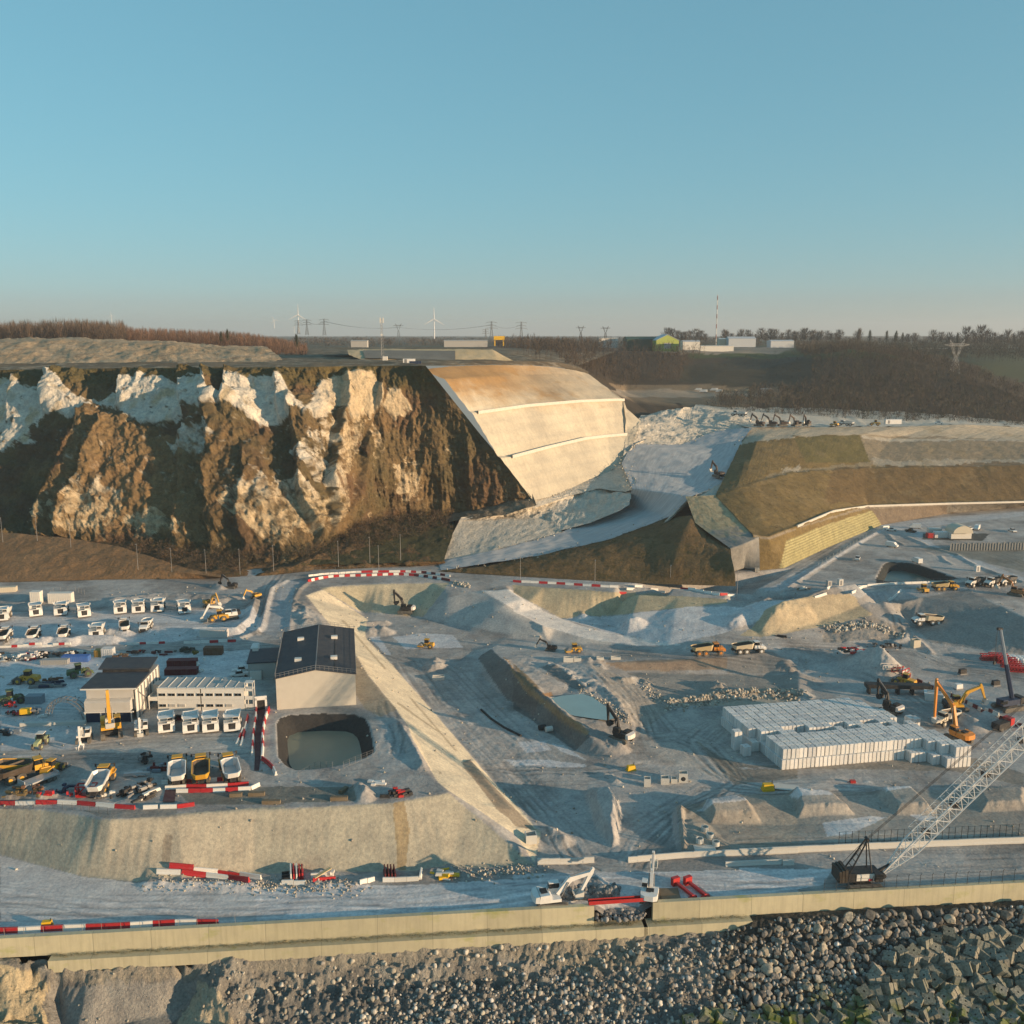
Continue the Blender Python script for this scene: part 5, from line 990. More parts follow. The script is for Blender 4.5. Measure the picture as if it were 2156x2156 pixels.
def offices():
    t = thing('site_offices', 'two storey cream modular site offices with rows of small paired windows', 'office', (-76.5, 222.2, PLAT), 0)
    w = 10.6; MB().box(-w / 2 - .1, 3.9, 0, w - .15, 7.8, 2.75).box(w / 2 + .1, 3.9, 0, w - .1, 7.8, 2.75).box(-w / 2 - .1, 3.9, 2.8, w - .15, 7.8, 2.8).box(w / 2 + .1, 3.9, 2.8, w - .1, 7.8, 2.8).build('wall', offw, t)
    r = MB().box(0, 3.9, 5.6, 21.2, 7.9, .12); r.build('roof', greyw, t); rb = MB()
    for k in range(10): rb.box(-10.6 + k * 2.355, 3.9, 5.72, .14, 7.9, .1)
    for k in range(9): rb.prism([(-10.55 + k * 2.355, 5.72), (-8.3 + k * 2.355, 5.72), (-8.45 + k * 2.355, 5.86), (-10.4 + k * 2.355, 5.86)], -.06, .5, 'y')
    rb.build('roof_rib', offw, t)
    for fl, xs in ((3.75, range(9)), (.95, (0, 1, 2, 4, 5, 6, 7))):
        for k in xs:
            f = MB().box(-9.4 + 2.33 * k, -.03, fl, 1.75, .1, .82).build('window', offw, t)
            MB().box(-9.84 + 2.33 * k, -.1, fl + .08, .74, .06, .66).box(-8.98 + 2.33 * k, -.1, fl + .08, .74, .06, .66).build('pane', glass if not (fl < 2 and k in (1, 2, 7)) else greyw, f)
    s = MB().box(11.9, .9, .1, 2.0, 1.6, .15).box(11.9, .9, 2.8, 2.0, 1.6, .15).box(11.9, .9, 5.5, 2.0, 1.6, .12).box(11.9, .1, 2.95, 2.0, .06, .8).box(11.9, .1, 5.0, 2.0, .06, .5).box(11.9, .1, .8, 2.0, .06, .9)
    for x in (10.95, 12.85):
        for y in (.1, 1.7): s.box(x, y, 0, .14, .14, 7.2)
    s.box(11.9, .9, 7.1, 2.1, 1.8, .12).build('stair_tower', offw, t)
    MB().box(-11.8, 2.6, 2.6, 2.2, 5.4, .2).box(-11.8, -.1, 2.8, 2.2, .08, .8).box(-12.85, 2.6, 2.8, .08, 5.4, .9).box(-12.8, 0, 0, .15, .15, 2.6).build('landing', offw, t); MB().box(-11.8, 5.0, 2.8, 2.2, 3, 2.6).build('entrance_module', greyw, t)
offices()
def container(name, fr, x, y, rz, L, mat, label, Wd=2.4, H=2.6, z0=9., cat='container'):
    t = thing(name, label, cat, GP(fr, x, y, z0), rz); MB().box(0, 0, 0, L, Wd, H).build('body', mat, t)
    m = MB()
    for k in range(int(L / .6)): m.box(-L / 2 + .3 + .6 * k, -Wd / 2 - .02, .15, .22, .06, H - .3)
    m.build('rib', mat, t); MB().box(L / 2 + .03, -.55, .1, .06, 1.0, H - .2).box(L / 2 + .03, .55, .1, .06, 1.0, H - .2).build('door', mat, t)
    return t
container('container', 'm', 1380, 1220, 2, 3.2, c_cont, 'pale blue white site container beside the rusty orange bin', 2.4, 2.6)
container('skip_container', 'm', 1265, 1215, 2, 2.2, P_('ochre_paint', (.33, .20, .04), .5, dirt=.3), 'ochre square bin beside the pale container', 2.2, 2.0)
container('container', 'm', 970, 1275, 2, 7.4, bluep, 'long bright blue container lying at the back of the yard', 2.3, 1.6)
container('container', 'm', 700, 1310, 3, 7.4, P_('weathered_grey_paint', (.30, .31, .31), .6, dirt=.4), 'long low grey bin in front of the blue container', 2.0, 1.3)
container('container', 'n', 510, 1330, 4, 8.0, maroon, 'dark red skip at the rear of the pair behind the offices', 2.6, 1.7); container('container', 'n', 500, 1440, 4, 8.6, maroon, 'dark red skip at the front of the pair behind the offices', 2.6, 1.7)
container('container', 'n', 905, 1190, 2, 5.2, rust, 'rust brown container by the road north of the offices', 2.4, 2.2)
container('cabin', 'n', 1450, 1500, 4, 3.0, offw, 'pale cabin at the left of the pair in the hall shadow', 2.4, 2.4, cat='cabin'); container('cabin', 'n', 1600, 1470, 4, 3.0, offw, 'pale cabin nearest the hall wall', 2.4, 2.6, cat='cabin')
container('container', 'o', 450, 240, 3, 4.0, greyb, 'blue grey box standing beside the dark wheel loader', 2.2, 2.1)
container('tank', 'n', 910, 970, 1, 8.3, pinkwhite, 'long white tank on the sand berm of the truck park', 1.6, 2.4, cat='tank')
container('container', 'm', 470, 540, 2, 3.4, offw, 'tall white site cabin behind the parked white trucks', 2.6, 4.2); container('container', 'm', 780, 535, 2, 8.0, offw, 'long white store behind the fenced compound', 2.6, 3.6)
container('container', 'm', 90, 395, 12, 6.5, creamw, 'cream container at the left edge of the truck park', 2.4, 1.8)
# ------------------------------------------------------------------ yard vehicles
G1 = 'white dump trucks in the far row of the truck park'
rt = lambda: rigid_truck(white)
TR = [(50, 745, 168, 'white dump truck at the left frame edge of the far row'), (455, 690, 182, 'white dump truck below the tall white cabin'), (790, 675, 172, 'white dump truck with a dark front in front of the fenced store'), (1065, 700, 184, 'white dump truck nearest the fenced compound corner'), (1535, 655, 178, 'white dump truck, left of the three in the middle of the far row'), (1770, 645, 175, 'white dump truck, middle of the three in the far row')]
for x, y, rz, lb in TR: put('rigid', rt, 'm', x, y, rz, lb, G1)
for x, y, rz, lb in ((205, 632, 172, 'white dump truck, right of the three in the far row'), (525, 655, 186, 'white dump truck alone between the three and the yellow digger')): put('rigid', rt, 'n', x, y, rz, lb, G1)
G2 = 'white dump trucks in front of the site offices'
for x, y, rz, lb in ((310, 570, 179, 'white dump truck at the left end of the office row'), (620, 575, 179, 'second white dump truck from the left in the office row'), (870, 565, 179, 'third white dump truck from the left in the office row'), (1150, 555, 176, 'white dump truck with red tail lamp at the right end of the office row')): put('rigid', rt, 'p', x, y, rz, lb, G2, scale=.93)
aw = lambda: artic_truck(white, beddark)
G3 = 'dump trucks backed against the sand heaps'
for fr, x, y, rz, lb in (('m', 60, 1010, -14, 'white dump truck half cut by the left frame edge behind a sand heap'), ('m', 430, 1000, -12, 'white dump truck backed behind the second sand heap'), ('m', 815, 985, -8, 'white dump truck with dusty red back behind the third sand heap')): put('artic_w', aw, fr, x, y, rz, lb, G3)
put('rigid', rt, 'm', 1240, 965, 172, 'white dump truck facing the wide sand heap', G3); put('artic_w', aw, 'm', 1585, 890, 0, 'white dump truck with a steep square bed left of the yellow loader', G3)
ay = lambda: artic_truck(yellow, bedgrey, white)
G4 = 'dump trucks parked in the front of the yard'
put('artic_y', ay, 'p', 450, 1200, -3, 'yellow dump truck with a white rimmed bed, left of three', G4, scale=1.13)
put('artic_y2', lambda: artic_truck(yellow, beddark), 'p', 750, 1185, -2, 'yellow dump truck with an amber bed, middle of three', G4, scale=1.13)
put('artic_y', ay, 'p', 1115, 1170, 6, 'yellow dump truck with a white rimmed bed, right of three', G4, scale=1.13)
put('artic_y', ay, 'o', 1290, 1330, -18, 'yellow dump truck parked askew beside the red lattice frame', G4, scale=1.13)
put('artic_y2', None, 'o', 60, 1190, 75, 'dump truck with a brown bed cut by the left frame edge', G4, scale=1.13); put('artic_d', lambda: artic_truck(yellow, beddark, beddark), 'o', 330, 1200, -80, 'dump truck with a dark brown bed beside the yellow tractor unit', G4, scale=1.13)
put('artic_w', aw, 'm', 1860, 880, 168, 'white and yellow dump truck right of the square bedded truck', G3, recol={beddark: bedgrey})
# excavators in the yard
put('ex_y', lambda: excavator(yellow, 0, 68, -88, -120, 1.5, bl=6.8, slen=4.4), 'o', 1420, 640, 180, 'tall yellow excavator with its boom folded in front of the workshop')
put('ex_wb', lambda: excavator(white, 0, 40, -80, -110, 1.0, bl=5.4, slen=2.8), 'o', 1800, 620, 178, 'white excavator with a toothed bucket right of the yellow one', 'white excavators in the yard')
put('ex_wg', lambda: excavator(white, 0, 38, -80, -110, 1.0, bl=5.4, slen=2.6, tool='grab'), 'o', 1070, 720, 172, 'white excavator with an open grab left of the yellow one', 'white excavators in the yard')
put('ex_old', lambda: excavator(P_('faded_yellow', (.48, .28, .06), .6, dirt=.4), 60, 45, -60, -60, .95), 'n', 860, 590, 150, 'dusty yellow digger on the low mound at the end of the far row')
put('ex_ws', lambda: excavator(white, 0, 30, -60, -40, 1.15, cw=black, bl=5.6), 'n', 1110, 740, 95, 'white excavator beside the yellow machine inside the sand berm'); put('load_y', lambda: loader(yellow, 1.1), 'n', 950, 770, 90, 'yellow loader with an orange tail inside the sand berm')
put('load_g', lambda: loader(greenp, 1.1, False), 'o', 180, 245, -88, 'dark olive wheel loader beside the blue grey box'); put('load_g', None, 'm', 1040, 1470, -85, 'dark olive loader behind the workshop roof')
put('tract', lambda: tractor(P_('pale_green_paint', (.38, .42, .22), .5, dirt=.3)), 'o', 520, 790, 155, 'pale green tractor left of the white grab excavator'); put('load_s', lambda: loader(yellow, .95, True), 'o', 690, 1120, -40, 'yellow wheel loader behind the grey flat trailer')
put('load_y', None, 'm', 330, 1560, 60, 'dusty yellow loader beside the dark red barriers at the back of the yard'); put('pickup', lambda: pickup(white), 'n', 1260, 1420, 92, 'white car at the back of the pair behind the offices', 'white cars behind the offices'); put('pickup', None, 'n', 1230, 1475, 92, 'white car at the front of the pair behind the offices', 'white cars behind the offices')
put('van', lambda: pickup(white, True), 'n', 1430, 1180, 170, 'white van at the end of the annex roof')
put('exb', lambda: excavator(black, 0, 50, -70, -40, .8), 'n', 1130, 350, 60, 'small dark digger by the chalk heap at the top road'); put('ex_mini', lambda: excavator(yellow, 0, 40, -60, -40, .7), 'n', 1440, 480, 120, 'small yellow digger at the end of the sand berm')
# flatbed trailer
t = thing('flatbed_trailer', 'grey flat trailer with eight wheels behind the brown dump beds', 'trailer', GP('o', 500, 1270, 9), -35)
MB().box(0, 0, 1.0, 2.7, 7.5, .3).box(0, 3.6, 1.3, 2.7, .15, .5).box(0, -3.6, 1.3, 2.7, .15, .9).build('deck', bedgrey, t)
for y in (-2.4, -1.2, 1.6, 2.6):
    for x in (-1.05, 1.05): MB().wheel(x, y, .5, .5, 12).build('wheel', tyre, t)
# ------------------------------------------------------------------ excavators at the breach
X1 = PZ('x', 330, 420, 0); X1.z = gz(X1.x, X1.y)
put('ex_big', lambda: excavator(white, 8, 32, -118, -100, 1.22, bl=6.0, slen=3.0), 'x', 330, 425, -84, 'white excavator in side view digging the rock pile by the breach', 'white excavators at the breach', loc=X1)
put('ex_back', lambda: excavator(white, 0, 58, -55, -50, 1.05, bl=5.6, slen=2.6), 'x', 1160, 350, -4, 'white excavator seen from behind at the right end of the red beam', 'white excavators at the breach', loc=PZ('x', 1160, 368, -.1))
a, b = PZ('x', 640, 415, 1.05), PZ('x', 1190, 378, 1.05); m = MB(); d = (b - a); L = d.length; m.box(0, 0, 0, L, .9, .12).box(0, -.42, .0, L, .08, .7).box(0, .42, .0, L, .08, .7)
t = tag(m.build('safety_beam', brightred), 'long bright red steel beam laid across the breach in the wall', 'beam'); t.location = (a + b) / 2; t.rotation_euler = (0, 0, math.atan2(d.y, d.x))
for k, (x, y) in enumerate(((1450, 312), (1555, 305))):
    t = thing('steel_prop', ('left', 'right')[k] + ' red steel prop lying on the road behind the wall', 'steel prop', PZ('x', x, y, .05), 28, 'red steel props behind the wall'); MB().box(0, 0, .3, .5, 5.2, .5).box(0, -2.5, .1, 1.6, .5, .4).build('beam', brightred, t); MB().box(0, 2.6, 0, 1.5, .8, 1.5).build('head', brightred, t)
tag(MB().prism([(-2.6, 0), (2.6, 0), (2.2, .25), (-2.4, .25)], -1.8, 1.8).build('steel_plate', timber), 'brown steel plate with dark ribs between the excavator and the red frames', 'steel plate').location = PZ('x', 1330, 350, .1)
t = tag(MB().box(-.35, 0, 0, .35, 5, .3).box(.35, 0, 0, .35, 5, .3).build('steel_rails', steel), 'pair of grey steel rails right of the red frames', 'rails'); t.location = PZ('x', 1640, 345, .05); t.rotation_euler = (0, 0, R(28))
# ------------------------------------------------------------------ crawler crane
def crane():
    t = thing('crawler_crane', 'large crawler crane with a white lattice boom and dark house behind the sea wall', 'crane', (64.4, 161.2, -.15), 5)
    for y in (-2.6, 2.6):
        pr = [(3.6 + .7 * math.cos(R(-90 + 30 * k)), .7 + .7 * math.sin(R(-90 + 30 * k))) for k in range(7)] + [(-3.6 + .7 * math.cos(R(90 + 30 * k)), .7 + .7 * math.sin(R(90 + 30 * k))) for k in range(7)]
        MB().prism(pr, y - .5, y + .5, 'y').build('track', rubber, t)
    MB().box(0, 0, .6, 3.6, 4.4, .9).bar((0, 0, 1.4), (0, 0, 1.9), 1.4, 14).build('carbody', black, t)
    h = MB().box(.2, 0, 1.9, 7.6, 3.4, 1.9).build('house', black, t); MB().box(.9, -1.78, 2.1, 5.2, .12, 1.6).build('side_panel', offw, h); MB().box(1.6, -1.9, 2.05, .9, .08, .5).build('red_sign', brightred, h)
    c = MB().box(3.4, -1.9, 2.0, 1.8, 1.2, 1.9).build('cab', black, t); MB().box(3.5, -1.95, 2.7, 1.72, 1.24, 1.0).build('cab_glass', glass, c)
    w = MB()
    for k in range(3): w.box(-4.2 - .75 * k, 0, 1.9, .62, 4.2, 3.2 - .2 * k)
    w.build('counterweight', P_('dark_brown_steel', (.035, .028, .022), .6, dirt=.2), t)
    g = MB(); top = Vector((1.0, 0, 11.5))
    for y in (-1.3, 1.3):
        g.bar((-3.2, y, 3.8), top + Vector((0, y * .3, 0)), .2, 5); g.bar((2.0, y, 3.8), top + Vector((0, y * .3, 0)), .16, 5)
        for k in range(1, 6): p = Vector((-3.2, y, 3.8)).lerp(top + Vector((0, y * .3, 0)), k / 6); g.bar(p, Vector((p.x, -p.y, p.z)), .08, 4)
    g.bar(top + Vector((0, -.7, 0)), top + Vector((0, .7, 0)), .35, 8).build('mast', black, t)
    e = R(46); dv = Vector((math.cos(e), 0, math.sin(e))); nv = Vector((-math.sin(e), 0, math.cos(e))); f = Vector((5.2, 0, 2.5)); BL = 78
    def corner(s, i): wd = 1.42 * min(1, .12 + s / 9.); return f + dv * s + nv * (wd if i in (0, 1) else -wd) + Vector((0, (wd if i in (0, 3) else -wd), 0))
    b = MB(); n = 40
    for i in range(4):
        b.bar(corner(0, i), corner(9, i), .17, 5); b.bar(corner(9, i), corner(BL, i), .17, 5)
    for k in range(n):
        s0_, s1_ = BL * k / n, BL * (k + 1) / n
        for i in range(4):
            j = (i + 1) % 4; (b.bar(corner(s0_, i), corner(s1_, j), .085, 4) if k % 2 else b.bar(corner(s0_, j), corner(s1_, i), .085, 4)); b.bar(corner(s0_, i), corner(s0_, j), .05, 4)
    b.build('lattice_boom', white, t); MB().bar(f + Vector((0, -1.2, 0)), f + Vector((0, 1.2, 0)), .55, 10).build('boom_foot', black, t)
    for s in (14., 23., 33., 44.): MB().box(*(f + dv * s - Vector((0, 0, .4))), 1.4, 1.6, .9).build('boom_drum', black, t)
    
    c2 = MB(); q = lambda s, y, h: f + dv * s + nv * h + Vector((0, y, 0))
    for y in (-.9, .9): c2.bar(q(12, y, 3.4), q(BL, y, 3.4), .07, 4)
    for k in range(33):
        s = 12 + 2 * k
        for y in (-.9, .9): c2.bar(q(s, y, 1.25), q(s, y, 3.4), .045, 4); c2.bar(q(s, y, 3.4), q(s + 1, y, 2.7), .045, 4)
        c2.bar(q(s, -.9, 3.4), q(s, .9, 3.4), .04, 4)
    c2.build('catwalk', white, t)
    r_ = MB()
    for y in (-.35, -.12, .12, .35): r_.bar(top + Vector((0, y, 0)), q(BL, y, 4.5), .035, 4)
    for y in (-.3, .3): r_.bar(top + Vector((0, y, 0)), Vector((-4.4, y * 3, 4.8)), .05, 4)
    r_.build('pendant_cable', black, t); MB().bar((2.6, 0, 2.4), f + dv * 3 + Vector((0, 0, .4)), .5, 6, .3).build('boom_hoist', black, t); t.scale = (.8, .8, .8)
crane()
# ------------------------------------------------------------------ barriers
def barrier_mesh(mat, L, h, wd, name='barrier'):
    b = wd / 2; pr = [(-b, 0), (b, 0), (b, h * .22), (b * .55, h * .45), (b * .45, h), (-b * .45, h), (-b * .55, h * .45), (-b, h * .22)]
    m = MB().prism(pr, -L / 2 + .03, L / 2 - .03)
    return m
BAR = {}
def bar_row(fr, s, cols, where, z0=9., h=.85, wd=.62, gap=None, z=None):
    """a row of plastic barriers; cols: W white, R red, D dark red, C concrete, one letter per piece, repeated"""
    pts = [GP(fr, *map(float, q.split()[:2]), z0) if z is None else PZ(fr, *map(float, q.split()[:2]), z) for q in s.split('|')]
    n = len(cols); P = resample(pts, n + 1)
    MT = {'W': barwhite, 'R': red, 'D': maroon, 'C': concrete, 'B': black}; NM = {'W': 'white plastic', 'R': 'red plastic', 'D': 'dark red plastic', 'C': 'pale concrete', 'B': 'black'}
    for k, c in enumerate(cols):
        if c == '_': continue
        a, b = Vector(P[k]), Vector(P[k + 1]); d = b - a; L = round(max(d.length, .5) * 4) / 4
        key = (c, L, h, wd)
        if key not in BAR: o = barrier_mesh(MT[c], L, h, wd).build('barrier', MT[c]); BAR[key] = o
        else: o = BAR[key].copy(); C.objects.link(o)
        m = (a + b) / 2; o.location = (m.x, m.y, (gz(m.x, m.y) - .08) if z is None else z); o.rotation_euler = (0, -math.atan2(d.z, d.xy.length) if z is None else 0, math.atan2(d.y, d.x))
        tag(o, '%s road barrier %s' % (NM[c], where), 'barrier', '%s barriers %s' % (NM[c].split()[0], where))
bar_row('o', '-60 1518|485 1512|740 1515|1000 1528|1480 1575|1720 1592', 'RRWRWRWR'[1:], 'along the front edge of the yard'); bar_row('p', '10 1588|195 1580', 'W', 'left of the footpath gate'); bar_row('p', '225 1580|505 1575|665 1545', 'WR', 'below the footpath gate')
bar_row('p', '245 1272|515 1262|920 1238|1185 1205', 'WRWR', 'in the top row behind the three dump trucks'); bar_row('p', '290 1338|560 1320|820 1318|1090 1305|1350 1285', 'WRWR', 'in the middle row behind the three dump trucks'); bar_row('p', '430 1375|840 1372|1110 1362|1395 1345|1490 1290', 'WRRWRWW', 'in the bottom row behind the three dump trucks')
bar_row('p', '1450 330|1440 460|1415 600|1405 730|1395 915', 'RWRWRWRW', 'on the left side of the footpath', h=1.1); bar_row('p', '1610 330|1560 450|1525 640|1530 800|1520 960', 'RWRWRWRWW', 'on the right side of the footpath', h=1.1); bar_row('p', '1520 965|1650 1060|1700 1165', 'RRW', 'at the lower bend of the footpath', h=1.0)
bar_row('p', '1340 420|1310 560|1250 810', 'RWRW', 'in the right file of the loose stack by the footpath'); bar_row('p', '1280 590|1195 790', 'WRW', 'in the left file of the loose stack by the footpath')
bar_row('d', '0 592|480 568', 'WWRWWRWWWWRW', 'in front of the sand heaps of the truck park', h=.7); bar_row('d', '860 570|1120 562', 'WWRWWR', 'in front of the brown bin in the truck park', h=.7); bar_row('d', '1245 560|1370 558|1520 555|1600 550', 'WWWRWR', 'at the corner of the truck park road', h=.8)
bar_row('q', '40 350|140 325|290 300|420 292|550 288|690 285|820 280|950 275|1080 272|1210 280|1340 292|1460 310|1570 328|1650 345', 'RWRWRWRWRWRWRWRWRWRWRDWDWDWDD', 'around the head of the cutting', h=1.0); bar_row('q', '50 290|200 270|580 245|650 245', 'WWWWWWWWWW', 'on the outer edge of the upper bend', h=.8); bar_row('q', '650 245|840 242|1140 240|1270 246|1400 254|1500 270|1650 292', 'RRWRRWWRWRWDWDWDW', 'on the inner road of the upper bend', h=.9)
bar_row('g', '0 145|60 150|300 160|560 177|700 186|1000 208|1400 240|1500 242', 'RWWRWRWRWRWWRWWRWWWWRWWWWRW', 'above the golden far bank', h=.9)
bar_row('i', '-180 1128|0 1120|150 1116|330 1105|505 1098|680 1092|865 1085|960 1078|1140 1065|1310 1062|1480 1065', 'RRWRWRRWRWR', 'along the sea wall at the lower left', h=1.05, z0=0.)
bar_row('i', '1060 712|1210 720|1370 735|1525 755|1690 778', 'WRWR', 'in the near row at the foot of the bank', z0=0., h=1.0); bar_row('i', '1150 685|1310 702|1470 722|1615 738|1770 762', 'RWRW', 'in the far row at the foot of the bank', z0=0., h=1.0)
bar_row('y', '215 405|420 400', 'WW', 'in front of the stacked barriers under the bank', z0=0, h=.9); bar_row('y', '470 385|670 370', 'R', 'under the timber plank below the bank', z0=0, h=.9); bar_row('y', '460 350|655 340', 'W', 'behind the red one below the bank', z0=0, h=.9); bar_row('y', '870 405|1000 375', 'WW', 'lying alone below the bank', z0=0, h=.9); bar_row('y', '1070 385|1200 385|1375 375', 'WCC', 'in front of the red pile below the gully', z0=0, h=.9)
bar_row('y', '1385 375|1400 300', 'W', 'standing at the right end of the row below the gully', z0=0)
for k in range(5): bar_row('y', '%d 378|%d 290' % (295 + 24 * k, 290 + 24 * k), 'WRWRR'[k], 'in the upright stack under the bank', z0=0, h=1.6, wd=.5)
for k in range(3): bar_row('y', '%d %d|285 %d' % (212, 385 - 28 * k, 372 - 26 * k), 'B', 'in the dark pile left of the upright stack', z0=0, h=.6)
for k in range(4): bar_row('y', '%d 380|%d 295' % (1095 + 28 * k, 1085 + 26 * k), 'D', 'in the dark red pile below the gully', z0=0, h=1.5, wd=.5)
bar_row('k', '165 655|550 640', 'CCCCC', 'at the tip of the diagonal cutting', z0=0, h=1.2); bar_row('k', '780 640|930 628|1160 608|1930 575', 'C' * 18, 'along the far side of the coast road', z0=0, h=1.2); bar_row('l', '0 590|1000 545|1930 508|2100 500', 'C' * 20, 'behind the crawler crane', z0=0, h=1.3)
bar_row('k', '1440 668|1600 660|1820 652', 'CCCCC', 'in the long row on the coast road', z0=0, h=1.0); bar_row('k', '1828 660|1905 658', 'C', 'standing apart at the end of the coast road row', z0=0, h=1.1)
bar_row('t', '720 725|1040 865|1200 935|1400 1030|1600 1120|1932 1240|2000 1270', 'DCDCDCDCDCDCDCDCDCDC', 'in the chequered line by the dark crane', z0=.5, h=1.1)
bar_row('h', '515 562|600 548|655 515', 'WWWRW', 'at the east road junction', h=.9); bar_row('h', '675 508|900 492|1100 483|1535 468', 'RWWWWWWWWWWW', 'in front of the dark green lagoon', h=.9); bar_row('h', '760 580|865 538', 'WWW', 'on the left of the gap in the east road', h=.9); bar_row('h', '1010 602|1100 532', 'WWWW', 'on the right of the gap in the east road', h=.9)
# footpath mat between the barriers
fp = PL('p', '1470 330|1560 330|1530 480|1500 700|1500 960|1480 1100|1420 1100|1430 900|1430 640|1460 450', PLAT + .12); sheet('footpath', fp, PLAT + .14, P_('dark_purple_matting', (.075, .032, .04), .8, dirt=.25), '', '')
t = thing('gate_portal', 'white portal at the head of the red and white footpath', 'gate', GP('p', 1510, 330, 9), 14); MB().box(-1.2, 0, 0, .5, .3, 3.2).box(1.2, 0, 0, .5, .3, 3.2).box(0, 0, 2.6, 2.9, .3, 1.0).build('frame', white, t); MB().box(0, .12, 0, 1.9, .05, 2.6).build('door', black, t)
fp2 = PL('p', '290 1345|425 1345|410 1500|255 1500', PLAT + .1); sheet('footpath', fp2, PLAT + .14, MATS['dark_purple_matting'], '', '')
# ------------------------------------------------------------------ fences and posts
def fence(name, pts, n, h, label, mat=steel, top=0., mesh=True, r=.05, lean=.35, rails=3):
    P = resample(pts, n + 1); t = thing(name, label, 'fence', P[0])
    o = Vector(P[0])
    for p in P:
        q = Vector(p) - o; m = MB().bar(q, q + Vector((0, 0, h)), r, 5)
        if top: m.bar(q + Vector((0, 0, h)), q + Vector((0, -lean, h + top)), r, 5)
        m.build('post', mat, t)
    w_ = MB()
    for k in range(n):
        a, b = Vector(P[k]) - o, Vector(P[k + 1]) - o
        for i in range(rails): z = Vector((0, 0, h * (.08 + .9 * i / max(1, rails - 1)))); w_.bar(a + z, b + z, r * .4, 4)
    if mesh: w_.build('wire', mat, t)
    return t
def gpts(fr, s, z0=9.): return [GP(fr, *map(float, q.split()[:2]), z0) for q in s.split('|')]
dkpost = P_('dark_post', (.05, .05, .05), .6, dirt=.2)
wy = [wall_pt(s, .0, 1.0) for s in ((PZ('l', 570, 835, 1.0) - W0).dot(WD), (PZ('l', 2050, 790, 1.0) - W0).dot(WD))]
fence('security_fence', [p - WN * .5 for p in wy], 18, 2.3, 'tall dark wire fence with bent post tops on the right end of the sea wall', dkpost, .5, r=.045, rails=4)
fence('security_fence', [p + Vector((0, 1.2, 0)) for p in gpts('l', '690 540|1300 510|2000 480', 0)], 30, 2.6, 'dark post fence behind the long concrete barrier line', dkpost, 0, r=.06, rails=3)
fence('wire_fence', [wall_pt(s, -.9, .6) for s in ((PZ('i', 60, 1110, .6) - W0).dot(WD), (PZ('i', 1600, 1050, .6) - W0).dot(WD))], 12, 1.7, 'thin grey wire fence behind the lower left barriers', steel, 0, r=.035, rails=2)
fence('wire_fence', gpts('o', '50 1590|480 1585|900 1600|1370 1660'), 11, 1.5, 'thin dark fence along the top of the bank', dkpost, 0, r=.03, rails=2)
fence('mesh_fence', gpts('e', '285 1480|410 1400|515 1410'), 6, 1.6, 'grey mesh fence at the near left corner of the lined pond', steel, 0, r=.04, rails=4); fence('mesh_fence', gpts('e', '590 1410|710 1360|790 1330|830 1290'), 7, 1.6, 'grey mesh fence at the near right corner of the lined pond', steel, 0, r=.04, rails=4)
fence('mesh_fence', gpts('h', '930 480|1300 476|1500 470'), 12, 1.6, 'grey mesh fence along the near side of the green lagoon', steel, 0, r=.04, rails=3); fence('mesh_fence', gpts('m', '600 545|650 420|960 395|1075 440'), 12, 2.0, 'grey mesh fence of the compound behind the truck park', steel, 0, r=.04, rails=4)
fence('wire_fence', gpts('h', '540 360|700 260|860 165'), 14, 1.6, 'pale post fence along the curved road on the east side', offw, 0, r=.05, rails=1); fence('wire_fence', gpts('q', '20 240|400 225|850 215'), 10, 1.6, 'pale wire fence above the upper bend of the road', steel, 0, r=.035, rails=2)
def fpole(fr, x, y, h, label, dist=None, z0=9., r=.10):
    p = PY(fr, x, y, dist) if dist else GP(fr, x, y, z0); t = thing('lighting_pole', label, 'pole', p, 0, 'lighting poles at the foot of the cliff'); MB().bar((0, 0, -1), (0, 0, h), r, 6, r * .6).build('pole', steel, t); MB().box(0, -.4, h - .1, .3, .9, .14).build('lamp_head', steel, t)
for fr, x, y in (('d', 935, 45), ('d', 1165, 75), ('d', 1397, 82), ('d', 1627, 78), ('d', 1855, 55), ('a', 15, 1440), ('a', 210, 1432), ('a', 400, 1470), ('q', 390, 150), ('q', 745, 105), ('q', 1092, 78), ('q', 845, 200)): fpole(fr, x, y, 9, 'slender grey lighting pole in the row at the foot of the chalk cliff', 352 if fr != 'a' else 372)
for x, y in ((555, 155), (1065, 195), (50, 130), (1518, 235)): fpole('g', x, y, 9, 'slender grey lighting pole in the row at the foot of the chalk cliff')
# ------------------------------------------------------------------ grooved concrete blocks
def cube_mesh(mb, s=1.0, sz=1.0, M=None):
    a = .5 * s; g = .09 * s; d = .055 * s; out = []
    side = [(-a, -a), (-g, -a), (-g, -a + d), (g, -a + d), (g, -a), (a, -a)]; ring = []
    for k in range(4):
        c, s_ = math.cos(k * math.pi / 2), math.sin(k * math.pi / 2); ring += [(x * c - y * s_, x * s_ + y * c) for x, y in side[:-1]]
    n = len(ring); V = [(x * .985, y * .985, 0) for x, y in ring] + [(x, y, .04 * sz) for x, y in ring] + [(x, y, .95 * sz) for x, y in ring] + [(x * .96, y * .96, sz) for x, y in ring] 
    h = [(.09 * s * math.cos(R(360 * k / n)+R(-135)), .09 * s * math.sin(R(360 * k / n)+R(-135)), sz) for k in range(n)]; hb = [(x, y, sz * .75) for x, y, z in h]
    V += h + hb; F_ = []
    for r_ in range(5):
        for k in range(n): F_.append((r_ * n + k, r_ * n + (k + 1) % n, (r_ + 1) * n + (k + 1) % n, (r_ + 1) * n + k))
    F_ += [tuple(range(n))[::-1], tuple(5 * n + k for k in range(n))]
    if M is not None: V = [tuple(M @ Vector(v)) for v in V]
    mb._a(V, F_)
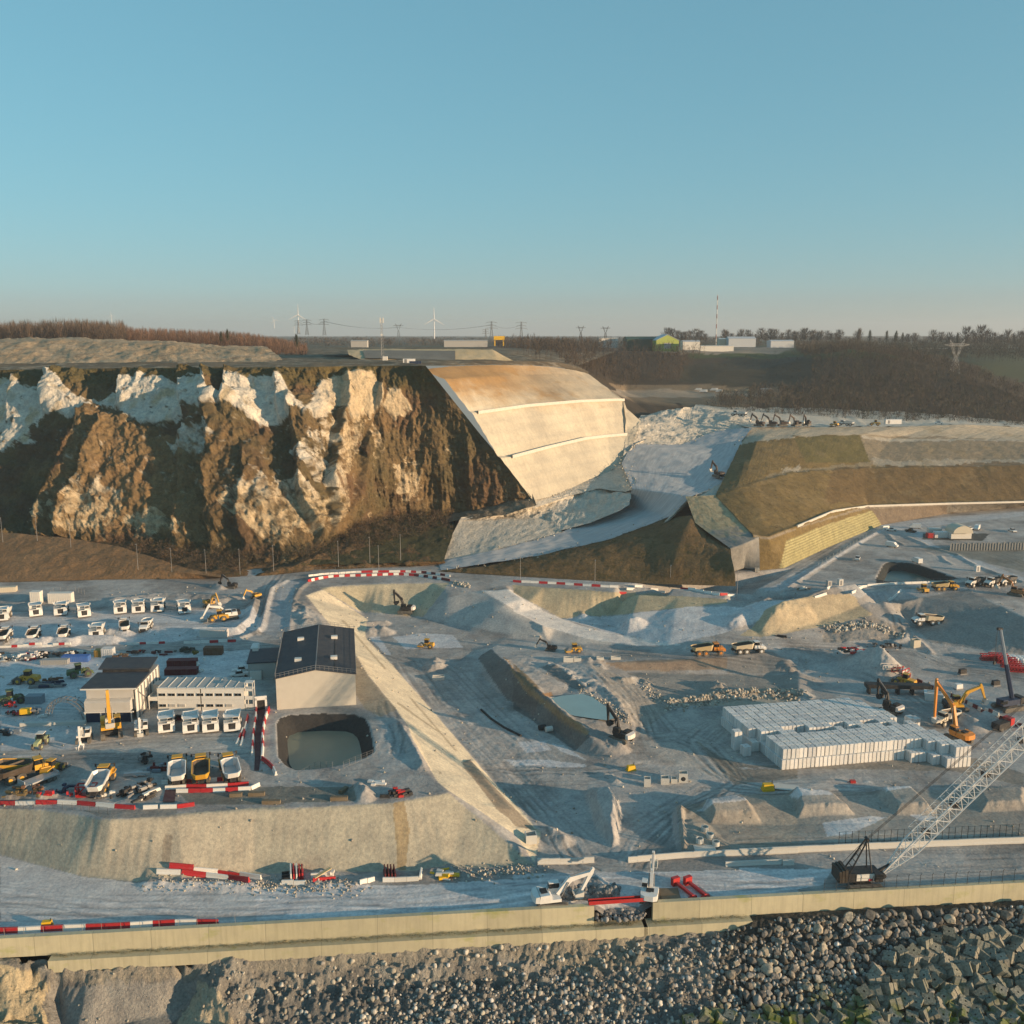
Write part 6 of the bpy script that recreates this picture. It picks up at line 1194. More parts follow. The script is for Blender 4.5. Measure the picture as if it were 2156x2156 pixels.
def rockmat(name, cols, moss=0., spk=1.):
    m, t, bs = newmat(name); co = objco(t); oi = nd(t, 'ShaderNodeObjectInfo').outputs['Random']
    r = nd(t, 'ShaderNodeValToRGB'); els = r.color_ramp.elements
    while len(els) < len(cols): els.new(.5)
    for k, c in enumerate(cols): els[k].position = k / (len(cols) - 1); els[k].color = (*c, 1)
    t.links.new(oi, r.inputs[0]); f, h = noise(t, co, 2.2, 6, .65); col = mix(t, r.outputs[0], (.5, .5, .5), 0.0)
    col = mix(t, col, mix(t, (1 - .45 * spk, 1 - .45 * spk, 1 - .44 * spk), (1 + .25 * spk, 1 + .22 * spk, 1 + .16 * spk), f), 1.0, 'MULTIPLY')
    if moss:
        g = nd(t, 'ShaderNodeMapRange'); t.links.new(nd(t, 'ShaderNodeNewGeometry').outputs['Position'], (sx := nd(t, 'ShaderNodeSeparateXYZ')).inputs[0]); t.links.new(sx.outputs[2], g.inputs[0]); g.inputs[1].default_value = -7.2; g.inputs[2].default_value = -10.2
        mm = nd(t, 'ShaderNodeMath', operation='MULTIPLY'); t.links.new(noise(t, nd(t, 'ShaderNodeNewGeometry').outputs['Position'], .16, 4, .7, .50, .58)[0], mm.inputs[0]); t.links.new(g.outputs[0], mm.inputs[1]); k2 = nd(t, 'ShaderNodeMath', operation='MULTIPLY'); t.links.new(mm.outputs[0], k2.inputs[0]); k2.inputs[1].default_value = moss
        col = mix(t, col, (.11, .14, .012), k2.outputs[0])
    t.links.new(col, bs.inputs['Base Color']); bs.inputs['Roughness'].default_value = .8; bump(t, h, bs, .6, .12); return m
conc_blk = rockmat('grey_white_block_concrete', [(.60, .60, .59), (.70, .69, .67), (.54, .54, .54), (.66, .65, .62), (.74, .73, .71)], 0., .22)
S = 2.12; BO, BA, BB = Vector((63.2, 208.9, -.3)), Vector((.983, .183, 0)), Vector((-.24, .97, 0)); BANG = math.atan2(.183, .983); HB = 2.42
rnd = random.Random(11); cells = []
for j in range(-3, 13):
    for i in range(-2, 26):
        p = BO + BA * (i + .5) * S + BB * (j + .5) * S
        right = 110.6 + (p.y - 209.5) * (92.6 - 110.6) / (240 - 209.5)
        lo = {-3: 18, -2: 17, -1: 14.5}.get(j, 0 if j < 5 else -1)
        if p.x + 1.0 > right or i < lo: continue
        cells.append((i, j, p))
cset = {(i, j) for i, j, _ in cells}
blk = MB(); cube_mesh(blk, S * .94, HB * .985); blk.v = [(x * .955, y * 1.03, z) for x, y, z in blk.v]; blk = blk.build('concrete_block', conc_blk); first = True
def place_block(p, rz, lab, grp):
    global first
    o = blk if first else blk.copy()
    if not first: C.objects.link(o)
    first = False; o.location = p; o.rotation_euler = (0, 0, rz); tag(o, lab, 'concrete block', grp)
hid = MB(); HM = Matrix.Identity(4)
for i, j, p in cells:
    vis = any((i + a, j + b) not in cset for a, b in ((0, -1), (-1, 0), (-1, -1), (0, -2), (-2, 0)))
    missing_top = (j in (4, 5) and rnd.random() < (.75 if i < 6 else .3)) or (j < 0 and (i, j - 1) not in cset and i < 19) or (i <= 0 and j in (1, 2, 3) and rnd.random() < .0)
    jit = lambda k=.05: rnd.uniform(-k, k)
    if vis or missing_top: place_block(p + Vector((jit(), jit(), 0)), BANG + R(jit(1.2)), 'grey white grooved concrete block in the lower layer of the large stack', 'blocks in the lower layer of the large stack')
    else: cube_mesh(hid, S * .955, HB, Matrix.Translation(p) @ Matrix.Rotation(BANG, 4, 'Z'))
    if not missing_top: place_block(p + BB * .5 + BA * .45 + Vector((jit(.09), jit(.09), HB)), BANG + R(jit(2)), 'grey white grooved concrete block in the upper layer of the large stack', 'blocks in the upper layer of the large stack')
for k, (x, y) in enumerate(((375, 838), (530, 735), (480, 905), (410, 700))):
    p = PZ('s', x, y, -.3); 
    for l in range(2 if k != 2 else 1): place_block(p + Vector((0, 0, HB * l)), BANG + .05 * k, 'grooved concrete block standing apart at the left of the large stack', 'blocks standing apart left of the stack')
for k, (x, y) in enumerate(((640, 1215), (690, 1225))): place_block(PZ('t', x, y, -.3), .3, 'grooved block of the pair left behind the right of the stack', 'blocks behind the stack')
o = hid.build('concrete_block', conc_blk); tag(o, 'buried lower layer of grooved blocks inside the large stack', 'concrete blocks', kind='stuff')
print('blocks', len(cells))
# ------------------------------------------------------------------ rock armour
m_rock = rockmat('armour_rock', [(.10, .098, .09), (.17, .165, .155), (.33, .32, .30), (.20, .185, .165), (.44, .40, .32), (.12, .118, .115), (.26, .25, .235)], .8)
m_rockd = rockmat('dark_rock', [(.10, .10, .098), (.16, .158, .15), (.26, .255, .245), (.20, .19, .18)])
m_cube = rockmat('armour_cube_concrete', [(.19, .20, .17), (.26, .26, .22), (.15, .16, .135), (.33, .31, .26)], 1.0)
def rock_mesh(seed, r=1.0):
    g = np.random.default_rng(seed); bm_ = []
    import bmesh
    b = bmesh.new(); bmesh.ops.create_icosphere(b, subdivisions=3, radius=1.0); co = np.array([v.co[:] for v in b.verts])
    pl = g.normal(size=(11, 3)); pl /= np.linalg.norm(pl, axis=1)[:, None]; dd = g.uniform(.5, .85, 11)
    for n_, d_ in zip(pl, dd):
        k = co @ n_; ov = np.clip(k - d_, 0, None); co = co - ov[:, None] * n_ * .93
    co = co * (1 + .06 * pnoise(co * 2.5 + seed * 7)[:, None]) * g.uniform(.75, 1.15, 3)
    f = [[v.index for v in p.verts] for p in b.faces]; b.free(); return co * r, f
RK = []
for k in range(9):
    co, f = rock_mesh(100 + k); me = meshobj('boulder', co, f, m_rock, None, False); C.objects.unlink(me); RK.append(me)
for o in RK[::2]: o.data.polygons.foreach_set('use_smooth', np.ones(len(o.data.polygons), bool))
rr = random.Random(5)
def rot3(): return (rr.uniform(0, 6.28), rr.uniform(0, 6.28), rr.uniform(0, 6.28))
def armour_zone(u, v):    # where the armour lies, in l and k frames
    return v > np.interp(u, [1500, 1530, 1560, 1640, 1760, 1950, 2156, 2300], [2150, 2080, 1985, 1938, 1925, 1912, 1899, 1890])
cand = []
for _ in range(9000):
    y = rr.uniform(134, 163); x = rr.uniform(22, 108); z = sz(x, y); u, v = proj(x, y, z)
    if u > 2190 or v > 2190 or u < 1450: continue
    if not armour_zone(u, v): continue
    if (y - W0.y) - (x - W0.x) * WD.y / WD.x > -2.1: continue
    cand.append((x, y, z, u, v))
placed = []; ncube = 0; nb = 0; smallrocks = []
GH = {}
def free(x, y, r):
    a, b = int(x // 3), int(y // 3)
    return all((x - p) ** 2 + (y - q) ** 2 > ((r + c) * .60) ** 2 for i in (-1, 0, 1) for j in (-1, 0, 1) for p, q, c in GH.get((a + i, b + j), ()))
def take(x, y, r): placed.append((x, y, r)); GH.setdefault((int(x // 3), int(y // 3)), []).append((x, y, r))
CUBE = MB(); cube_mesh(CUBE, 2.0, 1.9, Matrix.Translation((0, 0, -.95))); CUBE = CUBE.build('armour_cube', m_cube); C.objects.unlink(CUBE)
for x, y, z, u, v in cand:
    cz = 1.35 if (v > np.interp(u, [1780, 1830, 1900, 2000, 2156], [2150, 2070, 2000, 1972, 1965])) else 0
    if cz and ncube < 200 and free(x, y, 1.2) and rr.random() < .9:
        o = CUBE.copy(); C.objects.link(o); o.location = (x, y, z + rr.uniform(.3, 1.2)); o.rotation_euler = (rr.uniform(-.6, .6), rr.uniform(-.6, .6), rr.uniform(0, 6.28)); k = rr.uniform(.92, 1.08); o.scale = (k, k, k)
        tag(o, 'grooved grey concrete cube tumbled in the armour at the lower right', 'concrete cube', 'concrete cubes of the sea defence'); take(x, y, 1.2); ncube += 1
filler = []
for big in (1, 0):
    for x, y, z, u, v in cand:
        r = rr.choice((.62, .7, .8, .95, 1.2)) if big else rr.choice((.35, .42, .5, .58))
        if not free(x, y, r): continue
        if big and nb < 300:
            o = rr.choice(RK).copy(); C.objects.link(o); o.location = (x, y, z + r * .4); o.rotation_euler = rot3(); o.scale = (r,) * 3
            tag(o, 'grey boulder of the rock armour heaped below the right part of the wall', 'boulder', 'boulders of the rock armour'); take(x, y, r); nb += 1
        elif not big: filler.append((x, y, z, r)); take(x, y, r)
print('cubes', ncube, 'boulders', nb, 'cand', len(cand))
RV = [rock_mesh(200 + k) for k in range(6)]
def scatter_rocks(name, label, spots, mat, cat='rocks'):
    V, Fq, CL, n = [], [], [], 0
    for x, y, z, r in spots:
        co, f = RVL[rr.randrange(len(RVL))]; a = rr.uniform(0, 6.28); e = Matrix.Rotation(a, 3, 'Z') @ Matrix.Rotation(rr.uniform(0, 6.28), 3, 'X'); M = np.array(e)
        V.append(co @ M.T * r + np.array([x, y, z + r * .3])); Fq.append(f + n); n += len(co)
        CL.append(np.tile(np.array(rr.choice(PAL)) * rr.uniform(.75, 1.25), (len(co), 1)))
    o = meshobj(name, np.concatenate(V), np.concatenate(Fq), mat, None, False, None, np.concatenate(CL), 'stuff'); o['label'] = label; o['category'] = cat; return o
PAL = [(.17, .165, .155), (.26, .25, .235), (.40, .39, .37), (.11, .11, .105), (.36, .33, .27), (.50, .49, .47), (.14, .14, .135)]
import bmesh
def low_rock(seed):
    b = bmesh.new(); bmesh.ops.create_icosphere(b, subdivisions=2, radius=1.0); co = np.array([v.co[:] for v in b.verts]); g = np.random.default_rng(seed)
    pl = g.normal(size=(9, 3)); pl /= np.linalg.norm(pl, axis=1)[:, None]
    for n_, d_ in zip(pl, g.uniform(.55, .9, 9)): k = co @ n_; co = co - np.clip(k - d_, 0, None)[:, None] * n_ * .95
    f = np.array([[v.index for v in p.verts] for p in b.faces]); b.free(); return co * g.uniform(.7, 1.15, 3), f
RVL = [low_rock(300 + k) for k in range(8)]
m_rubble = earth('loose_stone', (.4, .4, .4), (.4, .4, .4), 1.2, attr='Col', bs_=.5, bd=.15, fine=4)
sp = list(filler)
for _ in range(12000):
    y = rr.uniform(134, 164); x = rr.uniform(-25, 108); z = sz(x, y); u, v = proj(x, y, z)
    if u > 2200 or v > 2200 or (y - W0.y) - (x - W0.x) * WD.y / WD.x > -2.0: continue
    if armour_zone(u, v):
        if free(x, y, .12): sp.append((x, y, z, rr.uniform(.2, .4)))
    elif v > np.interp(u, [560, 700, 1000, 1300, 1420, 1500], [2080, 2085, 2068, 2060, 2010, 1950]) + rr.uniform(-40, 25) and (u < 1200 or rr.random() < .75): sp.append((x, y, z, rr.choice((.12, .15, .18, .22, .28, .36, .5))))
scatter_rocks('rock_rubble', 'loose grey stones covering the foot of the shore and filling the armour', sp, m_rubble)
sp = []
for _ in range(4500):
    y = rr.uniform(134, 162); x = rr.uniform(-90, 60); z = sz(x, y); u, v = proj(x, y, z)
    if u < -20 or v > 2200 or v < 1990 or (y - W0.y) - (x - W0.x) * WD.y / WD.x > -2.0: continue
    if (u < 420 and rr.random() < .85): continue
    sp.append((x, y, z, rr.choice((.08, .1, .14, .2, .28, .4, .5) if u > 500 else (.08, .1, .14, .2, .28))))
PAL_ = PAL; PAL = [(.36, .335, .28), (.42, .40, .34), (.25, .24, .22), (.50, .475, .42)]
scatter_rocks('shore_rubble', 'broken stones scattered on the rough slope under the wall ledge', sp, m_rubble)
sp = []
for _ in range(420):
    k = rr.random(); p = GP('x', rr.uniform(400, 900), rr.uniform(270, 380), 0) if k < .6 else PZ('x', rr.uniform(700, 1120), rr.uniform(420, 560), -1.4)
    sp.append((p.x, p.y, p.z, rr.choice((.25, .35, .5, .65)) * (1 if k < .6 else .8)))
PAL = [(.22, .215, .21), (.30, .29, .28), (.16, .16, .16)]
scatter_rocks('rock_pile', 'dark broken rock piled between the two white excavators and in the breach', sp, m_rubble)
sp = []
for fr, s, n, r in (('g', '1060 985|1200 965|1400 925|1600 905|1800 900|1960 920', 500, .5), ('g', '880 840|960 920|1060 990', 120, .4), ('q', '1700 370|1850 400', 60, .6), ('r', '1200 400|1500 560|1700 740', 120, .4), ('j', '0 800|700 800', 260, .25), ('j', '1350 700|1930 680', 220, .3), ('i', '1010 790|1930 800', 200, .22), ('h', '600 790|900 760|1100 830', 200, .6)):
    for p in resample(gpts(fr, s, 0), n):
        x, y = p[0] + rr.gauss(0, 1.1), p[1] + rr.gauss(0, 1.3); sp.append((x, y, gz(x, y), r * rr.uniform(.3, 1.1)))
for _ in range(1500):
    x, y = rr.uniform(-150, 170), rr.uniform(165, 340); sp.append((x, y, gz(x, y), rr.choice((.1, .14, .2, .3))))
PAL = [(.44, .40, .33), (.36, .33, .28), (.54, .50, .43), (.30, .28, .25)]
scatter_rocks('chalk_rubble', 'pale chalk lumps strewn along the windrows and haul roads', sp, m_rubble)
PAL = PAL_
# ------------------------------------------------------------------ trees
def twigmat(name, a, b):
    m, t, bs = newmat(name); at = nd(t, 'ShaderNodeVertexColor', layer_name='Col').outputs[0]
    t.links.new(at, bs.inputs['Base Color']); return m
m_twig = twigmat('bare_twigs', 0, 0); m_bark = P_('grey_bark', (.085, .068, .05), .9, dirt=0)
tg = np.random.default_rng(21)
def tree_arrays(P, H, Wd, cols, ntw, shape='round', seed=0, fine=1.0):
    """bare trees: three sided trunks and sprays of fine twig slivers; returns verts, tris, colours"""
    g = np.random.default_rng(seed); n = len(P); V, Fc, CO = [], [], []
    # trunks
    for k in range(3):
        a = 2 * np.pi * k / 3; V.append(P + np.stack([np.cos(a) * H * .012, np.sin(a) * H * .012, np.zeros(n) - 1], 1))
    V.append(P + np.stack([g.normal(0, .03, n) * H, g.normal(0, .03, n) * H, H * .72], 1)); i = np.arange(n)
    for k in range(3): Fc.append(np.stack([i + k * n, i + ((k + 1) % 3) * n, i + 3 * n], 1))
    CO.append(np.tile(cols[:, None, :] * .85, (1, 4, 1)).transpose(1, 0, 2).reshape(-1, 3)); off = 4 * n
    T = n * ntw; tid = np.repeat(i, ntw); h = g.uniform(.22, .96, T); ang = g.uniform(0, 2 * np.pi, T)
    env = np.sqrt(np.clip(1 - ((h - .6) / .42) ** 2, .04, 1)) if shape == 'round' else (np.clip(1.05 - h, .06, 1) ** .7 if shape == 'cone' else np.sqrt(np.clip(1 - ((h - .58) / .46) ** 2, .04, 1)) * .75)
    r0 = g.uniform(0, .75, T) * env; r1 = r0 + g.uniform(.15, .42, T) * env
    Hh, Ww = H[tid], Wd[tid]; d = np.stack([np.cos(ang), np.sin(ang)], 1)
    p0 = P[tid] + np.c_[d * (r0 * Ww)[:, None], h * Hh * .92]; p1 = P[tid] + np.c_[d * (r1 * Ww)[:, None] + g.normal(0, .25, (T, 2)), np.minimum(h + g.uniform(.05, .2, T), 1.04) * Hh]
    wdt = g.uniform(.024, .052, T) * Ww * fine; pr = np.c_[-d[:, 1], d[:, 0], np.zeros(T)] * wdt[:, None]; tw = g.uniform(0, np.pi, T); pr = pr * np.cos(tw)[:, None] + np.c_[np.zeros((T, 2)), wdt * np.sin(tw)]
    V += [p0 - pr, p0 + pr, p1]; j = np.arange(T); Fc.append(np.stack([off + j, off + T + j, off + 2 * T + j], 1)); c = cols[tid] * g.uniform(.7, 1.3, T)[:, None]; CO += [c, c, c]
    return np.concatenate(V), np.concatenate(Fc), np.concatenate(CO)
def surf(name, n, mask):
    """random points of a built surface that project into a part of the frame"""
    G = LOFT[name]; nv, nu = G.shape[:2]; out = []; g = np.random.default_rng(len(name) + n)
    a = np.linalg.norm(np.cross(G[1:, :-1] - G[:-1, :-1], G[:-1, 1:] - G[:-1, :-1]), axis=2).ravel(); pr = a / a.sum()
    ix = g.choice(len(a), n * 6, p=pr); r, c = ix // (nu - 1), ix % (nu - 1); s, t = g.random(len(ix))[:, None], g.random(len(ix))[:, None]
    p = (G[r, c] * (1 - s) + G[r + 1, c] * s) * (1 - t) + (G[r, c + 1] * (1 - s) + G[r + 1, c + 1] * s) * t
    u, v = proj(p[:, 0], p[:, 1], p[:, 2]); k = pxpoly(u, v, 'F', mask); return p[k][:n]
def wood(name, label, P, h, w_, cols, ntw=34, shape='round', fine=1.0):
    g = np.random.default_rng(len(P)); n = len(P); H = g.uniform(*h, n); W_ = g.uniform(*w_, n); c = np.array(cols)[g.integers(0, len(cols), n)] * g.uniform(.8, 1.2, (n, 1))
    V, Fc, CO = tree_arrays(P, H, W_, c, ntw, shape, n, fine); o = meshobj(name, V, Fc, m_twig, None, False, None, CO, 'stuff'); tag(o, label, 'woodland'); return o
g9 = np.random.default_rng(33)
# reddish poplar belt on the clifftop, left
pts = []
for k in range(2600):
    u = g9.uniform(-60, 585); dep = g9.uniform(640, 900); top = np.interp(u, [-60, 100, 150, 260, 300, 460, 560, 590], [92, 93, 94, 92, 91, 88, 84, 82])
    x = (u - 966) / 1800 * dep * 1.0; pts.append((x, dep, top - 3 - max(0, (u - 480) / 100) * 3))
pts = np.array(pts); u_ = pts[:, 0] / pts[:, 1] * 1800 + 966
wood('poplar_belt', 'belt of bare reddish poplars along the clifftop at the left', pts[u_ > 250], (13, 18), (2.0, 3.2), [(.145, .088, .060), (.165, .10, .068), (.115, .078, .056)], 95, 'tall', .62)
wood('woodland', 'bare brown wood on the clifftop at the far left', pts[u_ <= 250], (14, 21), (3.0, 5.0), [(.115, .085, .062), (.135, .092, .064), (.092, .075, .058)], 70, 'round', .7)
wood('woodland', 'dark bare wood on the slope behind the golden graded hill', np.concatenate([surf('valley', 1700, '930 655|1150 662|1330 668|1300 690|1280 725|1180 735|1060 700|960 668'), surf('plateau', 160, '940 655|1120 662|1120 690|1000 676')]), (9, 15), (2.6, 4.4), [(.075, .058, .045), (.095, .070, .05), (.062, .052, .04)], 40)
wood('woodland', 'bare brown wood covering the hill spur at the right', surf('valley', 4300, '1500 660|1600 652|1700 668|1800 692|1960 760|1990 830|1700 815|1400 790|1330 770|1440 742|1500 735|1540 700'), (7, 12.5), (2.8, 4.8), [(.086, .068, .052), (.102, .08, .058), (.065, .056, .044), (.095, .085, .068), (.06, .06, .04)], 40)
wood('scrub', 'dark scrub on the slope between the two woods', surf('valley', 500, '1290 690|1420 668|1545 665|1540 712|1440 738|1280 724'), (2, 4.5), (1.8, 3), [(.055, .05, .035), (.07, .058, .038)], 26)
pts = []
for k in range(900):
    u = g9.uniform(1660, 2050); dep = g9.uniform(1000, 1200); x = (u - 966) / 1800 * dep; pts.append((x, dep, 73 + (dep - 1000) * .05 + g9.normal(0, .5)))
wood('woodland', 'dark distant wood in the valley behind the hill spur', np.array(pts), (9, 14), (4, 7), [(.048, .05, .035), (.06, .055, .04)], 30)
pts = []
for k in range(1500):
    dep = g9.choice([1300, 1700, 2200, 2700]) + g9.normal(0, 60); u = g9.uniform(560, 2050); x = (u - 966) / 1800 * dep; pts.append((x, dep, 83.5))
wood('woodland', 'thin far tree belts along the horizon', np.array(pts), (8, 15), (6, 12), [(.075, .065, .055), (.09, .075, .06)], 26)
# scrub along the cliff foot and on the ledges
sp = np.concatenate([surf('cliff_foot_scrub', 620, '200 1010|500 1040|700 985|860 965|850 1000|640 1050|430 1085|250 1050'), surf('shaded_grass_bank', 40, '600 1000|860 960|860 1060|560 1080')])
wood('scrub', 'dense bare thicket at the foot of the chalk cliff', sp, (2, 5), (1.6, 3.2), [(.10, .072, .05), (.12, .085, .055), (.075, .065, .04)], 40)
wood('scrub', 'dry brown scrub clinging to the ledges of the chalk cliff', surf('chalk_cliff', 2600, '120 800|330 800|560 800|700 820|900 830|980 940|800 980|640 990|560 1050|400 1040|130 1000|80 930'), (.8, 2.2), (.9, 1.8), [(.125, .085, .046), (.14, .09, .048), (.085, .07, .036)], 16)
wood('scrub', 'tufts of dry grass and scrub on the terraced hill', surf('terraced_hill', 900, '1300 960|1440 870|1932 905|1932 950|1640 960|1450 1010'), (.4, 1.1), (.6, 1.4), [(.15, .11, .05), (.12, .09, .045)], 12)
wood('scrub', 'low brown scrub on the cone beside the ramp', surf('brown_cone', 700, '940 1060|1270 970|1390 1100|960 1090'), (.4, 1.3), (.6, 1.5), [(.12, .085, .04), (.10, .075, .035)], 12)
P_l = np.array([tuple(wall_pt(s, d, -2.5)) for s in np.linspace(8, s0 + 7, 420) for d in (g9.uniform(.3, 1.0),)]); P_r = np.array([tuple(wall_pt(s, g9.uniform(.3, 1.0), -2.5)) for s in np.linspace(s1, s1 + 17, 60)])
wood('weeds', 'dry weeds growing along the ledge of the sea wall', np.concatenate([P_l, P_r]), (.15, .6), (.25, .6), [(.10, .09, .04), (.14, .11, .06), (.07, .07, .03)], 18)
sp = []
for line, n, r_, w_ in ((rampL[1:], 300, .32, 2.4), (rampR, 260, .28, 2.2), (T4, 160, .3, 1.8)):
    for p in resample(line, n): sp.append((p[0] + rr.gauss(0, w_), p[1] + rr.gauss(0, w_), p[2] + rr.uniform(-.2, .15), r_ * rr.choice((.3, .4, .6, .9, 1.3))))
PAL = [(.50, .46, .38), (.42, .38, .31), (.58, .54, .46), (.34, .30, .24)]
scatter_rocks('chalk_rubble', 'broken chalk strewn along the edges of the ramp and terraces', sp, m_rubble)
# single trees on the skyline
def one_tree(lab, shape, seed, col, H=12., Wd=5.):
    t = thing('bare_tree', lab, 'tree', (0, 0, 0)); V, Fc, CO = tree_arrays(np.zeros((1, 3)), np.array([H]), np.array([Wd]), np.array([col]), 300, shape, seed)
    meshobj('crown', V[4:], Fc[3:] - 4, m_twig, t, False, None, CO[4:]); m = MB().bar((0, 0, -2), (0, 0, H * .62), .28, 6, .08)
    for k in range(7): a = k * 2.4; m.bar((0, 0, H * (.28 + .05 * k)), (math.cos(a) * Wd * .45, math.sin(a) * Wd * .45, H * (.5 + .06 * k)), .1, 4, .03)
    m.build('trunk', m_bark, t); return t
TP = [one_tree('x', 'round', 1, (.085, .07, .055)), one_tree('x', 'round', 2, (.07, .062, .05), 13, 6), one_tree('x', 'tall', 3, (.10, .078, .058), 15, 5), one_tree('x', 'cone', 4, (.035, .042, .025), 13, 4)]
first_use = set()
LBL = ['rounded bare tree in the line along the right skyline', 'broad bare tree in the line along the right skyline', 'tall narrow bare tree in the line along the right skyline', 'dark evergreen standing in the line along the right skyline']
def skytree(k, u, v_base, dep, sc=1.0):
    p = PY('F', u, v_base, dep); 
    if k in first_use: o = dup(TP[k], p, g9.uniform(0, 360), LBL[k], 'skyline ' + ('broad rounded', 'broad', 'narrow', 'evergreen')[k] + ' trees')
    else: o = TP[k]; o.location = p; first_use.add(k); tag(o, LBL[k], 'tree', 'skyline ' + ('broad rounded', 'broad', 'narrow', 'evergreen')[k] + ' trees')
    s = sc * g9.uniform(.8, 1.2); o.scale = (s, s, s)
for u in list(range(1258, 1335, 9)) + list(range(1365, 1480, 9)) + list(range(1487, 1590, 8)): skytree(int(g9.choice([0, 1])), u + g9.uniform(-3, 3), 647, g9.uniform(1180, 1400), 1.25)
for u in (1618, 1640, 1672, 1690, 1702, 1712, 1725, 1760, 1775, 1790, 1805, 1822, 1838, 1850, 1862, 1875, 1888, 1900, 1912, 1924, 1936): skytree(int(g9.choice([0, 0, 1, 1, 1, 3])), u, 655 if u > 1780 else 650, g9.uniform(1150, 1300), 1.75 if u > 1800 else 1.25)
skytree(2, 1620, 648, 1200, 1.1); skytree(3, 1688, 650, 1150, 1.0); skytree(3, 430, 648, 590, .7); skytree(3, 418, 650, 600, .6); skytree(3, 560, 662, 640, .8)
# ------------------------------------------------------------------ wind turbines, pylons, masts
tw = P_('turbine_white', (.70, .71, .72), .4, dirt=.03)
def turbine(fr, x, vb, vh, dep, ang, lab):
    b = PY(fr, x, vb, dep); h = PY(fr, x, vh, dep).z - b.z; t = thing('wind_turbine', lab, 'wind turbine', b, 0, 'wind turbines on the horizon'); k = h / 60.
    MB().bar((0, 0, 0), (0, 0, h), 1.9 * k, 10, 1.1 * k).build('tower', tw, t); MB().box(0, 1.0 * k, h - 1.2 * k, 2.6 * k, 7 * k, 2.6 * k, .9, .95).build('nacelle', tw, t); MB().bar((0, -2.3 * k, h), (0, -4.4 * k, h), 1.3 * k, 8, .5 * k).build('hub', tw, t)
    for i in range(3):
        a = R(ang + 120 * i); d = Vector((math.sin(a), 0, math.cos(a))); n = Vector((math.cos(a), 0, -math.sin(a))); c = Vector((0, -3.6 * k, h)); L = 36 * k; m = MB(); rings = []
        for s, w_, th in ((.02, .9, .8), (.18, 2.2, .5), (.5, 1.5, .3), (.85, .8, .2), (1, .2, .1)): p = c + d * L * s; rings.append([tuple(p + n * w_ * k), tuple(p + Vector((0, th * k, 0))), tuple(p - n * w_ * .6 * k), tuple(p - Vector((0, th * k, 0)))])
        m.rings(rings).build('blade', tw, t)
turbine('a', 1550, 245, 198, 1900, -28, 'white wind turbine with a blade leaning left, left of the tall pair of pylons'); turbine('a', 1688, 270, 168, 1750, 2, 'tallest white wind turbine, beside the dark pylons'); turbine('a', 632, 215, 172, 1600, -10, 'wind turbine half hidden behind the wood at the left'); turbine('b', 522, 305, 192, 1700, 0, 'white wind turbine alone between the mast and the pylons'); turbine('a', 1663, 272, 240, 3000, 30, 'smallest and farthest wind turbine beside the tallest one')
pyl = P_('pylon_steel', (.16, .165, .17), .6, .2, .0); pyld = P_('dark_pylon_steel', (.06, .062, .065), .6, dirt=.0)
def pylon(fr, x, vb, vt, dep, kind, mat, lab, wk=1.0):
    b = PY(fr, x, vb, dep); h = PY(fr, x, vt, dep).z - b.z; t = thing('pylon', lab, 'pylon', b, 8, 'electricity pylons'); m = MB(); r = max(.09, dep * .00011); q = lambda w_, z: [(-w_, -w_, z), (w_, -w_, z), (w_, w_, z), (-w_, w_, z)]
    def tower(w0, z0_, w1, z1, n):
        for k in range(n):
            a, c = k / n, (k + 1) / n; A = q(w0 + (w1 - w0) * a, z0_ + (z1 - z0_) * a); B = q(w0 + (w1 - w0) * c, z0_ + (z1 - z0_) * c)
            for i in range(4): j = (i + 1) % 4; m.bar(A[i], B[i], r, 4); m.bar(A[i], B[j], r * .7, 4); m.bar(A[j], B[i], r * .7, 4); m.bar(B[i], B[j], r * .7, 4)
    if kind == 'cat':
        tower(h * .11, 0, h * .035, h * .55, 5); m.build('tower', mat, t); m = MB()
        for s in (-1, 1):
            for y in (-h * .03, h * .03): m.bar((s * h * .03, y, h * .55), (s * h * .17, y, h * .86), r, 4); m.bar((s * h * .03, y, h * .55), (s * h * .10, y, h * .86), r * .8, 4); m.bar((s * h * .10, y, h * .70), (s * h * .07, y, h * .62), r, 4); m.bar((s * h * .17, y, h * .86), (s * h * .21, 0, h), r, 4); m.bar((s * h * .10, y, h * .86), (s * h * .21, 0, h), r, 4)
        m.build('fork', mat, t); m = MB()
        for y in (-h * .03, h * .03):
            for z in (.83, .89): m.bar((-h * .17, y, h * z), (h * .17, y, h * z), r, 4)
            for k in range(10): x0 = -h * .17 + h * .034 * k; m.bar((x0, y, h * (.83 if k % 2 else .89)), (x0 + h * .034, y, h * (.89 if k % 2 else .83)), r * .7, 4)
            for s in (-1, 1): m.bar((s * h * .17, y, h * .83), (s * h * .36 * wk, 0, h * .86), r, 4); m.bar((s * h * .17, y, h * .89), (s * h * .36 * wk, 0, h * .86), r, 4)
        m.build('cross_arm', mat, t)
    else:
        tower(h * .10, 0, h * .035, h * .62, 6); tower(h * .035, h * .62, h * .025, h, 5); m.build('tower', mat, t)
        for z, w_ in ((.66, .30), (.80, .24), (.95, .28)):
            m = MB()
            for s in (-1, 1):
                for y in (-h * .02, h * .02): m.bar((0, y, h * z), (s * h * w_, 0, h * z), r, 4); m.bar((0, y, h * (z + .05)), (s * h * w_, 0, h * z), r, 4)
                m.bar((s * h * w_, 0, h * z), (s * h * w_, 0, h * (z - .05)), r, 4)
            m.build('cross_arm', mat, t)
